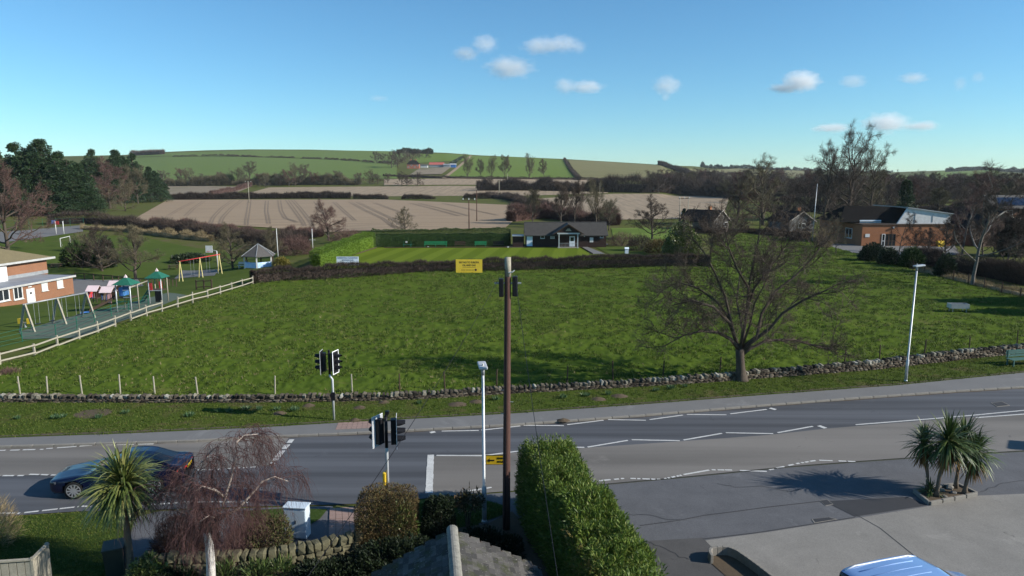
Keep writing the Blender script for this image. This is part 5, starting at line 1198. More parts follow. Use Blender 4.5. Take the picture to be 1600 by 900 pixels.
# weeping birch
def weeping():
    rng = np.random.default_rng(12); base = P(330, 918, .03); yb = base.y
    o = thing('weeping_birch', 'young weeping birch with white trunk and purple drooping twigs', 'tree', base)
    def at(px, py, dy=0.): q = PD(px, py, yb + dy); return np.array([q.x - base.x, q.y - yb, q.z - base.z])
    trunk = [np.array([0, 0, -.1]), at(329, 875), at(327, 850), at(322, 832)]
    limbs = [[at(322, 836), at(340, 812), at(352, 778, -.1), at(360, 750, -.1), at(368, 715, 0), at(371, 690, .1), at(382, 680, .2), at(408, 678, .3)],
             [at(322, 836), at(300, 808, .1), at(290, 790, .2), at(296, 765, .2), at(305, 735, .3), at(318, 718, .4), at(330, 708, .5)],
             [at(322, 834), at(328, 815, -.3), at(334, 808, -.5), at(326, 806, -.7), at(312, 815, -.9)],
             [at(322, 836), at(305, 812, .3), at(280, 800, .6), at(258, 775, .7), at(250, 770, .7), at(240, 778, .7)],
             [at(340, 812), at(372, 795, .3), at(395, 770, .5), at(410, 752, .6), at(430, 745, .7), at(450, 752, .8)],
             [at(352, 778), at(335, 765, -.5), at(315, 760, -.7), at(300, 772, -.8)]]
    t = MB(); t.tube(trunk, [.145, .125, .12, .10], 12); t.build('trunk', pm('white_birch_bark', (.72, .70, .66), (.32, .28, .24), 5, .8, .3, fine=14, stretch=(1, 1, 2.5)), o, True)
    lb = MB()
    for L in limbs: lb.tube([Vector(p) for p in L], [.05 - .038 * i / (len(L) - 1) for i in range(len(L))], 7)
    lb.build('limbs', pm('birch_limb', (.42, .36, .31), (.14, .10, .09), 6, .85, .3, fine=20), o, True)
    br = []
    def droop(p, d, L, r, lev):
        n = 6; pts = [p]; dd = d / (np.linalg.norm(d) + 1e-9)
        for i in range(n):
            dd = dd + rng.normal(size=3) * .16 + np.array([0, 0, -.20 - .10 * i]) * (1 if lev else .65); dd /= np.linalg.norm(dd); nx = pts[-1] + dd * L / n
            if nx[2] < .35: nx[2] = .35 + .05 * rng.random()
            pts.append(nx)
        br.append((np.array(pts), np.linspace(r, r * .35, n + 1)))
        if lev < 2:
            for k in range(7 if lev == 0 else 5):
                i = rng.integers(1, n); droop(pts[i], (pts[i + 1] - pts[i]) / L * n + rng.normal(size=3) * .8, L * (.45 + .4 * rng.random()), r * .6, lev + 1)
    for li, L in enumerate(limbs):
        L = np.array(L)
        for k in range(24 if li != 0 else 40):
            tt = (.15 + .85 * rng.random()) * (len(L) - 1); i = min(int(tt), len(L) - 2); p = L[i] + (L[i + 1] - L[i]) * (tt - i); a = rng.random() * 6.28
            wd = .6 if li else .8
            droop(p, np.array([math.cos(a) * wd + (.35 if li in (0, 4) else -.1), math.sin(a) * wd, .65 * rng.random()]), .75 + .75 * rng.random(), .010, 0)
    link('twigs', npmesh('twigs', *tubes(br, 3), m_twigp), o)
weeping()

# ------------------------------------------------------------------ garage roof, tile by tile
def garage():
    A = Vector((-1.62, 17.5, 2.95)); ax = Vector((.27, -2.1, 0)).normalized(); side = Vector((-ax.y, ax.x, 0))
    if side.x < 0: side = -side
    o = thing('garage', 'small garage with grey tiled gable roof and mossy ridge', 'garage')
    half, drop, Lr = 2.45, 1.32, 7.0
    sl = math.hypot(half, drop); pitch = math.atan2(drop, half)
    # walls
    c = A + ax * Lr / 2; w = MB(); hw = half - .22
    for s in (-1, 1): w.bar(c + side * s * hw - ax * (Lr / 2 - .2) - Vector((0, 0, 3.5 - 1.05)), c + side * s * hw + ax * (Lr / 2 - .2) - Vector((0, 0, 3.5 - 1.05)), .2, 2.15)
    e = A + ax * .2
    for off in (.0, Lr - .4):
        p = e + ax * off; w.add([p - side * hw + Vector((0, 0, -3.5)), p + side * hw + Vector((0, 0, -3.5)), p + side * hw + Vector((0, 0, -drop + .02)), p + Vector((0, 0, -.14)), p - side * hw + Vector((0, 0, -drop + .02))], [(0, 1, 2, 3, 4)])
    w.build('wall', m_brick2, o)
    rf = MB()
    for s in (-1, 1): rf.add([A + Vector((0, 0, -.07)), A + ax * Lr + Vector((0, 0, -.07)), A + ax * Lr + side * s * half + Vector((0, 0, -drop - .07)), A + side * s * half + Vector((0, 0, -drop - .07))], [(0, 1, 2, 3)])
    R = rf.build('roof', m_slate, o)
    # tiles
    ex, tw = .165, .265; n = int(sl / ex)
    tm = []
    for k in range(5):
        rgk = random.Random(k); q = MB(); L, t = .25, .032; jw = tw * .97
        q.add([(-jw / 2, 0, 0), (jw / 2, 0, 0), (jw / 2, L, .0), (-jw / 2, L, .0), (-jw / 2, 0, t + rgk.uniform(0, .006)), (jw / 2, 0, t + rgk.uniform(0, .006)), (jw / 2, L, .004), (-jw / 2, L, .004)], [(0, 1, 2, 3)[::-1], (4, 5, 6, 7), (0, 1, 5, 4), (1, 2, 6, 5), (3, 0, 4, 7)])
        tm.append(q.mesh('tile', m_tile))
    rg = random.Random(9); rest = []; cnt = 0
    for s in (1, -1):
        for r in range(n):
            for cidx in range(int(Lr / tw)):
                u = (cidx + .5 + (.5 if r % 2 else 0)) * tw - .13 + rg.uniform(-.006, .006); dn = (r + 1) * ex
                if u > Lr: continue
                Pp = A + ax * u + side * s * math.cos(pitch) * dn + Vector((0, 0, -math.sin(pitch) * dn - .045))
                vx = ax * (1 if s < 0 else -1); vy = (-side * s * math.cos(pitch) + Vector((0, 0, math.sin(pitch)))); vz = vx.cross(vy)
                if vz.z < 0: vx = -vx; vz = vx.cross(vy)
                M = Matrix((vx, vy, vz)).transposed().to_4x4() @ Matrix.Rotation(rg.uniform(-.02, .02), 4, 'Z') @ Matrix.Rotation(-.05 + rg.uniform(-.015, .02), 4, 'X'); M.translation = Pp
                seen = u < 3.3 and (s > 0 or u < 2.6)
                if seen and cnt < 296:
                    t = link('tile', tm[rg.randrange(5)], R); t.matrix_local = M; cnt += 1
                else: rest.append((M, rg.randrange(5)))
    out = []
    for M, k in rest:
        me = tm[k]; V = np.array([v.co for v in me.vertices]); Mn = np.array(M); V = V @ Mn[:3, :3].T + Mn[:3, 3]
        out.append((V, np.array([list(p.vertices) for p in me.polygons])))
    link('tiles', npmesh('tiles', *join(out), m_tile), R)['kind'] = 'stuff'
    m_ridge = pm('lichened_ridge', (.27, .26, .225), (.075, .07, .065), 5, .95, .6, 'world', fine=16)
    for k in range(int(Lr / .42)):
        p = A + ax * (k * .42 - .06); q = MB(); nn = 8; vs = []; fs = []
        for (dl, rr) in ((0, .155), (.43, .145)):
            for r2 in (rr, rr - .02):
                vs += [p + ax * dl + side * math.cos(math.pi * i / nn) * r2 + Vector((0, 0, math.sin(math.pi * i / nn) * r2 * .85 - .05)) for i in range(nn + 1)]
        m = nn + 1
        for i in range(nn): fs += [(i, i + 1, 2 * m + i + 1, 2 * m + i), (m + i, 3 * m + i, 3 * m + i + 1, m + i + 1), (i, m + i, m + i + 1, i + 1)]
        q.add(vs, fs); q.build('ridge_tile', m_ridge, R)
    q = MB(); q.add([A - ax * .02 + side * math.cos(a) * .14 + Vector((0, 0, math.sin(a) * .12 - .05)) for a in np.linspace(0, math.pi, 9)], [tuple(range(9))]); q.build('ridge_end', m_ridge, R)
    for s in (-1, 1): MB().bar(A - ax * .03 + Vector((0, 0, -.12)), A - ax * .03 + side * s * half + Vector((0, 0, -drop - .12)), .03, .14).build('barge_board', m_darkwood, R)
garage()
# curved kerb bed at the corner of the concrete
ck = thing('kerbed_island', 'curved concrete kerb island at the corner of the concrete', 'kerb', (0, 0, 0))
cpts = [P(1112, 882, 0), P(1107, 874, 0), P(1112, 869, 0), P(1124, 867.5, 0), P(1138, 868, 0), P(1150, 873, 0), P(1166, 884, 0), P(1186, 899, 0), P(1225, 930, 0), P(1290, 985, 0)]
xy, d, s, tot = path_sample(cpts, 30, t=np.linspace(0, 1, 30))
for i in range(29):
    a, b = Vector((*xy[i], .16)), Vector((*xy[i + 1], .16)); k = MB().bar(a.lerp(b, .02), b.lerp(a, .02), .10, .34).build('kerb_stone', m_kerb, ck); bevel_mod(k, .015)
q = MB(); q.add([(p.x, p.y, .035) for p in cpts] + [(P(1230, 985).x, P(1230, 985).y, .035)], [tuple(range(len(cpts) + 1))]); q.build('soil', m_soil, ck)
# ------------------------------------------------------------------ paddock fence and playground
def rail_fence(name, label, px, step, post_h, rails, mat, pw=.11, rh=.10, jitter=.03, seed=0, zf=None, skip=()):
    rng = random.Random(seed); o = thing(name, label, 'fence'); path = [G(*p) for p in px]
    tot = path_sample(path, 2, t=np.array([0, 1.]))[3]; n = max(2, int(tot / step)); xy, d, _, _ = path_sample(path, n + 1, t=np.linspace(0, 1, n + 1))
    z = terrain(xy[:, 0], xy[:, 1])
    pmh = MB().box((0, 0, post_h / 2 - .1), (pw, pw, post_h + .2)).mesh('post', mat)
    tops = []
    for i in range(n + 1):
        link('post', pmh, o, (xy[i][0], xy[i][1], z[i]), (rng.uniform(-jitter, jitter), rng.uniform(-jitter, jitter), math.atan2(d[i][1], d[i][0])), (1, 1, rng.uniform(.92, 1.06)))
    nrm = [Vector((-q[1], q[0], 0)) for q in d]
    for i in range(n):
        for k, h in enumerate(rails):
            if (i, k) in skip: continue
            a = Vector((*xy[i], z[i] + h + rng.uniform(-.05, .03))) - nrm[i] * (pw * .5 + .02); b = Vector((*xy[i + 1], z[i + 1] + h + rng.uniform(-.05, .03))) - nrm[i] * (pw * .5 + .02)
            MB().bar(a, b + (b - a) * .015, .04, rh).build('rail', mat, o)
    return o
FP = [(p[0], p[1]) for p in FENCE_PX]
rail_fence('rail_fence', 'pale weathered post and rail fence along the paddock edge', FP, 2.3, 1.18, (1.02, .50), m_oldwood, seed=3, jitter=.06, skip=((6, 1), (9, 0), (17, 1)))
rail_fence('rail_fence', 'dark timber rail fence beyond the car park', [(118, 436), (180, 441), (262, 446), (276, 448)], 2.0, 1.05, (.95,), m_darkwood, pw=.10, seed=4)
rail_fence('rail_fence', 'short dark gate rails at the play area entrance', [(307, 453), (331, 452)], 1.6, 1.1, (1.0, .35), m_darkwood, pw=.12, seed=5)
rail_fence('mesh_fence', 'thin green mesh fence around the swings', [(-20, 548), (32, 535), (72, 533), (114, 518), (152, 503), (190, 489), (232, 478)], 2.6, 1.1, (1.06, .75, .45, .12), m_gpaint, pw=.05, rh=.015, seed=6)
def swing(name, label, ends_px, h, mat_leg, mat_bar, frames=3, spread=.85, seats=4, seatmat=None, legw=.10):
    a, b = G(*ends_px[0]), G(*ends_px[1]); o = thing(name, label, 'swing', a); ax = (b - a); L = ax.length; ax.normalize(); sd = Vector((-ax.y, ax.x, 0))
    dz = (b.z - a.z)
    for i in range(frames):
        p = ax * L * i / (frames - 1)
        for s in (-1, 1): MB().bar(p + sd * s * spread + Vector((0, 0, -.05)), p + sd * s * .03 + Vector((0, 0, h)), legw).build('leg', mat_leg, o)
    MB().tube([Vector((0, 0, h)) - ax * .15, ax * L + Vector((0, 0, h)) + ax * .15], .06, 10).build('top_bar', mat_bar, o, True)
    for i in range(seats):
        c = ax * L * (i + .75) / (seats + .5); w = .22
        for s in (-1, 1): MB().tube([c + ax * s * w + Vector((0, 0, h)), c + ax * s * w * .9 + Vector((0, 0, .5))], .012, 5).build('chain', m_steel2, o)
        MB().box(c + Vector((0, 0, .48)), (.46, .2, .05), math.atan2(ax.y, ax.x)).build('seat', seatmat or m_black, o)
    return o
swing('swing_frame', 'pale timber A-frame swing set inside the paddock fence corner', ((43, 519), (138, 497)), 2.3, m_oldwood, m_steel2, 3, .75, 4, legw=.13)
swing('swing_frame', 'swing set with red top bar and yellow legs by the shelter', ((283, 440), (344, 428)), 2.7, pm('pale_yellow_paint', (.55, .48, .20), (.45, .38, .15), 3, .6), m_red, 3, .7, 2, legw=.08)
# spring rocker with yellow sides
g = G(40, 512); o = thing('spring_rocker', 'small rocker with yellow side panels by the timber swing', 'rocker', g)
MB().tube([(0, 0, -.02), (0, 0, .35)], .09, 10).build('spring', m_steel2, o)
for s in (-1, 1): MB().prism([(s * .22, -.12), (s * .55, -.1), (s * .45, .1), (s * .22, .12)], .35, .80).build('side_panel', m_yellow, o)
MB().box((0, 0, .45), (.5, .22, .06)).build('seat', m_oldwood, o)
def hip_roof(parent, c, hw, hd_, z, h, mat, name='roof'):
    m = MB(); cx, cy = c; m.add([(cx - hw, cy - hd_, z), (cx + hw, cy - hd_, z), (cx + hw, cy + hd_, z), (cx - hw, cy + hd_, z), (cx, cy, z + h)], [(0, 1, 4), (1, 2, 4), (2, 3, 4), (3, 0, 4), (3, 2, 1, 0)]); return m.build(name, mat, parent)
m_palepink = pm('pale_pink_roof', (.78, .62, .62), (.68, .52, .52), 3, .6)
# climbing frame: two roofed towers joined by an overhead bar
t1 = G(201, 486); t2 = G(249, 473); s1 = t1.y / FPX
cf = thing('climbing_frame', 'climbing frame with two green roofed towers joined by an overhead bar', 'climbing frame', t1)
def tower(c, w, dpt, h, roof_h, tagp, platform=1.35):
    for sx in (-1, 1):
        for sy in (-1, 1): MB().tube([(c.x + sx * w, c.y + sy * dpt, -.1 + c.z), (c.x + sx * w, c.y + sy * dpt, c.z + h)], .055, 8).build('post', m_galv if sy < 0 else m_oldwood, cf, True)
    MB().box((c.x, c.y, c.z + platform), (2 * w, 2 * dpt, .06)).build('platform', m_darkwood, cf)
    hip_roof(cf, (c.x, c.y), w + .26, dpt + .26, c.z + h - .15, roof_h, m_gpaint)
    MB().add([(c.x - .12, c.y - .14, c.z + h - .15 + roof_h * .9), (c.x + .14, c.y - .14, c.z + h - .15 + roof_h * .9), (c.x + .12, c.y + .12, c.z + h - .15 + roof_h * .9), (c.x - .12, c.y + .12, c.z + h - .15 + roof_h * .9), (c.x, c.y, c.z + h + roof_h * 1.15)], [(0, 1, 4), (1, 2, 4), (2, 3, 4), (3, 0, 4)]).build('roof_tip', m_palepink, cf)
c1 = Vector((0, 0, 0)); c2 = t2 - t1
tower(c1, .66, .66, 2.75, .68, 1); tower(c2, .62, .62, 2.75, .70, 2)
MB().tube([Vector((.66, -.66, 2.35)), c2 + Vector((-.62, -.62, 2.35))], .06, 8).build('overhead_bar', m_oldwood, cf, True)
for k in range(5): MB().bar((.02 + k * .13, -.67, 1.4), (.02 + k * .13, -.67, 2.1), .03).build('baluster', m_gpaint, cf)
for z in (1.4, 2.1): MB().bar((-.02, -.67, z), (.66, -.67, z), .04).build('barrier_rail', m_galv, cf)
for k, z in enumerate((.35, .7, 1.05)): MB().bar((-.62, -.67, z), (.62, -.67, z), .05).build('rung', m_gpaint, cf)
MB().box(c2 + Vector((-.4, -.64, 1.75)), (.28, .05, .75)).build('panel', m_red, cf); MB().box(c2 + Vector((-.05, .62, 1.7)), (.3, .05, .8)).build('panel', m_red, cf)
MB().box(c2 + Vector((.28, -.64, .75)), (.62, .05, 1.1)).build('panel', m_black, cf); MB().bar(c2 + Vector((-.62, -.64, 1.35)), c2 + Vector((.62, -.64, 1.35)), .06).build('barrier_rail', m_galv, cf)
MB().box(Vector((-.35, .1, 1.9)), (.4, .95, .8)).build('panel', m_bluep, cf)
# tower steps and slide
for k in range(5):
    MB().bar(c2 + Vector((-.9 - .18 * k, -.5, 1.2 - .24 * k)), c2 + Vector((-.9 - .18 * k, .3, 1.2 - .24 * k)), .16, .05).build('step', m_black, cf)
for y in (-.5, .3): MB().bar(c2 + Vector((-.8, y, 1.35)), c2 + Vector((-1.75, y, .05)), .06, .12).build('stringer', m_gpaint, cf)
sl = MB(); A_, B_ = Vector((-.9, -.2, 1.35)), Vector((-2.9, -1.3, .2)); sl.bar(A_, B_, .55, .05); sl.build('slide', m_black, cf)
dd = (B_ - A_).normalized(); sr = dd.cross(Vector((0, 0, 1))).normalized()
for s in (-1, 1): MB().bar(A_ + sr * s * .29 + Vector((0, 0, .08)), B_ + sr * s * .29 + Vector((0, 0, .08)), .04, .18).build('slide_side', m_darkwood, cf)
MB().bar(B_, B_ + Vector((-.6, -.35, -.05)), .55, .05).build('slide_end', m_bluep, cf)
# play huts with pink roofs
def hut(label, g, w, pl, roofmat, wallm, front=None):
    o = thing('play_hut', label, 'play hut', g, scale=.72)
    for sx in (-1, 1):
        for sy in (-1, 1): MB().bar((sx * w, sy * w, -.05), (sx * w, sy * w, pl + 1.15), .08).build('post', m_darkwood, o)
    MB().box((0, 0, pl), (2 * w + .1, 2 * w + .1, .07)).build('floor', m_darkwood, o)
    MB().box((-w, 0, pl + .5), (.05, 2 * w, .95)).build('wall_panel', wallm, o); MB().box((0, w, pl + .5), (2 * w, .05, .95)).build('wall_panel', m_darkwood, o)
    for k in range(4): MB().bar((-w + .15 + k * .3, -w, pl), (-w + .15 + k * .3, -w, pl + .8), .04).build('baluster', m_steel2 if k % 2 else m_bluep, o)
    if front: MB().prism([(w * .35, -w - .03), (w * 1.1, -w - .03), (w * 1.1, -w + .03), (w * .35, -w + .03)], pl - .35, pl + .95).build('front_panel', front, o)
    r = MB(); e = w + .18
    for s in (-1, 1): r.add([(-e, s * e, pl + 1.1), (e, s * e, pl + 1.1), (e, 0, pl + 1.85), (-e, 0, pl + 1.85), (-e, s * e, pl + 1.05), (e, s * e, pl + 1.05), (e, 0, pl + 1.80), (-e, 0, pl + 1.80)], [(0, 1, 2, 3), (4, 7, 6, 5), (0, 4, 5, 1), (1, 5, 6, 2), (0, 3, 7, 4)])
    r.build('roof', roofmat, o)
    g2 = MB(); g2.add([(-w, -w, pl + 1.05), (-w, w, pl + 1.05), (-w, 0, pl + 1.75)], [(0, 1, 2)]); g2.build('gable', m_darkwood, o)
    return o
hut('play hut with pale pink roof and grey railings by the brick building', G(149, 473), .68, .75, m_palepink, m_red)
hut('play hut with pink arched front panel beside the slide', G(171, 476), .68, .75, m_palepink, m_darkwood, m_pink)
hut('play hut with pink roof tucked behind the green roofed tower', G(181, 466), .62, 1.0, m_palepink, m_darkwood)
MB().box((0, 0, 0), (1, 1, 1))
# picnic tables, basketball hoop, flagpoles, goal, shelter
def picnic(label, g, rz):
    o = thing('picnic_table', label, 'picnic table', g, rz)
    for y in (-.3, -.1, .1, .3): MB().box((0, y, .74), (1.7, .18, .05)).build('top_board', m_darkwood, o)
    for y in (-.75, .75): MB().box((0, y, .45), (1.7, .26, .05)).build('bench', m_darkwood, o)
    for x in (-.6, .6):
        for s in (-1, 1): MB().bar((x, s * .75, -.02), (x, s * .15, .72), .09, .05).build('leg', m_darkwood, o)
        MB().bar((x, -.8, .40), (x, .8, .40), .05, .09).build('crossbar', m_darkwood, o)
picnic('dark picnic table on the grass behind the red topped swing', G(271, 421), .3); picnic('dark picnic table behind the brick building', G(88, 419), .2)
g = G(341, 428); o = thing('basketball_hoop', 'basketball hoop with white backboard on a grey post', 'basketball hoop', g)
MB().tube([(0, 0, -.1), (0, 0, 3.2), (-.5, -.3, 3.35)], .06, 8).build('post', m_galv, o, True); MB().box((-.85, -.45, 3.5), (.95, .05, .95)).build('backboard', m_wpaint, o); MB().tube([(-.85 + .22 * math.cos(a), -.72 + .22 * math.sin(a), 3.2) for a in np.linspace(0, 6.283, 13)], .014, 5).build('rim', m_red, o)
g = G(435, 409); o = thing('flagpole', 'plain white flagpole beside the round golden bush', 'flagpole', g); MB().tube([(0, 0, -.1), (-.05, 0, 5.0)], [.07, .045], 8).build('shaft', m_wpaint, o, True); MB().tube([(-.05, 0, 5.0), (-.05, 0, 5.1)], [.07, .03], 8).build('finial', m_wpaint, o)
g = G(489, 394); o = thing('flagpole', 'white mast with short crossarm behind the bowling hedge', 'flagpole', g); MB().tube([(0, 0, -.1), (0, 0, 4.0)], [.07, .05], 8).build('shaft', m_wpaint, o, True); MB().bar((-.5, 0, 2.1), (.5, 0, 2.1), .06).build('crossarm', m_wpaint, o)
def goal(label, pts, h):
    a, b = G(*pts[0]), G(*pts[1]); o = thing('goal', label, 'goal', a); d = b - a
    for p in (Vector(), d): MB().tube([p + Vector((0, 0, -.05)), p + Vector((0, 0, h))], .06, 8).build('post', m_wpaint, o)
    MB().tube([Vector((0, 0, h)), d + Vector((0, 0, h))], .06, 8).build('crossbar', m_wpaint, o)
    nn = Vector((-.3, 1.2, 0))
    for p in (Vector(), d): MB().tube([p + Vector((0, 0, h)), p + nn], .03, 6).build('stay', m_steel2, o)
goal('white five-a-side goal on the recreation grass', ((95, 386), (110, 382)), 1.9)
for lab, px in (('white hoop post on the hard court, topped by a red board', (88, 366)), ('plain white post on the hard court fence line', (100, 366))):
    g = G(*px); o = thing('court_post', lab, 'post', g); MB().tube([(0, 0, -.1), (0, 0, 3.3)], .10, 8).build('shaft', m_wpaint, o, True)
    if 'red' in lab: MB().box((.4, 0, 2.9), (1.1, .06, .9)).build('board', m_red, o); MB().box((-.5, .1, 3.1), (1.0, .06, .9)).build('back_panel', m_bluep, o)
    else: MB().box((0, 0, 3.3), (.26, .26, .08)).build('cap', m_wpaint, o)
rail_fence('mesh_fence', 'tall grey green mesh fence around the hard court', [(-20, 361), (60, 357.5), (131, 354)], 3.0, 2.6, (2.5, 1.7, .9, .1), m_gpaint, pw=.06, rh=.02, seed=16)
# timber shelter with painted low walls
g = G(405, 417); sh = thing('shelter', 'open timber park shelter with pitched roof and painted blue walls', 'shelter', g, math.radians(12))
hexp = [Vector((2.1 * math.cos(a), 2.1 * math.sin(a), 0)) for a in [math.radians(30 + 60 * k) for k in range(6)]]
m_mural = pm('mural_paint', (.25, .42, .75), (.62, .75, .85), 1.6, .6)
for i, p in enumerate(hexp):
    MB().bar(p + Vector((0, 0, -.05)), p + Vector((0, 0, 1.75)), .16).build('post', m_wpaint if i in (3, 4, 5) else m_darkwood, sh)
    q = hexp[(i + 1) % 6]
    if i in (2, 3, 4): MB().bar(p.lerp(q, .05) + Vector((0, 0, .45)), p.lerp(q, .95) + Vector((0, 0, .45)), .08, .8).build('low_wall', m_mural, sh)
    r = MB(); e1, e2 = p * 1.18, q * 1.18; r.add([e1 + Vector((0, 0, 1.7)), e2 + Vector((0, 0, 1.7)), Vector((0, 0, 3.35)), e1 + Vector((0, 0, 1.62)), e2 + Vector((0, 0, 1.62)), Vector((0, 0, 3.27))], [(0, 1, 2), (5, 4, 3), (0, 3, 4, 1)]); r.build('roof_panel', m_slate, sh)
    MB().bar(e1 + Vector((0, 0, 1.72)), Vector((0, 0, 3.38)), .07, .05).build('hip_trim', m_steel2, sh)
g = G(381, 419); o = thing('park_bench', 'white low bench beside the timber shelter', 'bench', g)
MB().box((0, 0, .42), (1.6, .4, .06)).build('seat', m_wpaint, o)
for x in (-.65, .65): MB().box((x, 0, .2), (.1, .36, .44)).build('leg', m_wpaint, o)
MB().box((0, .2, .75), (1.6, .06, .3)).build('backrest', m_wpaint, o)

# ------------------------------------------------------------------ brick building by the playground
def window(parent, c, n, w, h, frame=.07, bars=1, proud=.04, glass=None, fm=None):
    """white framed window on a wall; n = outward normal"""
    n = Vector(n).normalized(); t = Vector((-n.y, n.x, 0)); c = Vector(c); fm = fm or m_wpaint
    rz = math.atan2(t.y, t.x)
    fr = MB()
    for z in (-h / 2 + frame / 2, h / 2 - frame / 2): fr.box(c + n * proud / 2 + Vector((0, 0, z)), (w, proud + .04, frame), rz)
    for s in (-1, 1): fr.box(c + n * proud / 2 + t * s * (w / 2 - frame / 2), (frame, proud + .04, h - 2 * frame - .002), rz)
    for k in range(bars): fr.box(c + n * proud / 2 + t * ((k + 1) / (bars + 1) - .5) * w, (frame * .7, proud + .03, h - 2 * frame - .002), rz)
    f = fr.build('window', fm, parent)
    MB().box(c + n * .008, (w - frame, .02, h - frame), rz).build('pane', glass or m_glass, f)
    MB().box(c + n * (proud * .5 + .05) + Vector((0, 0, -h / 2 - .03)), (w + .1, .14 + proud, .05), rz).build('sill', fm, f)
    return f
zb = -2.6
A = G(116, 459); Bq = G(0, 480)
ux = (A - Bq); ux.z = 0; ux.normalize(); nn = Vector((ux.y, -ux.x, 0))          # along wall to the right, outward
Lw = (A - Bq).length + 14; hb = 28.5 / FPX * A.y
bl = thing('community_hall', 'low orange brick hall with flat extension and hipped tiled block', 'building', A)
def W(u, v, z): return -ux * u - nn * v + Vector((0, 0, z))      # u metres left along facade, v metres back
def wallbox(m, u0, u1, v0, v1, z0, z1):
    m.add([W(u0, v0, z0), W(u1, v0, z0), W(u1, v1, z0), W(u0, v1, z0), W(u0, v0, z1), W(u1, v0, z1), W(u1, v1, z1), W(u0, v1, z1)], [(0, 3, 2, 1), (4, 5, 6, 7), (0, 1, 5, 4), (1, 2, 6, 5), (2, 3, 7, 6), (3, 0, 4, 7)]); return m
wallbox(MB(), 0, Lw, 0, 6.5, -.8, hb - .1).build('wall', m_brick, bl)
rf = wallbox(MB(), -.25, Lw, -.25, 6.75, hb - .1, hb + .05).build('roof', pm('flat_roof_felt', (.27, .29, .32), (.20, .21, .23), .6, .6, .1), bl)
m_fasc = pm('weathered_fascia', (.46, .46, .45), (.32, .32, .31), 1.5, .6)
wallbox(MB(), -.28, Lw, -.28, -.24, hb - .14, hb + .10).build('fascia', m_fasc, bl); wallbox(MB(), -.28, -.24, -.24, 6.75, hb - .14, hb + .10).build('fascia', m_fasc, bl)
hu = [(u_, v_) for u_, v_ in ((40, 380), (0, 0))]
def facade_u(px, py, back=0.0):           # where a pixel's ray meets the facade plane
    d = ray(px, py); d = Vector(d); o_ = Vector((0, 0, CAM_H)) - A; t = -(o_.dot(nn) + back) / d.dot(nn); q = o_ + d * t; return -q.dot(ux), q.z
for (x0, x1, y0, y1, kind) in [(20, 35, 447, 468, 'w'), (-6, 14.5, 451, 471, 'w'), (64.5, 74, 441, 454.5, 'b'), (88.5, 98, 437, 450, 'b'), (41, 54, 450.5, 473, 'd')]:
    ua, za = facade_u(x0, (y0 + y1) / 2); ub, _ = facade_u(x1, (y0 + y1) / 2); _, z1 = facade_u((x0 + x1) / 2, y0); _, z0_ = facade_u((x0 + x1) / 2, y1)
    c = W((ua + ub) / 2, 0, (z0_ + z1) / 2); w_, h_ = abs(ua - ub), z1 - z0_
    if kind == 'w': window(bl, c, nn, w_, h_, .13, 1, .06)
    elif kind == 'b': window(bl, c, nn, w_, h_, .10, 0, .05, glass=m_wpaint)
    else:
        rz = math.atan2(ux.y, ux.x); d_ = MB().box(c + nn * .04, (w_, .10, h_), rz).build('door', m_wpaint, bl); MB().box(c + nn * .10 + Vector((0, 0, .35 * h_ / 2)), (w_ * .22, .03, h_ * .14), rz).build('pane', m_glass, d_); MB().box(c + nn * .11 + ux * w_ * .35, (.05, .06, .16), rz).build('handle', m_steel2, d_)
        MB().box(c + nn * .04 + Vector((0, 0, h_ * .62)), (w_ * .4, .08, .12), rz).build('entrance_lamp', m_wpaint, bl)
# upper block with hipped roof
up = hb + 2.15; u0 = facade_u(73, 412, 5.2)[0]; m = wallbox(MB(), u0, u0 + 22, 5.2, 14, 0, up); m.build('upper_wall', m_brick, bl)
wallbox(MB(), u0 - .02, u0 + 22, 5.14, 5.2, hb + .06, hb + .5).build('flashing', m_steel2, bl)
r = MB(); e = .7; z1 = up; P4 = [W(u0 - e, 5.2 - e, z1), W(u0 + 22, 5.2 - e, z1), W(u0 + 22, 14 + e, z1), W(u0 - e, 14 + e, z1)]; R1, R2 = W(u0 + 4.6, 9.6, z1 + 1.9), W(u0 + 22, 9.6, z1 + 1.9)
r.add(P4 + [R1, R2], [(0, 1, 5, 4), (2, 3, 4, 5), (3, 0, 4), (1, 2, 5), (3, 2, 1, 0)]); r.build('hipped_roof', pm('mossy_tile', (.20, .165, .09), (.13, .11, .065), 1.2, .95, .4, fine=10), bl)
wallbox(MB(), u0 - e - .02, u0 + 22, 5.2 - e - .05, 5.2 - e, z1 - .18, z1 + .08).build('gutter', m_fasc, bl); wallbox(MB(), u0 - e - .05, u0 - e, 5.2 - e, 14 + e, z1 - .18, z1 + .08).build('gutter', m_fasc, bl)
ub = facade_u(9, 425, 4.2)[0]; wallbox(MB(), ub - .2, ub + 4, 4.2, 5.15, hb + .06, up - .3).build('glazed_bay', m_wpaint, bl)

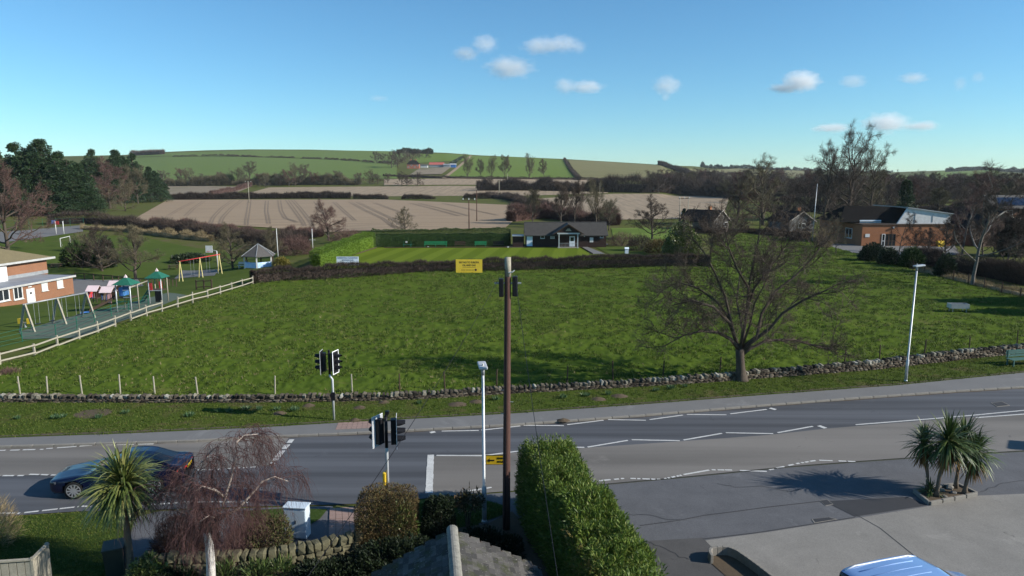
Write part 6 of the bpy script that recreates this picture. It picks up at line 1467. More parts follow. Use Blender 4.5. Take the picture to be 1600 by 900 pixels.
# ------------------------------------------------------------------ bowling club
hedge('clipped_hedge', 'bright green clipped hedge along the side of the bowling green', [G(494, 424), G(515, 415.5), (G(555, 395).x, G(555, 395).y), (G(580, 387.5).x, G(580, 387.5).y)], 1.7, 2.85, 32000, .16, .05, m_clip, seed=21, rag=.08, shell=.08, round_=.3)
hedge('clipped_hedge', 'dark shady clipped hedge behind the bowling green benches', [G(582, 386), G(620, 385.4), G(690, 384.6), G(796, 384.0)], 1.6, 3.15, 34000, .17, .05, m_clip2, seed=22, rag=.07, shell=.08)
HB = [G(*p) for p in HEDGE_PX]
hedge('field_hedge', 'long dark brown bare hedge along the top of the paddock', HB, 1.5, 1.62, 70000, .36, .034, m_twigd, seed=23, rag=.14, upb=.9, quad=False, inner=.3)
hedge('hedge_bottom', 'green leafy bramble growth along the foot of the long brown hedge', [(p.x, p.y - .75) for p in HB], .5, .5, 9000, .16, .05, m_clip2, cat='bramble', seed=24, rag=.5, core=False)
def bench(label, g, w, mat, back=True, rz=0., group=None):
    o = thing('park_bench', label, 'bench', g, rz, group)
    for y in (-.18, 0, .18): MB().box((0, y, .45), (w, .14, .05)).build('seat_slat', mat, o)
    if back:
        for z in (.62, .80, .95): MB().box((0, .27, z), (w, .04, .13)).build('back_slat', mat, o)
    for x in [-w / 2 + .15, w / 2 - .15] + ([0] if w > 2.5 else []):
        for y in (-.22, .25): MB().box((x, y, .21 if y < 0 else .5), (.07, .07, .46 if y < 0 else 1.04)).build('leg', mat, o)
    return o
m_gbench = pm('bright_green_paint', (.03, .24, .10), (.022, .19, .08), 3, .5)
yb = G(690, 385.3)
def gb(px, py=385.9): q = G(px, py); return Vector((q.x, q.y - .5, q.z + .06))
bench('long bright green bench against the dark hedge', gb(681), 4.2, m_gbench); bench('brown wooden bench between the two green benches', gb(719), 2.0, m_darkwood)
bench('shorter bright green bench against the dark hedge', gb(751), 2.2, m_gbench); bench('dark bench in the shade near the pavilion shed', gb(779), 2.0, m_black); bench('low dark bench near the hedge corner', gb(637), 1.6, m_gpaint, False)
# small sign on hedge, ditch edging, sprinkler
g = gb(636); o = thing('notice', 'small white notice on a stake before the dark hedge', 'sign', g); MB().box((0, 0, .9), (.35, .04, .3)).build('board', m_wpaint, o); MB().box((0, .03, .4), (.05, .04, .9)).build('stake', m_darkwood, o)
def ditch(px, label):
    q = [G(*p) for p in px]; m = MB()
    for a, b in zip(q, q[1:]): m.bar(a + Vector((0, 0, .1)), b + Vector((0, 0, .1)), .12, .22)
    tag(m.build('edging_board', m_darkwood), label, 'edging')
ditch([(600, 387.8), (700, 387.5), (908, 386.9)], 'dark timber edging along the back of the green'); ditch([(588, 387.6), (548, 401), (530, 408)], 'dark timber edging beside the bright clipped hedge'); ditch([(908, 387), (926, 397.5)], 'dark timber edging along the path by the green')
for px in (669, 794): g = G(px, 387.6); o = thing('rink_marker', 'small white rink marker at the back of the green', 'marker', g, 0, 'white rink markers'); MB().box((0, 0, .2), (.3, .06, .22)).build('board', m_wpaint, o); MB().box((0, 0, .06), (.05, .05, .2)).build('peg', m_wpaint, o)
# signs
def text(s, size, mat, parent, loc, rz=0., name='lettering', width=None):
    cu = bpy.data.curves.new('t', 'FONT'); cu.body = s; cu.size = size; cu.align_x = 'CENTER'; cu.align_y = 'CENTER'; cu.extrude = .004; cu.offset = size * .012
    t = bpy.data.objects.new('t', cu); COL.objects.link(t); bpy.context.view_layer.update()
    me = bpy.data.meshes.new_from_object(t); bpy.data.objects.remove(t); bpy.data.curves.remove(cu); me.materials.append(mat)
    xs = [v.co.x for v in me.vertices]; k = width / (max(xs) - min(xs)) if width else 1
    for v in me.vertices: v.co.x *= k
    return link(name, me, parent, loc, (math.pi / 2, 0, rz))
g = G(733.5, 428.5); dpt = g.y; yl, yr = PD(713, 415, dpt).x, PD(754, 415, dpt).x; zt, zl = PD(733, 404.5, dpt).z, PD(733, 425, dpt).z
wS, hS = yr - yl, zt - zl
bn_ = thing('protest_banner', 'yellow protest banner on timber legs before the brown hedge', 'banner', (g.x, dpt - .6, .15)); zm = (zt + zl) / 2 - .15
m_banner = pm('yellow_banner', (.78, .56, .06), (.70, .47, .04), 1.2, .6)
MB().box((0, 0, zm), (wS, .03, hS)).build('panel', m_banner, bn_)
for x in (-wS / 2 + .06, -wS / 2 + .35, wS / 2 - .06): MB().box((x, .06, (zm + hS / 2) / 2 - .1), (.09, .07, zm + hS / 2 + .15)).build('leg', m_oldwood, bn_)
m_ink = pm('brown_ink', (.085, .03, .03), (.07, .025, .025), 4, .6)
text('SAY NO TO EUROPA', .36, m_ink, bn_, (0, -.02, zm + hS * .27), width=wS * .75); text('OIL AND GAS', .34, m_ink, bn_, (0, -.02, zm + hS * .05), width=wS * .5)
MB().box((0, -.018, zm - hS * .11), (wS * .5, .008, .03)).build('underline', m_ink, bn_)
em = MB()
for a in range(16):
    t0_, t1_ = 2 * math.pi * a / 16, 2 * math.pi * (a + 1) / 16; em.bar((-wS * .23 + .22 * math.cos(t0_), -.018, zm - hS * .3 + .10 * math.sin(t0_)), (-wS * .23 + .22 * math.cos(t1_), -.018, zm - hS * .3 + .10 * math.sin(t1_)), .03, .008, (0, 1, 0))
for k in range(9): em.box((-wS * .12 + k * wS * .035, -.018, zm - hS * .3), (.05, .008, .13 if k % 3 else .09))
em.tube([(wS * .25, -.015, zm - hS * .29), (wS * .25, -.022, zm - hS * .29)], .15, 14); em.build('emblem', m_ink, bn_)
g = G(543.5, 424); dpt = g.y + 1.6; l, r_ = PD(526, 408, dpt).x, PD(560.5, 408, dpt).x; zt, zl = PD(543, 401, dpt).z, PD(543, 414.3, dpt).z
cs = thing('club_sign', 'white club sign board behind the brown hedge', 'sign', ((l + r_) / 2, dpt, 0)); m_signw = pm('sign_white', (.78, .84, .92), (.72, .78, .87), 2, .5); m_sblue = pm('sign_ink', (.12, .16, .26), (.10, .13, .22), 3, .6)
MB().box((0, 0, (zt + zl) / 2), (r_ - l, .05, zt - zl)).build('board', m_signw, cs)
for x in (l - r_ + .2, 0, r_ - l - .2): MB().box((x * .5, .06, zl * .5 + .15), (.09, .08, zl + .5)).build('post', m_darkwood, cs)
hS = zt - zl; text('BURNISTON & CLOUGHTON', .3, m_sblue, cs, (0, -.03, zl + hS * .84), width=(r_ - l) * .9); text('BOWLING CLUB', .28, m_sblue, cs, (0, -.03, zl + hS * .58), width=(r_ - l) * .52)
ln = MB()
for k in range(16): ln.box((-(r_ - l) * .25 + k * (r_ - l) * .033, -.03, zl + hS * .3), (.06, .008, .10))
ln.build('small_print', m_sblue, cs)

# pavilion
g0, g1 = G(820, 386), G(948, 383.5); yp = 126.; xl, xr = PD(820, 370, yp).x, PD(949, 370, yp).x; wP = xr - xl
zE = PD(880, 367, yp).z; zR = PD(880, 347.5, yp + 2.6).z
pv = thing('pavilion', 'dark timber bowling pavilion with grey roof and gabled porch', 'pavilion', (xl, yp, 0))
m_pvw = pm('dark_stained_boards', (.045, .026, .022), (.03, .018, .016), 3, .8, .4, stretch=(.3, .3, 8), fine=12)
MB().box((wP / 2, 2.6, zE / 2), (wP - .4, 5.2, zE)).build('wall', m_pvw, pv)
nb = int(zE / .18)
for k in range(nb): MB().box((wP / 2, -.012, .12 + k * .18), (wP - .38, .03, .165)).build('board', m_pvw, pv)
m_pvr = pm('pavilion_tiles', (.085, .08, .075), (.045, .043, .042), 1.6, .9, .5, fine=14)
r = MB()
ov = .45
for s in (0, 1):
    y0 = -ov if s == 0 else 5.2 + ov
    r.add([(-.1, y0, zE - .08), (wP + .1, y0, zE - .08), (wP + .1, 2.6, zR), (-.1, 2.6, zR), (-.1, y0, zE - .2), (wP + .1, y0, zE - .2), (wP + .1, 2.6, zR - .12), (-.1, 2.6, zR - .12)], [(0, 1, 2, 3), (4, 7, 6, 5), (0, 4, 5, 1), (1, 5, 6, 2), (0, 3, 7, 4)])
R_ = r.build('roof', m_pvr, pv)
nc = 13; sl_ = math.hypot(2.6 + ov, zR - zE + .08)
for k in range(nc):
    t = (k + .0) / nc; MB().bar((-.1, -ov + (2.6 + ov) * t - .01, zE - .08 + (zR - zE + .08) * t + .02), (wP + .1, -ov + (2.6 + ov) * t - .01, zE - .08 + (zR - zE + .08) * t + .02), .05, .045).build('tile_course', m_pvr, R_)
MB().tube([(-.12, 2.6, zR + .02), (wP + .12, 2.6, zR + .02)], .10, 8).build('ridge', m_pvr, R_)
gm_ = MB()
for x in (.2, wP - .2): MB().add([(x, 0, zE - .01), (x, 5.2, zE - .01), (x, 2.6, zR - .15)], [(0, 1, 2)]).build('gable', m_pvw, pv)
def pvx(px): return PD(px, 370, yp).x - xl
def pvz(py): return PD(880, py, yp).z
m_wdoor = pm('pale_blue_white_door', (.66, .74, .80), (.58, .66, .72), 2, .5)
d_ = MB().box(((pvx(823) + pvx(832)) / 2, -.05, (pvz(384.5) + pvz(366.5)) / 2), (pvx(832) - pvx(823), .08, pvz(366.5) - pvz(384.5))).build('door', m_wdoor, pv)
MB().box((pvx(831), -.11, .95), (.06, .05, .18)).build('handle', m_black, d_)
for (x0, x1, y0, y1, gl) in [(844.5, 851, 366.5, 372.5, m_glass), (860, 866.5, 367, 372.5, m_steel2), (937.5, 943, 366.5, 371.5, m_glass)]:
    window(pv, ((pvx(x0) + pvx(x1)) / 2, -.03, (pvz(y0) + pvz(y1)) / 2), (0, -1, 0), pvx(x1) - pvx(x0), pvz(y0) - pvz(y1), .08, 0, .04, gl)
nb_ = MB().box(((pvx(921.5) + pvx(927)) / 2, -.06, (pvz(371) + pvz(378.5)) / 2), (pvx(927) - pvx(921.5), .05, pvz(371) - pvz(378.5))).build('notice_board', m_wpaint, pv)
MB().box((pvx(913), -.08, pvz(368.5)), (.2, .16, .3)).build('wall_lamp', m_galv, pv)
# porch
pa, pc = pvx(871.5), pvx(902); pd = 2.0; zb_ = pvz(364.5); pz = pvz(349)
for x in (pa + .1, pc - .1): MB().box((x, -pd, zb_ / 2), (.18, .18, zb_)).build('porch_post', m_galv, pv)
MB().box(((pa + pc) / 2, -pd, zb_ + .12), (pc - pa + .5, .16, .26)).build('porch_beam', m_galv, pv)
pr = MB(); xm = (pa + pc) / 2; hwp = (pc - pa) / 2 + .95
for s in (-1, 1): pr.add([(xm, -pd - .35, pz), (xm + s * hwp, -pd - .35, zb_ + .05), (xm + s * hwp, 1.2, zb_ + .05), (xm, 2.4, pz), (xm, -pd - .35, pz - .12), (xm + s * hwp, -pd - .35, zb_ - .07), (xm + s * hwp, 1.2, zb_ - .07), (xm, 2.4, pz - .12)], [(0, 1, 2, 3), (4, 7, 6, 5), (0, 4, 5, 1), (1, 5, 6, 2)])
pr.build('porch_roof', m_pvr, pv)
q = MB(); q.add([(xm - hwp + .5, -pd - .05, zb_ + .2), (xm + hwp - .5, -pd - .05, zb_ + .2), (xm, -pd - .05, pz - .2)], [(0, 1, 2)]); q.build('porch_gable', m_pvw, pv)
q = MB(); q.add([(xm - .55, -pd - .08, zb_ + .55), (xm + .55, -pd - .08, zb_ + .55), (xm + .2, -pd - .08, zb_ + 1.0), (xm - .2, -pd - .08, zb_ + 1.0)], [(0, 1, 2, 3)]); q.build('club_plaque', m_oldwood, pv)
for s in (-1, 1): MB().bar((xm, -pd - .37, pz - .06), (xm + s * hwp, -pd - .37, zb_ - .01), .03, .16).build('barge_board', m_darkwood, pv)
d_ = MB().box((pvx(894), -.05, 1.05), (1.0, .08, 2.1)).build('porch_door', m_wdoor, pv); MB().box((pvx(894), -.10, 1.5), (.6, .03, .7)).build('pane', m_glass, d_)
for z in (.25, .95): MB().bar((pa + .2, -pd, z), (pc - .2, -pd, z), .05).build('railing', m_steel2, pv)
for k in range(13): x = pa + .3 + (pc - pa - .6) * k / 12; MB().bar((x, -pd, .25), (x, -pd, .95), .035).build('baluster', m_steel2, pv)
MB().box((xm, -pd / 2, .06), (pc - pa + .3, pd, .14)).build('deck', m_oldwood, pv)
sx0, sx1 = PD(801, 370, yp).x - xl, -.15
sd_ = thing('shed', 'dark flat roofed timber shed against the pavilion end', 'shed', (xl, yp, 0))
MB().box(((sx0 + sx1) / 2, 1.6, 1.0), (sx1 - sx0, 3.0, 2.0)).build('wall', m_pvw, sd_)
for k in range(10): MB().box(((sx0 + sx1) / 2, .085, .12 + k * .19), (sx1 - sx0 + .02, .03, .17)).build('board', m_pvw, sd_)
MB().box(((sx0 + sx1) / 2 - .05, 1.5, 2.08), (sx1 - sx0 + .1, 3.5, .12)).build('roof', m_steel2, sd_)
# little white bin hut by the garden
g = G(979, 396.5); o = thing('garden_box', 'small pale box with pitched lid behind the brown hedge', 'box', g); MB().box((0, 0, .4), (.55, .5, .9)).build('body', m_wdoor, o)
q = MB(); q.add([(-.35, -.32, .82), (.35, -.32, .82), (.35, .32, .82), (-.35, .32, .82), (-.35, 0, 1.1), (.35, 0, 1.1)], [(0, 1, 5, 4), (2, 3, 4, 5), (0, 4, 3), (1, 2, 5)]); q.build('lid', m_wdoor, o)

# ------------------------------------------------------------------ village hall at the right
yh = 128.; X = lambda px, d=yh: PD(px, 365, d).x; Zp = lambda py, d=yh: PD(1400, py, d).z
vh = thing('village_hall', 'orange brown brick hall with white gable panel and glazed doors', 'building', (X(1347), yh, 0), 0.0)
wl = X(1487) - X(1345); zw = Zp(351.5)
MB().box((wl / 2, 9, zw / 2 - .2), (wl, 18, zw + .4)).build('wall', m_brick2, vh)
MB().box((wl / 2, 8.98, zw + .06), (wl + .3, 18.3, .16)).build('parapet', m_darkwood, vh)
window(vh, (-.03, 5.0, 2.1), (-1, 0, 0), 2.6, 1.9, .1, 1, .05)
a0, a1 = X(1403) - X(1345), X(1487) - X(1345); zt = Zp(324)
q = MB(); gy = 1.4; gp_ = [(a0 + .2, gy, zw + .1), (a1 + .2, gy, zw + .1), (a1 + .2, gy, zw + 2.0), (a0 + 2.0, gy, zt - .15)]
q.add(gp_ + [(x, y + .3, z) for x, y, z in gp_], [(0, 1, 2, 3), (7, 6, 5, 4), (0, 4, 5, 1), (1, 5, 6, 2), (2, 6, 7, 3), (3, 7, 4, 0)]); q.build('white_gable', m_wpaint, vh)
for t in (.35, .68): MB().box((a0 + (a1 - a0) * t, gy - .03, zw + 1.2), (.10, .05, 2.2 - t)).build('gable_joint', m_steel2, vh)
r = MB(); rp = [(a0 + 1.9, gy - .3, zt), (a1 + .6, gy - .3, zw + 2.05), (a1 + .6, 14, zw + 2.05), (a0 + 1.9, 14, zt)]
r.add(rp + [(x, y, z - .16) for x, y, z in rp], [(0, 1, 2, 3), (7, 6, 5, 4), (0, 4, 5, 1), (1, 5, 6, 2), (3, 7, 4, 0)])
r.build('gable_roof', m_steel2, vh)
r = MB(); b0 = X(1321) - X(1345); ze = zw + .35; tl = X(1341) - X(1345)
r.add([(b0, 3.0, ze), (a0 + 3.2, 3.0, ze), (a0 + 5.2, 6.5, zt - .25), (tl, 6.5, zt + .1), (a0 + 3.2, 14, ze), (b0, 14, ze), (a0 + 5, 6.5, ze)], [(0, 1, 2, 3), (3, 2, 4, 5), (0, 3, 5)]); r.build('dark_roof', pm('black_roof', (.014, .013, .013), (.010, .010, .010), 2, 1.0, .2, spec=.03), vh)
MB().box(((b0 + a0) / 2 + 1, 3.2, zw + .45), (X(1386) - X(1352), .1, .55)).build('clerestory', m_wdoor, vh)
dx0, dx1 = X(1376) - X(1345), X(1398) - X(1345)
for k in range(4):
    x = dx0 + (dx1 - dx0) * (k + .5) / 4; w_ = (dx1 - dx0) / 4 - .03
    d_ = MB()
    for s in (-1, 1): d_.box((x + s * (w_ / 2 - .05), -.03, 1.15), (.10, .10, 2.3))
    for z in (.06, 2.25, 1.0): d_.box((x, -.032, z), (w_ - .2, .095, .12))
    d_ = d_.build('door', m_wpaint if k == 0 else m_darkwood, vh); MB().box((x, -.015, 1.15), (w_ - .1, .03, 2.2)).build('pane', m_glass, d_)
MB().box((X(1353.5) - X(1345), -.04, Zp(368)), (.8, .06, .6)).build('notice_board', m_wpaint, vh)
MB().box((X(1392.5) - X(1345), -.15, Zp(355.5)), (.28, .26, .32)).build('entrance_lamp', m_galv, vh)
g = G(1464, 385); o = thing('grit_bin', 'yellow grit bin against the brick hall wall', 'bin', (g.x, yh - 1.2, .05)); q = MB(); q.add([(-.6, -.35, 0), (.6, -.35, 0), (.6, .35, 0), (-.6, .35, 0), (-.7, -.4, .6), (.7, -.4, .6), (.7, .4, .9), (-.7, .4, .9)], [(3, 2, 1, 0), (4, 5, 6, 7), (0, 1, 5, 4), (1, 2, 6, 5), (2, 3, 7, 6), (3, 0, 4, 7)]); q.build('body', m_yellow, o)
q = MB(); q.add([(-.75, -.46, .6), (.75, -.46, .6), (.75, .44, .93), (-.75, .44, .93), (-.6, -.2, .95), (.6, -.2, .95), (.6, .25, 1.08), (-.6, .25, 1.08)], [(0, 1, 5, 4), (1, 2, 6, 5), (2, 3, 7, 6), (3, 0, 4, 7), (4, 5, 6, 7)]); q.build('lid', m_yellow, o)
g = G(1269, 379); o = thing('mast', 'tall slender white mast beside the brick hall', 'mast', g); MB().tube([(0, 0, -.1), (.1, 0, 5.5), (.25, 0, PD(1274, 287, g.y).z)], [.09, .07, .04], 8).build('shaft', m_galv, o, True); MB().box((0, 0, .15), (.4, .4, .3)).build('base', m_kerb, o)
# trough, bench, right fence
g = G(1496, 489); o = thing('water_trough', 'galvanised water trough standing in the paddock', 'trough', (g.x, g.y, .14), math.radians(-5))
for s in (-1, 1): MB().bar((s * .78, -.38, .55), (s * .78, .38, .55), .04, .42).build('end_panel', m_galv, o); MB().bar((-.8, s * .38, .55), (.8, s * .38, .55), .04, .42).build('side_panel', m_steel2, o)
MB().box((0, 0, .38), (1.5, .7, .05)).build('bottom', m_black, o); MB().box((0, 0, .62), (1.48, .68, .02)).build('water', m_glass, o)
for x in (-.6, .6):
    for y in (-.3, .3): MB().box((x, y, .18), (.06, .06, .42)).build('leg', m_steel2, o)
g = G(1592, 573); m_tbench = pm('teal_paint', (.06, .14, .12), (.045, .10, .09), 3, .6); bench('faded teal bench on the verge before the stone wall', (g.x + .3, g.y, .11), 2.4, m_tbench, rz=.2)
rail_fence('wire_fence', 'dark post and wire fence along the shaded paddock edge', [(1395, 412), (1440, 425), (1491, 438), (1546, 453), (1600, 468), (1660, 485)], 3.2, 1.25, (1.15, .8, .45), m_darkwood, pw=.10, rh=.015, seed=9)
# bungalows and houses in the trees
m_barge = pm('dull_barge_board', (.34, .31, .27), (.25, .23, .2), 2, .8)
def house(label, g, w, dpt, he, hr, rz, wallm, roofm, gable_front=False, wins=()):
    o = thing('house', label, 'house', g, rz); MB().box((0, dpt / 2, he / 2 - .1), (w, dpt, he + .2)).build('wall', wallm, o); r = MB(); e = .4; gb_ = MB()
    if gable_front:
        for s in (-1, 1): r.add([(s * (w / 2 + e), -e, he - .1), (s * (w / 2 + e), dpt + e, he - .1), (0, dpt + e, hr), (0, -e, hr), (s * (w / 2 + e), -e, he - .25), (s * (w / 2 + e), dpt + e, he - .25), (0, dpt + e, hr - .15), (0, -e, hr - .15)], [(0, 1, 2, 3), (4, 7, 6, 5), (0, 3, 7, 4), (0, 4, 5, 1)])
        for y in (0, dpt): gb_.add([(-w / 2, y, he), (w / 2, y, he), (0, y, hr - .2)], [(0, 1, 2)])
        for s in (-1, 1): MB().bar((s * (w / 2 + e), -e - .03, he - .17), (0, -e - .03, hr - .07), .04, .25).build('barge_board', m_barge, o)
    else:
        for s in (0, 1):
            y0 = -e if s == 0 else dpt + e; r.add([(-w / 2 - e, y0, he - .1), (w / 2 + e, y0, he - .1), (w / 2 + e, dpt / 2, hr), (-w / 2 - e, dpt / 2, hr), (-w / 2 - e, y0, he - .25), (w / 2 + e, y0, he - .25), (w / 2 + e, dpt / 2, hr - .15), (-w / 2 - e, dpt / 2, hr - .15)], [(0, 1, 2, 3), (4, 7, 6, 5), (0, 4, 5, 1), (1, 5, 6, 2), (0, 3, 7, 4)])
        for x in (-w / 2, w / 2): gb_.add([(x, 0, he), (x, dpt, he), (x, dpt / 2, hr - .2)], [(0, 1, 2)])
    R = r.build('roof', roofm, o)
    for i_ in range(0, len(gb_.v), 3): MB().add(gb_.v[i_:i_ + 3], [(0, 1, 2)]).build('gable', wallm, o)
    c = MB().box((w * .3, dpt / 2, hr + .1), (.7, .6, 1.3)).build('chimney', m_brick2, R)
    for (x, z, ww, hh) in wins: window(o, (x, -.02, z), (0, -1, 0), ww, hh, .1, 1, .05)
    return o
m_droof = pm('dark_roof', (.026, .023, .023), (.016, .015, .015), 2, 1.0, .3, spec=.05)
house('dark roofed bungalow behind the paddock with pale barge boards', G(1126, 360), 7.2, 9, 2.3, 4.9, .75, pm('shaded_render', (.13, .12, .105), (.09, .085, .075), 1, .9), m_droof, True, ((-2, 1.4, 1.6, 1.1), (2, 1.4, 1.6, 1.1)))  # wall render darkened to carry the trees' shade
house('small bungalow with white trimmed gable beside the mast', G(1252, 362), 6.5, 9, 2.5, 4.8, .2, pm('grey_render', (.15, .145, .14), (.11, .108, .105), 1, .9), m_droof, True, ((0, 1.4, 1.8, 1.1),))
house('brown brick house gable rising behind the dark conifer', G(1562, 385), 8.5, 10, 3.4, 6.6, .1, brickm('dull_brown_brick', (.15, .09, .065), (.11, .07, .05), (.15, .12, .1)), m_droof, True, ((1.2, 3.6, .7, .9),))
house('brick house with solar panels beyond the bare trees', G(1598, 352), 16, 9, 4.6, 8.0, .0, m_brick, m_slate, False, ((-4, 3.4, 1.8, 1.2), (2, 3.4, 1.8, 1.2), (-1, 1.2, 1.8, 1.2)))
g = G(1598, 352); sp = thing('solar_panels', 'row of dark solar panels on the far brick roof', 'solar panel', (g.x, g.y, g.z))
for k in range(5): a = Vector((-6.5 + k * 1.7, .55, 5.35)); MB().add([a, a + Vector((1.6, 0, 0)), a + Vector((1.6, 2.6, 2.05)), a + Vector((0, 2.6, 2.05))], [(0, 1, 2, 3)]).build('panel', glassm('solar_cell_%d' % k, (.01, .014, .03)), sp)
house('pale garden outbuilding behind the variegated laurel', G(1096, 356), 3.5, 3, 1.9, 2.9, .5, pm('buff_render', (.33, .27, .22), (.27, .22, .18), 1, .9), pm('buff_roof', (.3, .25, .22), (.25, .2, .18), 1, .9))
# ------------------------------------------------------------------ the big cherry by the wall
def big_tree():
    base = P(1158, 594, .115); yb = base.y; rng = np.random.default_rng(77)
    o = thing('bare_tree', 'large wide spreading bare tree standing against the stone wall', 'tree', base); o.scale = (.92, .92, 1)
    def at(px, py, dy=0.): q = PD(px, py, yb + dy); return np.array([q.x - base.x, dy, q.z - base.z])
    tr = [np.array([0, 0, -.15]), np.array([0, 0, .12]), at(1157, 575), at(1156, 560), at(1156, 545)]
    limbs = [[at(1156, 546), at(1148, 530, .2), at(1140, 500, .5), at(1130, 462, .8), at(1112, 425, 1.0), at(1095, 395, 1.2), at(1075, 372, 1.3)],
             [at(1156, 546), at(1162, 520, .0), at(1168, 480, -.2), at(1170, 450, -.3), at(1178, 410, -.2), at(1187, 370, 0), at(1190, 345, .1)],
             [at(1160, 550), at(1175, 535, -.4), at(1205, 515, -.9), at(1228, 490, -1.2), at(1262, 470, -1.5), at(1300, 455, -1.7), at(1330, 440, -1.8)],
             [at(1158, 556), at(1172, 545, -.2), at(1200, 532, .4), at(1245, 530, .9), at(1290, 542, 1.2), at(1315, 545, 1.4)],
             [at(1156, 546), at(1185, 525, .6), at(1192, 490, 1.0), at(1215, 455, 1.4), at(1250, 430, 1.8), at(1282, 398, 2.0), at(1300, 375, 2.1)],
             [at(1154, 546), at(1140, 530, -.6), at(1118, 520, -1.2), at(1090, 518, -1.8), at(1060, 525, -2.2), at(1030, 540, -2.4)],
             [at(1150, 535, 0), at(1138, 505, -.8), at(1110, 480, -1.4), at(1075, 470, -1.9), at(1040, 478, -2.2)],
             [at(1140, 500, .5), at(1115, 470, .9), at(1085, 450, 1.4), at(1050, 440, 1.8), at(1020, 455, 2.0)],
             [at(1156, 546), at(1160, 515, 1.0), at(1150, 470, 2.2), at(1155, 430, 3.0), at(1160, 400, 3.4)],
             [at(1160, 540), at(1172, 510, -1.2), at(1180, 475, -2.2), at(1200, 440, -3.0), at(1210, 410, -3.2)],
             [at(1168, 480, -.2), at(1180, 450, -.8), at(1205, 420, -1.2), at(1225, 395, -1.3), at(1240, 360, -1.2)],
             [at(1170, 450, -.3), at(1150, 420, -.6), at(1135, 385, -.7), at(1130, 355, -.7)]]
    t = MB(); t.tube([Vector(p) for p in tr], [.58, .40, .29, .27, .30], 14); t.build('trunk', m_bark, o, True)
    lb = MB()
    for i, L in enumerate(limbs): n = len(L); r0 = .135 if i < 7 else .09; lb.tube([Vector(p) for p in L], [r0 * (1 - .8 * k / (n - 1)) for k in range(n)], 8)
    lb.build('limbs', m_bark, o, True)
    br = []
    def sub(p, d, L, r, lev):
        n = 5 if lev < 2 else 4; pts = [p]; dd = d / np.linalg.norm(d)
        for i in range(n):
            dd = dd + rng.normal(size=3) * .17 + np.array([0, 0, .05 if lev < 2 else .0]); dd /= np.linalg.norm(dd); pts.append(pts[-1] + dd * L / n)
        br.append((np.array(pts), np.linspace(r, max(.005, r * .4), n + 1)))
        if lev < 3:
            for k in range((8, 6, 5)[lev]):
                i = int(rng.integers(1, n)); sub(pts[i] + (pts[i + 1] - pts[i]) * rng.random(), (pts[i + 1] - pts[i]) / L * n + rng.normal(size=3) * .75, L * (.32 + .36 * rng.random()), max(.0055, r * .55), lev + 1)
    for L in limbs:
        L = np.array(L); n = len(L)
        for k in range(9):
            tt = (.22 + .78 * (k + rng.random()) / 9) * (n - 1); i = min(int(tt), n - 2); p = L[i] + (L[i + 1] - L[i]) * (tt - i); d = unit(L[i + 1] - L[i]); out = unit(np.array([p[0], p[1], .35]) + 1e-6)
            sub(p, d * .7 + rng.normal(size=3) * .5 + out * .45, 1.35 + .9 * rng.random(), .032, 0)
    link('crown', npmesh('crown', *tubes(br, 3), m_twig), o)
    print('big tree branches', len(br))
big_tree()

# ------------------------------------------------------------------ middle distance trees and shrubs
def T(key, label, px, py, hpx, group=None, twig=None, rz=None, sx=1.0, name='bare_tree', bark=None, fine=False):
    g = G(px, py); h = hpx / FPX * g.y * 1.03
    if g.y > 165 and hpx < 60 and not fine and 'far_' + key in PROTO: key = 'far_' + key
    return put_tree(key, name, label, g - Vector((0, 0, .15)), h, (px * .37) if rz is None else rz, group, twig, sx=sx, bark=bark)
T('thick', 'reddish bare tree rising behind the hipped roof', 12, 392, 112, twig=m_twigr, sx=1.1)
T('round', 'bare spreading tree behind the climbing frame', 212, 436, 80, sx=1.25, twig=m_twigo)
T('thick', 'dense bare thorn tree in front of the recreation grass', 160, 424, 62, sx=1.15, twig=m_twigd)
T('round2', 'bare tree between basketball hoop and shelter', 364, 420, 62, sx=1.15, twig=m_twigo)
T('round', 'bare tree behind the timber shelter', 424, 408, 52, sx=1.1, twig=m_twigo)
T('round2', 'bushy reddish brown tree behind the bowling hedge corner', 514, 376, 54, sx=1.2, twig=m_twigr)
T('thick', 'pale bare sapling cluster on the stubble edge', 634, 362, 32, twig=m_twigo, sx=1.3)
for lab, px, py, h, k, tw in [('slender bare tree behind the pavilion shed end', 832, 350, 46, 'vase', m_twigo), ('bare tree with crooked limbs behind the pavilion gable', 876, 352, 60, 'tall', m_twig), ('upright bare tree behind the pavilion ridge', 897, 350, 56, 'vase', m_twig), ('pale many stemmed bare tree beyond the pavilion end', 932, 356, 60, 'vase', m_twigo), ('pale bare tree at the corner of the pavilion', 951, 360, 44, 'round', m_twigo)]: T(k, lab, px, py, h, twig=tw)
T('round2', 'dark purple brown tree on the lawn beyond the pavilion', 1019, 374, 58, twig=m_twigd, sx=1.15)
T('cone', 'small dark conifer below the twin pole', 1068, 352, 26, name='conifer_tree')
T('thick', 'huge dome shaped bare willow behind the bungalows', 1192, 352, 88, twig=m_twigo, sx=1.15)
T('thick', 'second broad bare willow beside the dome shaped one', 1150, 350, 66, twig=m_twigr, sx=1.1)
T('thick', 'very tall bare tree towering over the brick hall roof', 1324, 345, 120, twig=m_twig, sx=.9)
T('thick', 'tall bare tree leaning behind the mast', 1286, 345, 98, twig=m_twig, sx=.85)
T('thick', 'tall bare tree beside the hall roof peak', 1358, 342, 94, twig=m_twigo, sx=.9)
T('cone', 'dark conifer rising behind the hall roof', 1412, 350, 66, name='conifer_tree')
T('thin', 'white stemmed bare birch at the hall corner', 1503, 398, 112, twig=m_twigr, bark=pm('birch_bark', (.17, .16, .145), (.09, .082, .075), 4, .8, .2))
T('thin', 'bare birch with a pale stem beside the dark fence', 1519, 446, 165, twig=m_twig, sx=1.15, bark=MATS['birch_bark'])
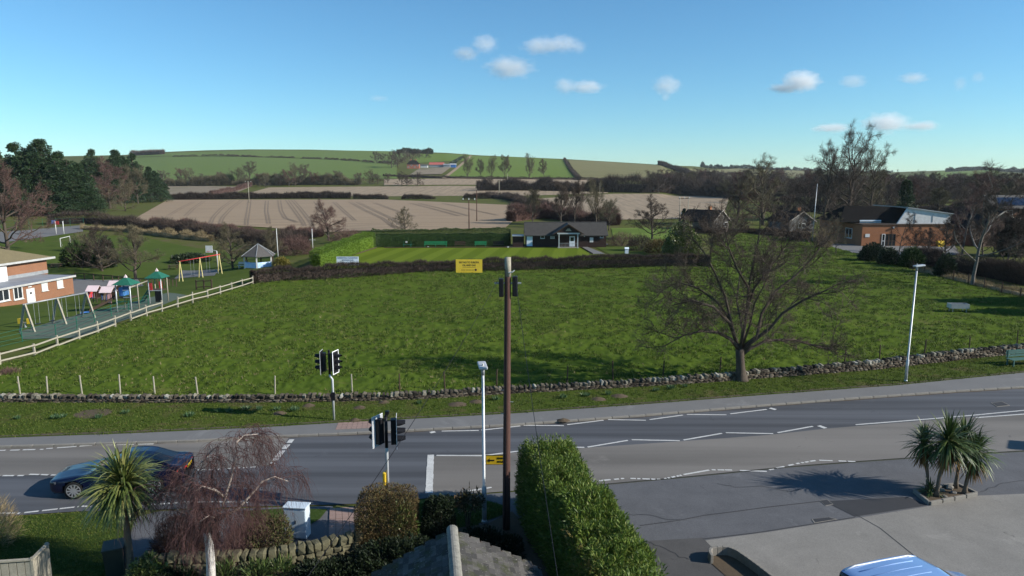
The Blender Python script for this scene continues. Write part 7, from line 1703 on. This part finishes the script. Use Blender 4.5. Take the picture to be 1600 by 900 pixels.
T('thin', 'small bare tree before the hall doors', 1404, 402, 62, twig=m_twigd)
T('thin', 'pale slender sapling in front of the hall wing', 1306, 398, 58, twig=m_twigo)
T('tall', 'bare tree at the shaded paddock corner', 1570, 430, 100, twig=m_twigd)
T('round', 'bare tree crowding the hall yard wall', 1475, 402, 60, twig=m_twigd)
def B(label, px, py, wpx, hpx, mat, seed, n=3000, L=.35, Wd=.10, group=None, name='shrub', **k):
    g = G(px, py); s = g.y / FPX; return bush(name, label, g - Vector((0, 0, .05)), wpx * s / 2, wpx * s / 2 * .8, hpx * s, n, L, Wd, mat, seed, group=group, **k)
B('variegated laurel with bright creamy side behind the long brown hedge', 1066, 401, 58, 52, leafm('variegated_laurel_leaves', [(0, (.035, .06, .012)), (.5, (.10, .14, .025)), (.85, (.17, .19, .05)), (1, (.42, .40, .26))], .4, .4, .1), 41, 11000, .32, .14)
B('golden round clipped bush beside the flagpole', 440, 417, 26, 15, leafm('golden_leaves', [(0, (.09, .08, .015)), (.5, (.16, .14, .025)), (1, (.22, .19, .04))]), 42, 4000, .2, .07)
B('dark bushy conifer overhanging the garden path', 1000, 392, 36, 24, m_twigd, 43, 4000, .5, .03)
B('brown shrub bank on the garden slope', 1030, 396, 46, 22, m_brownleaf, 44, 3500, .4, .06)
B('rough brown shrubs at the pavilion side', 972, 384, 44, 20, m_twigr, 45, 4000, .5, .025)
B('dark shrub in the shade of the hall corner', 1362, 408, 40, 26, m_ever, 46, 4000, .4, .12)
B('dark round shrub beside the yard entrance', 1388, 414, 30, 24, m_ever, 47, 3500, .4, .12)
B('ivy green shrub at the paddock corner', 1424, 418, 34, 30, m_clip2, 48, 3500, .4, .12)
B('round evergreen shrub on the fence line', 1476, 432, 30, 32, m_ever, 49, 4000, .35, .11)
B('pale bleached shrub in front of the hall wing', 1286, 388, 24, 30, m_dry, 50, 3500, .6, .03, upb=.6)
B('small reddish shrub at the paddock end of the garden', 1244, 378, 18, 14, m_twigr, 51, 1800, .5, .03)
B('dark yew shrub in the corner by the far brick house', 1590, 400, 60, 56, m_ever, 52, 6000, .5, .14, name='conifer_shrub')
B('brown undergrowth along the shaded fence', 1530, 428, 90, 26, m_twigd, 53, 6000, .6, .025)
B('brown undergrowth behind the fence end', 1600, 440, 80, 34, m_twigd, 54, 5000, .6, .025)
B('brown undergrowth beside the hall yard wall', 1450, 414, 70, 20, m_twigd, 55, 5000, .6, .025)
B('ivy clad bush beside the recreation ground', 122, 416, 46, 34, m_clip2, 56, 6000, .5, .15)
B('dark ivy mass beside the thorn tree', 166, 418, 30, 44, m_ever, 57, 5000, .5, .14)
B('low dark shrubs behind the picnic grass', 296, 410, 56, 12, m_ever, 58, 4000, .5, .14)
B('bare scrub behind the white goal', 128, 392, 40, 26, m_twigo, 59, 3500, .6, .03)
B('tangled brown scrub between the flagpoles', 462, 398, 56, 26, m_twigr, 60, 6000, .6, .03)
B('brown scrub below the bushy tree', 545, 378, 60, 16, m_twigr, 61, 5000, .6, .03)
B('pale green bush at the cypress foot', 160, 326, 34, 40, m_twigo, 62, 5000, 1.0, .08)
B('brown bare bush beside the fence corner', 14, 590, 34, 12, m_twigr, 63, 2500, .3, .012)
# invented cypresses out of view, added to throw shade across the trough
for k, (x, y, h) in enumerate([(60, 59, 9.5), (64, 64, 10.5), (58.5, 66.5, 8)]): put_tree(('cypress', 'cypress2')[k % 2], 'cypress_tree', 'invented unseen cypress shading the paddock beyond the trough', (x, y, 0), h, k, 'unseen shade cypresses at the paddock end')
for k, (px, py, h) in enumerate([(1100, 364, 26), (1118, 365, 22), (1146, 366, 30), (1164, 366, 24), (1226, 370, 26), (1248, 372, 22), (1264, 374, 30)]): T(('round', 'vase', 'thick')[k % 3], 'small bare garden tree before the bungalows', px, py, h, 'bare garden trees before the bungalows', twig=(m_twigd, m_twig, m_twigo)[k % 3])
for k, (px, py, h) in enumerate([(1536, 402, 56), (1552, 398, 48), (1578, 400, 54), (1448, 398, 40), (1430, 396, 34)]): T(('round', 'vase', 'tall')[k % 3], 'bare tree screening the brown gable beside the hall', px, py, h, 'bare trees screening the brown gable', twig=(m_twigd, m_twig)[k % 2])
# cypress belt
CG = 'dark cypress belt beyond the recreation ground'
for k, (px, py, h, key, sx) in enumerate([(2, 334, 92, 'cypress', 1.0), (34, 336, 104, 'cypress2', 1.0), (72, 336, 110, 'cypress', 1.1), (100, 336, 92, 'cypress2', 1.0), (128, 336, 76, 'cypress', 1.0), (150, 318, 78, 'cypress2', .8), (186, 318, 78, 'cypress', .9), (212, 316, 70, 'cypress2', .8), (236, 316, 52, 'cypress', .9), (252, 315, 32, 'cypress', 1.0), (-24, 336, 100, 'cypress2', 1.0)]):
    T(key, 'tall dark green cypress of the belt beyond the recreation ground', px, py, h, CG, sx=sx, name='cypress_tree')
T('round2', 'wide bare tree in front of the cypress belt', 172, 326, 66, twig=m_twigr, sx=1.15); T('round', 'bare tree at the open end of the cypress belt', 216, 318, 52, twig=m_twigo); T('thick', 'low bare thicket at the cypress foot', 196, 330, 40, twig=m_twigo)

# ------------------------------------------------------------------ hedgerows
def HR(label, px, hpx, mat, dens=26, wmul=1.0, gaps=0., seed=0, Lm=.5, thin=.06, name='hedgerow', rag=.3):
    pts = [G(*p) for p in px]; s = np.mean([p.y for p in pts]) / FPX; H = hpx * s; Lp = sum(math.hypot(a[0] - b[0], (a[1] - b[1]) * 3) for a, b in zip(px, px[1:]))
    n = int(Lp * hpx * dens / 2) ; n = min(n, 26000)
    # follow the terrain between the given points
    q, _, _, _ = path_sample(pts, 24, t=np.linspace(0, 1, 24))
    return hedge(name, label, [tuple(v) for v in q], max(1.2, H * .8) * wmul, H, n, max(.35, H * Lm), max(.03, s * .35 * (thin / .06)), mat, seed=seed, gaps=gaps, rag=rag, upb=.9, quad=False, lump=H * 2.2, inner=.35)
HR('dark tangled hedgerow running from the hard court past the stubble', [(82, 350), (150, 349), (200, 353), (245, 361), (320, 369), (400, 380), (470, 390)], 13, m_twigd, seed=1, wmul=1.6, rag=.5)
HR('reed brown scrub strip in front of the dark hedgerow', [(130, 358), (200, 362), (260, 370), (330, 377)], 8, m_dry, 10, seed=2, rag=.6)
HR('brown scrub bank along the near edge of the big stubble field', [(240, 352), (330, 360), (420, 368), (500, 370)], 9, m_twigr, seed=3, wmul=1.6, rag=.6)
HR('neat brown hedge along the far side of the big stubble field', [(265, 312), (330, 311.5), (400, 310.5), (470, 310), (545, 310)], 7.5, m_twigd, seed=4)
HR('gappy brown hedge beyond the tractor lines', [(552, 311), (640, 311.5), (740, 311), (765, 310.5)], 6.5, m_twigd, seed=5, gaps=.45)
HR('brown hedge slanting down to the pavilion trees', [(762, 309), (790, 311), (815, 318), (840, 328), (870, 338)], 9, m_twigd, seed=6, wmul=1.4, rag=.4)
HR('brown scrub around the pavilion trees', [(800, 346), (850, 340), (900, 346), (960, 352)], 14, m_twigr, seed=7, wmul=1.5, rag=.6)
HR('thin hedge between pale stubble strips', [(330, 305), (365, 299), (392, 291)], 5, m_twigr, seed=8)
HR('scrubby hedgerow at the foot of the dull green hill', [(225, 292), (300, 290.5), (360, 289.5), (420, 289), (500, 288.5), (560, 289)], 9, m_twigo, seed=9, wmul=1.6, rag=.7)
HR('dark evergreen clumps in the hill foot hedgerow', [(300, 290), (340, 289.5), (362, 289.5)], 10, m_ever, 14, seed=10, thin=.2, rag=.6)
HR('hedge along the top hillside field edge', [(270, 246), (340, 243.6), (395, 246), (440, 247), (520, 250), (590, 255), (620, 258)], 2.6, m_twigd, seed=11, gaps=.3, name='hedgerow')
HR('hedge below the farm fields', [(600, 276), (650, 277), (690, 279), (780, 280), (900, 281), (1010, 282.5), (1075, 283)], 3, m_twigd, seed=12)
HR('hedge climbing the hill between green and tan fields', [(905, 282), (893, 268), (882, 250)], 4, m_twigd, seed=13)
HR('dark hedge running down from the ridge', [(1030, 258), (1055, 266), (1085, 276), (1110, 281)], 6, m_twigd, seed=14)
HR('dark thick hedgerow before the pale stubble band', [(750, 298), (800, 297.5), (850, 298), (900, 299), (960, 300.5)], 12, m_twigd, seed=15, rag=.7)
HR('dark wooded belt along the right hand stubble', [(950, 300), (1010, 301), (1070, 304), (1130, 308), (1200, 312)], 18, m_twigd, 20, seed=16, wmul=1.3, rag=.5)
HR('dark hedge over the far tan field', [(1090, 272), (1150, 272.5), (1230, 273)], 3, m_twigd, seed=17, gaps=.3)
HR('trackside hedge above the farm', [(700, 262), (715, 252), (724, 247)], 3.5, m_ever, 14, seed=18, thin=.2, gaps=.35)
HR('dark far line of trees along the horizon', [(1095, 261.5), (1150, 263.5), (1250, 266.5), (1330, 269), (1395, 270.5)], 3.5, m_ever, 16, seed=19, thin=.2, gaps=.25, rag=.7)
HR('dark far wood on the distant knoll', [(1480, 269), (1530, 266.5), (1600, 270), (1650, 272)], 4.5, m_ever, 16, seed=20, thin=.2, rag=.6)
HR('small dark plantation on the ridge top', [(622, 240), (640, 239.6), (675, 241)], 5, m_ever, 16, seed=21, thin=.2, rag=.4)
HR('square brown plantation on the far ridge', [(206, 243.8), (230, 242.4), (255, 241.4)], 6.0, m_twigr, seed=22, rag=.2)
HR('dark shrubs bordering the yard below the hall', [(1420, 404), (1470, 418), (1540, 432), (1610, 446)], 16, m_twigd, 14, seed=23, wmul=1.3, rag=.5)
HR('pale dead grass bank along the shaded fence', [(1440, 424), (1490, 436), (1546, 450), (1610, 466)], 6, m_dry, 10, seed=24, rag=.6)
HR('low hedge before the bungalow gardens', [(1085, 364), (1140, 364), (1200, 367), (1262, 372)], 6, m_twigd, seed=25, rag=.5)
# hedgerow trees on the far fields
def many(group, label, items, keys, twig=None, seed=0, name='bare_tree', sxr=(.9, 1.2), fine=False):
    rng = random.Random(seed)
    for k, (px, py, h) in enumerate(items): T(keys[k % len(keys)], label, px, py, h, group, twig=twig[k % len(twig)] if twig else None, rz=rng.random() * 6, sx=rng.uniform(*sxr), name=name, fine=fine)
many('poplars along the green slope', 'upright bare poplar along the foot of the green slope', [(730, 278.5, 29), (752, 278.8, 26), (768, 279, 28), (789, 279.5, 32), (827, 280, 31), (851, 280, 27)], ['vase', 'tall'], [m_twigo], 1, sxr=(.95, 1.15), fine=True)
many('bare trees by the farm', 'rounded bare tree beside the red farmhouse', [(588, 255, 16), (598, 256, 13), (612, 263, 22), (622, 262, 24), (633, 254, 16), (645, 251, 14), (655, 249, 13), (666, 247, 10)], ['round', 'thick', 'round2'], [m_twig, m_twigd], 2, sxr=(1.1, 1.5))
many('bare hedgerow bushes at the hill foot', 'rounded bare hedgerow tree at the foot of the dull green hill', [(222, 292, 22), (255, 290, 20), (284, 290, 24), (297, 290, 22), (318, 290, 16), (345, 289, 18), (372, 289, 22), (390, 288, 30), (405, 289, 16), (415, 292, 15), (440, 290, 19), (452, 291, 23), (462, 290, 29), (475, 289, 27), (492, 289, 18), (510, 289, 16), (527, 288, 18), (560, 288, 16), (578, 288, 19), (590, 288, 14)], ['thick', 'round2', 'round'], [m_twigo, m_twig, m_twigr], 3, sxr=(1.1, 1.6))
many('thorn trees on the pale stubble', 'dark thorn tree standing on the pale stubble band', [(583, 287, 15), (606, 287, 14), (628, 290, 18), (636, 290, 14), (652, 291, 18), (765, 296, 18), (790, 297, 14), (800, 296, 17), (822, 297, 12), (868, 297, 11), (887, 298, 13), (925, 292, 12), (945, 298, 18), (955, 299, 15)], ['thick', 'round2'], [m_twigd, m_twig], 4, sxr=(1.1, 1.5))
rngw = random.Random(17); wood = []
for k in range(130):
    px = 1020 + 600 * ((k * .618) % 1); base = np.interp(px, [1020, 1120, 1250, 1400, 1620], [302, 312, 330, 338, 338]) - rngw.uniform(0, 1) ** .8 * np.interp(px, [1020, 1250, 1620], [8, 36, 42]); wood.append((px, base, rngw.uniform(20, 34) * (base - 262) / 58 + 8))
many('bare trees of the valley wood', 'bare brown tree crowded in the valley wood', wood, ['round', 'thick', 'vase', 'round2', 'tall'], [m_twig, m_twigd, m_twigr, m_twigd, m_twigo], 5, sxr=(1.1, 1.6))
for k, (px, py) in enumerate([(1440, 318), (1520, 300), (1360, 330), (1585, 312), (1236, 320)]): T('cone' if k % 2 else 'cypress', 'dark evergreen tree standing in the bare valley wood', px, py, 26, 'dark evergreens of the valley wood', name='conifer_tree')
for k, (lab, px0, px1, y0, y1, hp) in enumerate([('brown wooded mass filling the valley floor', 1130, 1650, 306, 312, 16), ('distant brown wooded mass below the far hills', 1090, 1650, 287, 292, 11), ('brown wooded mass behind the hall and houses', 1200, 1650, 330, 336, 15)]):
    o = HR(lab, [(px0, y0), ((px0 + px1) / 2, (y0 + y1) / 2), (px1, y1)], hp, (m_twigd, m_twig, m_twigd)[k], 14, seed=30 + k, wmul=3.0, rag=.7, name='woodland', Lm=.35); o['kind'] = 'stuff'; o['category'] = 'wood'
# ------------------------------------------------------------------ farm, poles
m_fred = brickm('red_farm_brick', (.40, .13, .08), (.34, .10, .06), (.35, .25, .2))
def far_house(label, px0, px1, yb, ye, yr, wallm, roofm, wins=0, name='farmhouse', barn=False):
    g = G((px0 + px1) / 2, yb); s = g.y / FPX; w = (px1 - px0) * s; he = (yb - ye) * s; hr = (yb - yr) * s; o = thing(name, label, 'barn' if barn else 'farmhouse', g); MB().box((0, 3.5, he / 2 - .5), (w, 7, he + 1)).build('wall', wallm, o)
    r = MB(); e = .5
    if barn: r.add([(-w / 2 - e, -e, he), (w / 2 + e, -e, he), (w / 2 + e, 3.5, hr), (-w / 2 - e, 3.5, hr), (-w / 2 - e, 7.5, he), (w / 2 + e, 7.5, he)], [(0, 1, 2, 3), (3, 2, 5, 4), (0, 3, 4), (1, 5, 2)])
    else: r.add([(-w / 2 - e, -e, he), (w / 2 + e, -e, he), (w / 2 + e, 7.5, he), (-w / 2 - e, 7.5, he), (-w * .22, 3.5, hr), (w * .22, 3.5, hr)], [(0, 1, 5, 4), (2, 3, 4, 5), (3, 0, 4), (1, 2, 5)])
    R = r.build('roof', roofm, o)
    if not barn:
        for x in (-w * .2, w * .2): MB().box((x, 3.5, hr + .3), (1.2, .8, 2.2)).build('chimney', m_fred, R)
    for k in range(wins): window(o, (-w / 2 + w * (k + .5) / wins, -.03, he * .35 + (he * .38 if k % 2 else 0)), (0, -1, 0), 1.5, 1.6, .2, 0, .08)
    return o
far_house('red brick farmhouse with dark hipped roof on the hillside', 636, 655, 263.5, 256.5, 250.5, m_fred, m_droof, 4)
far_house('long red roofed barn beside the farmhouse', 671, 693, 261.5, 257.5, 253.8, m_steel2, pm('red_barn_roof', (.42, .12, .10), (.34, .10, .08), .5, .8), 0, 'barn', True)
far_house('grey farm shed at the end of the red barn', 693, 703, 262, 258, 256, m_steel2, m_steel2, 0, 'barn', True)
far_house('small blue farm shed next to the track', 703, 712, 261.5, 257.5, 255.5, m_bluep, m_galv, 0, 'barn', True)
far_house('low white farm buildings between house and barn', 657, 668, 262, 258.5, 256.8, m_wpaint, m_slate, 0, 'barn', True)
far_house('pale glasshouse row behind the hedgerow trees', 484, 500, 279.5, 277, 275.5, m_wpaint, m_steel2, 0, 'barn', True)
def power_pole(label, px, yb, yt, arm=True, mat=None, twin=False, r=.16):
    g = G(px, yb); h = (yb - yt) / FPX * g.y; o = thing('power_pole', label, 'pole', g)
    for x in ((-1.2, 1.2) if twin else (0,)): MB().tube([(x, 0, -.2), (x, 0, h)], [r, r * .75], 7).build('shaft', mat or m_oldwood, o, True)
    if arm: MB().bar((-1.6, 0, h - .3), (1.6, 0, h - .3), .14, .16).build('crossarm', m_darkwood, o); [MB().tube([(x, 0, h - .25), (x, 0, h + .15)], .12, 6).build('insulator', m_wpaint, o) for x in (-1.4, 0, 1.4)]
    if twin: MB().box((0, -.2, h * .35), (1.6, .8, 1.0)).build('transformer', m_galv, o)
power_pole('pale power pole in the middle of the stubble field', 389.5, 317.5, 284, mat=m_oldwood, r=.2)
power_pole('dark power pole rising behind the bowling hedge', 733, 360, 311, mat=m_polew, r=.14); power_pole('second dark power pole just beyond the bowling hedge', 745, 346, 298, arm=False, mat=m_polew, r=.14)
power_pole('slim power pole near the dark hedgerow bushes', 780, 306, 282, mat=m_oldwood, r=.25); power_pole('slim power pole beside the poplar row', 793, 297, 272, arm=False, r=.25); power_pole('slim far pole by the right hand hedgerow', 937, 309, 286, arm=False, r=.18)
power_pole('twin power pole carrying a transformer behind the pavilion lawn', 1068, 348, 309, twin=True, r=.14, mat=m_oldwood)
# ------------------------------------------------------------------ small fair-weather clouds
def cloud_mat(name, dens, seed, thr):
    m = bpy.data.materials.new(name); m.use_nodes = True; t = m.node_tree; t.nodes.clear(); o = t.nodes.new('ShaderNodeOutputMaterial'); v = t.nodes.new('ShaderNodeVolumePrincipled')
    v.inputs['Color'].default_value = (1, 1, 1, 1); v.inputs['Anisotropy'].default_value = 0.0
    tc = t.nodes.new('ShaderNodeTexCoord').outputs['Object']
    n = t.nodes.new('ShaderNodeTexNoise'); n.noise_dimensions = '4D'; n.inputs['W'].default_value = seed; n.inputs['Scale'].default_value = 2.6; n.inputs['Detail'].default_value = 5; n.inputs['Roughness'].default_value = .6; t.links.new(tc, n.inputs['Vector'])
    ln = t.nodes.new('ShaderNodeVectorMath'); ln.operation = 'LENGTH'; t.links.new(tc, ln.inputs[0])
    a = t.nodes.new('ShaderNodeMath'); a.operation = 'MULTIPLY_ADD'; t.links.new(ln.outputs['Value'], a.inputs[0]); a.inputs[1].default_value = -.75; t.links.new(n.outputs[0], a.inputs[2])
    b = t.nodes.new('ShaderNodeMapRange'); b.inputs['From Min'].default_value = thr; b.inputs['From Max'].default_value = thr + .5; b.inputs['To Max'].default_value = dens * 1.9; t.links.new(a.outputs[0], b.inputs['Value']); t.links.new(b.outputs[0], v.inputs['Density'])
    t.links.new(v.outputs[0], o.inputs['Volume']); return m
def cloud(label, puffs, dist, dens, seed, thr=-.12):
    c0 = PD(*puffs[0][:2], dist); o = thing('cloud', label, 'cloud', c0)
    for k, (px, py, wpx, hpx) in enumerate(puffs):
        q = PD(px, py, dist); s = dist / FPX; bm = bmesh.new(); bmesh.ops.create_icosphere(bm, subdivisions=3, radius=1); me = bpy.data.meshes.new('puff'); bm.to_mesh(me); bm.free(); me.materials.append(cloud_mat('cloud_%d_%d' % (seed, k), dens, seed * 3.7 + k * 1.3, thr))
        p = link('puff', me, o, q - c0, (0, 0, 0), (wpx / 2 * s, wpx / 2 * s * .7, hpx / 2 * s))
D_ = 5200.
cloud('faint white cloud tuft in the upper group', [(758, 68, 52, 36), (728, 84, 54, 30)], D_, .0045, 1); cloud('broad white cloud at the top of the group', [(845, 72, 80, 34), (880, 68, 66, 36), (905, 74, 30, 26)], D_, .004, 2)
cloud('flat oval white cloud below the upper group', [(796, 106, 96, 42)], D_, .005, 3); cloud('small white cloud trailing off to one side', [(884, 134, 46, 32), (918, 136, 70, 26)], D_, .005, 4)
cloud('small dense white cloud with a tail puff', [(1042, 134, 56, 40), (1040, 152, 20, 16)], D_, .0045, 5); cloud('brightest white cloud with a pale trailing wisp', [(1252, 127, 72, 42), (1225, 138, 60, 20)], D_, .009, 6); cloud('thin pale wisp beside the brightest cloud', [(1332, 127, 56, 26)], D_, .003, 7)
cloud('small pale flat cloud alone in the blue', [(1427, 122, 56, 22)], D_, .004, 8); cloud('tiny pair of cloud shreds high over the birch', [(1500, 131, 26, 30), (1528, 121, 26, 22)], D_, .003, 9)
cloud('low white cloud with long thin wings', [(1385, 192, 90, 42), (1440, 197, 70, 20), (1300, 200, 80, 18)], D_, .006, 10); cloud('faint grey shred low in the blue', [(592, 154, 40, 14)], D_, .0018, 11)
# ------------------------------------------------------------------ thin winter haze over the whole valley
hz = MB().box((0, 1500, 45), (7000, 3620, 170)).build('haze', None); tag(hz, 'thin pale haze softening the far hills', 'haze', kind='stuff')
m = bpy.data.materials.new('haze_air'); m.use_nodes = True; t = m.node_tree; t.nodes.clear(); o_ = t.nodes.new('ShaderNodeOutputMaterial'); v_ = t.nodes.new('ShaderNodeVolumePrincipled')
v_.inputs['Color'].default_value = (.86, .93, 1, 1); v_.inputs['Density'].default_value = .00005; v_.inputs['Anisotropy'].default_value = .1
t.links.new(v_.outputs[0], o_.inputs['Volume']); hz.data.materials.append(m)
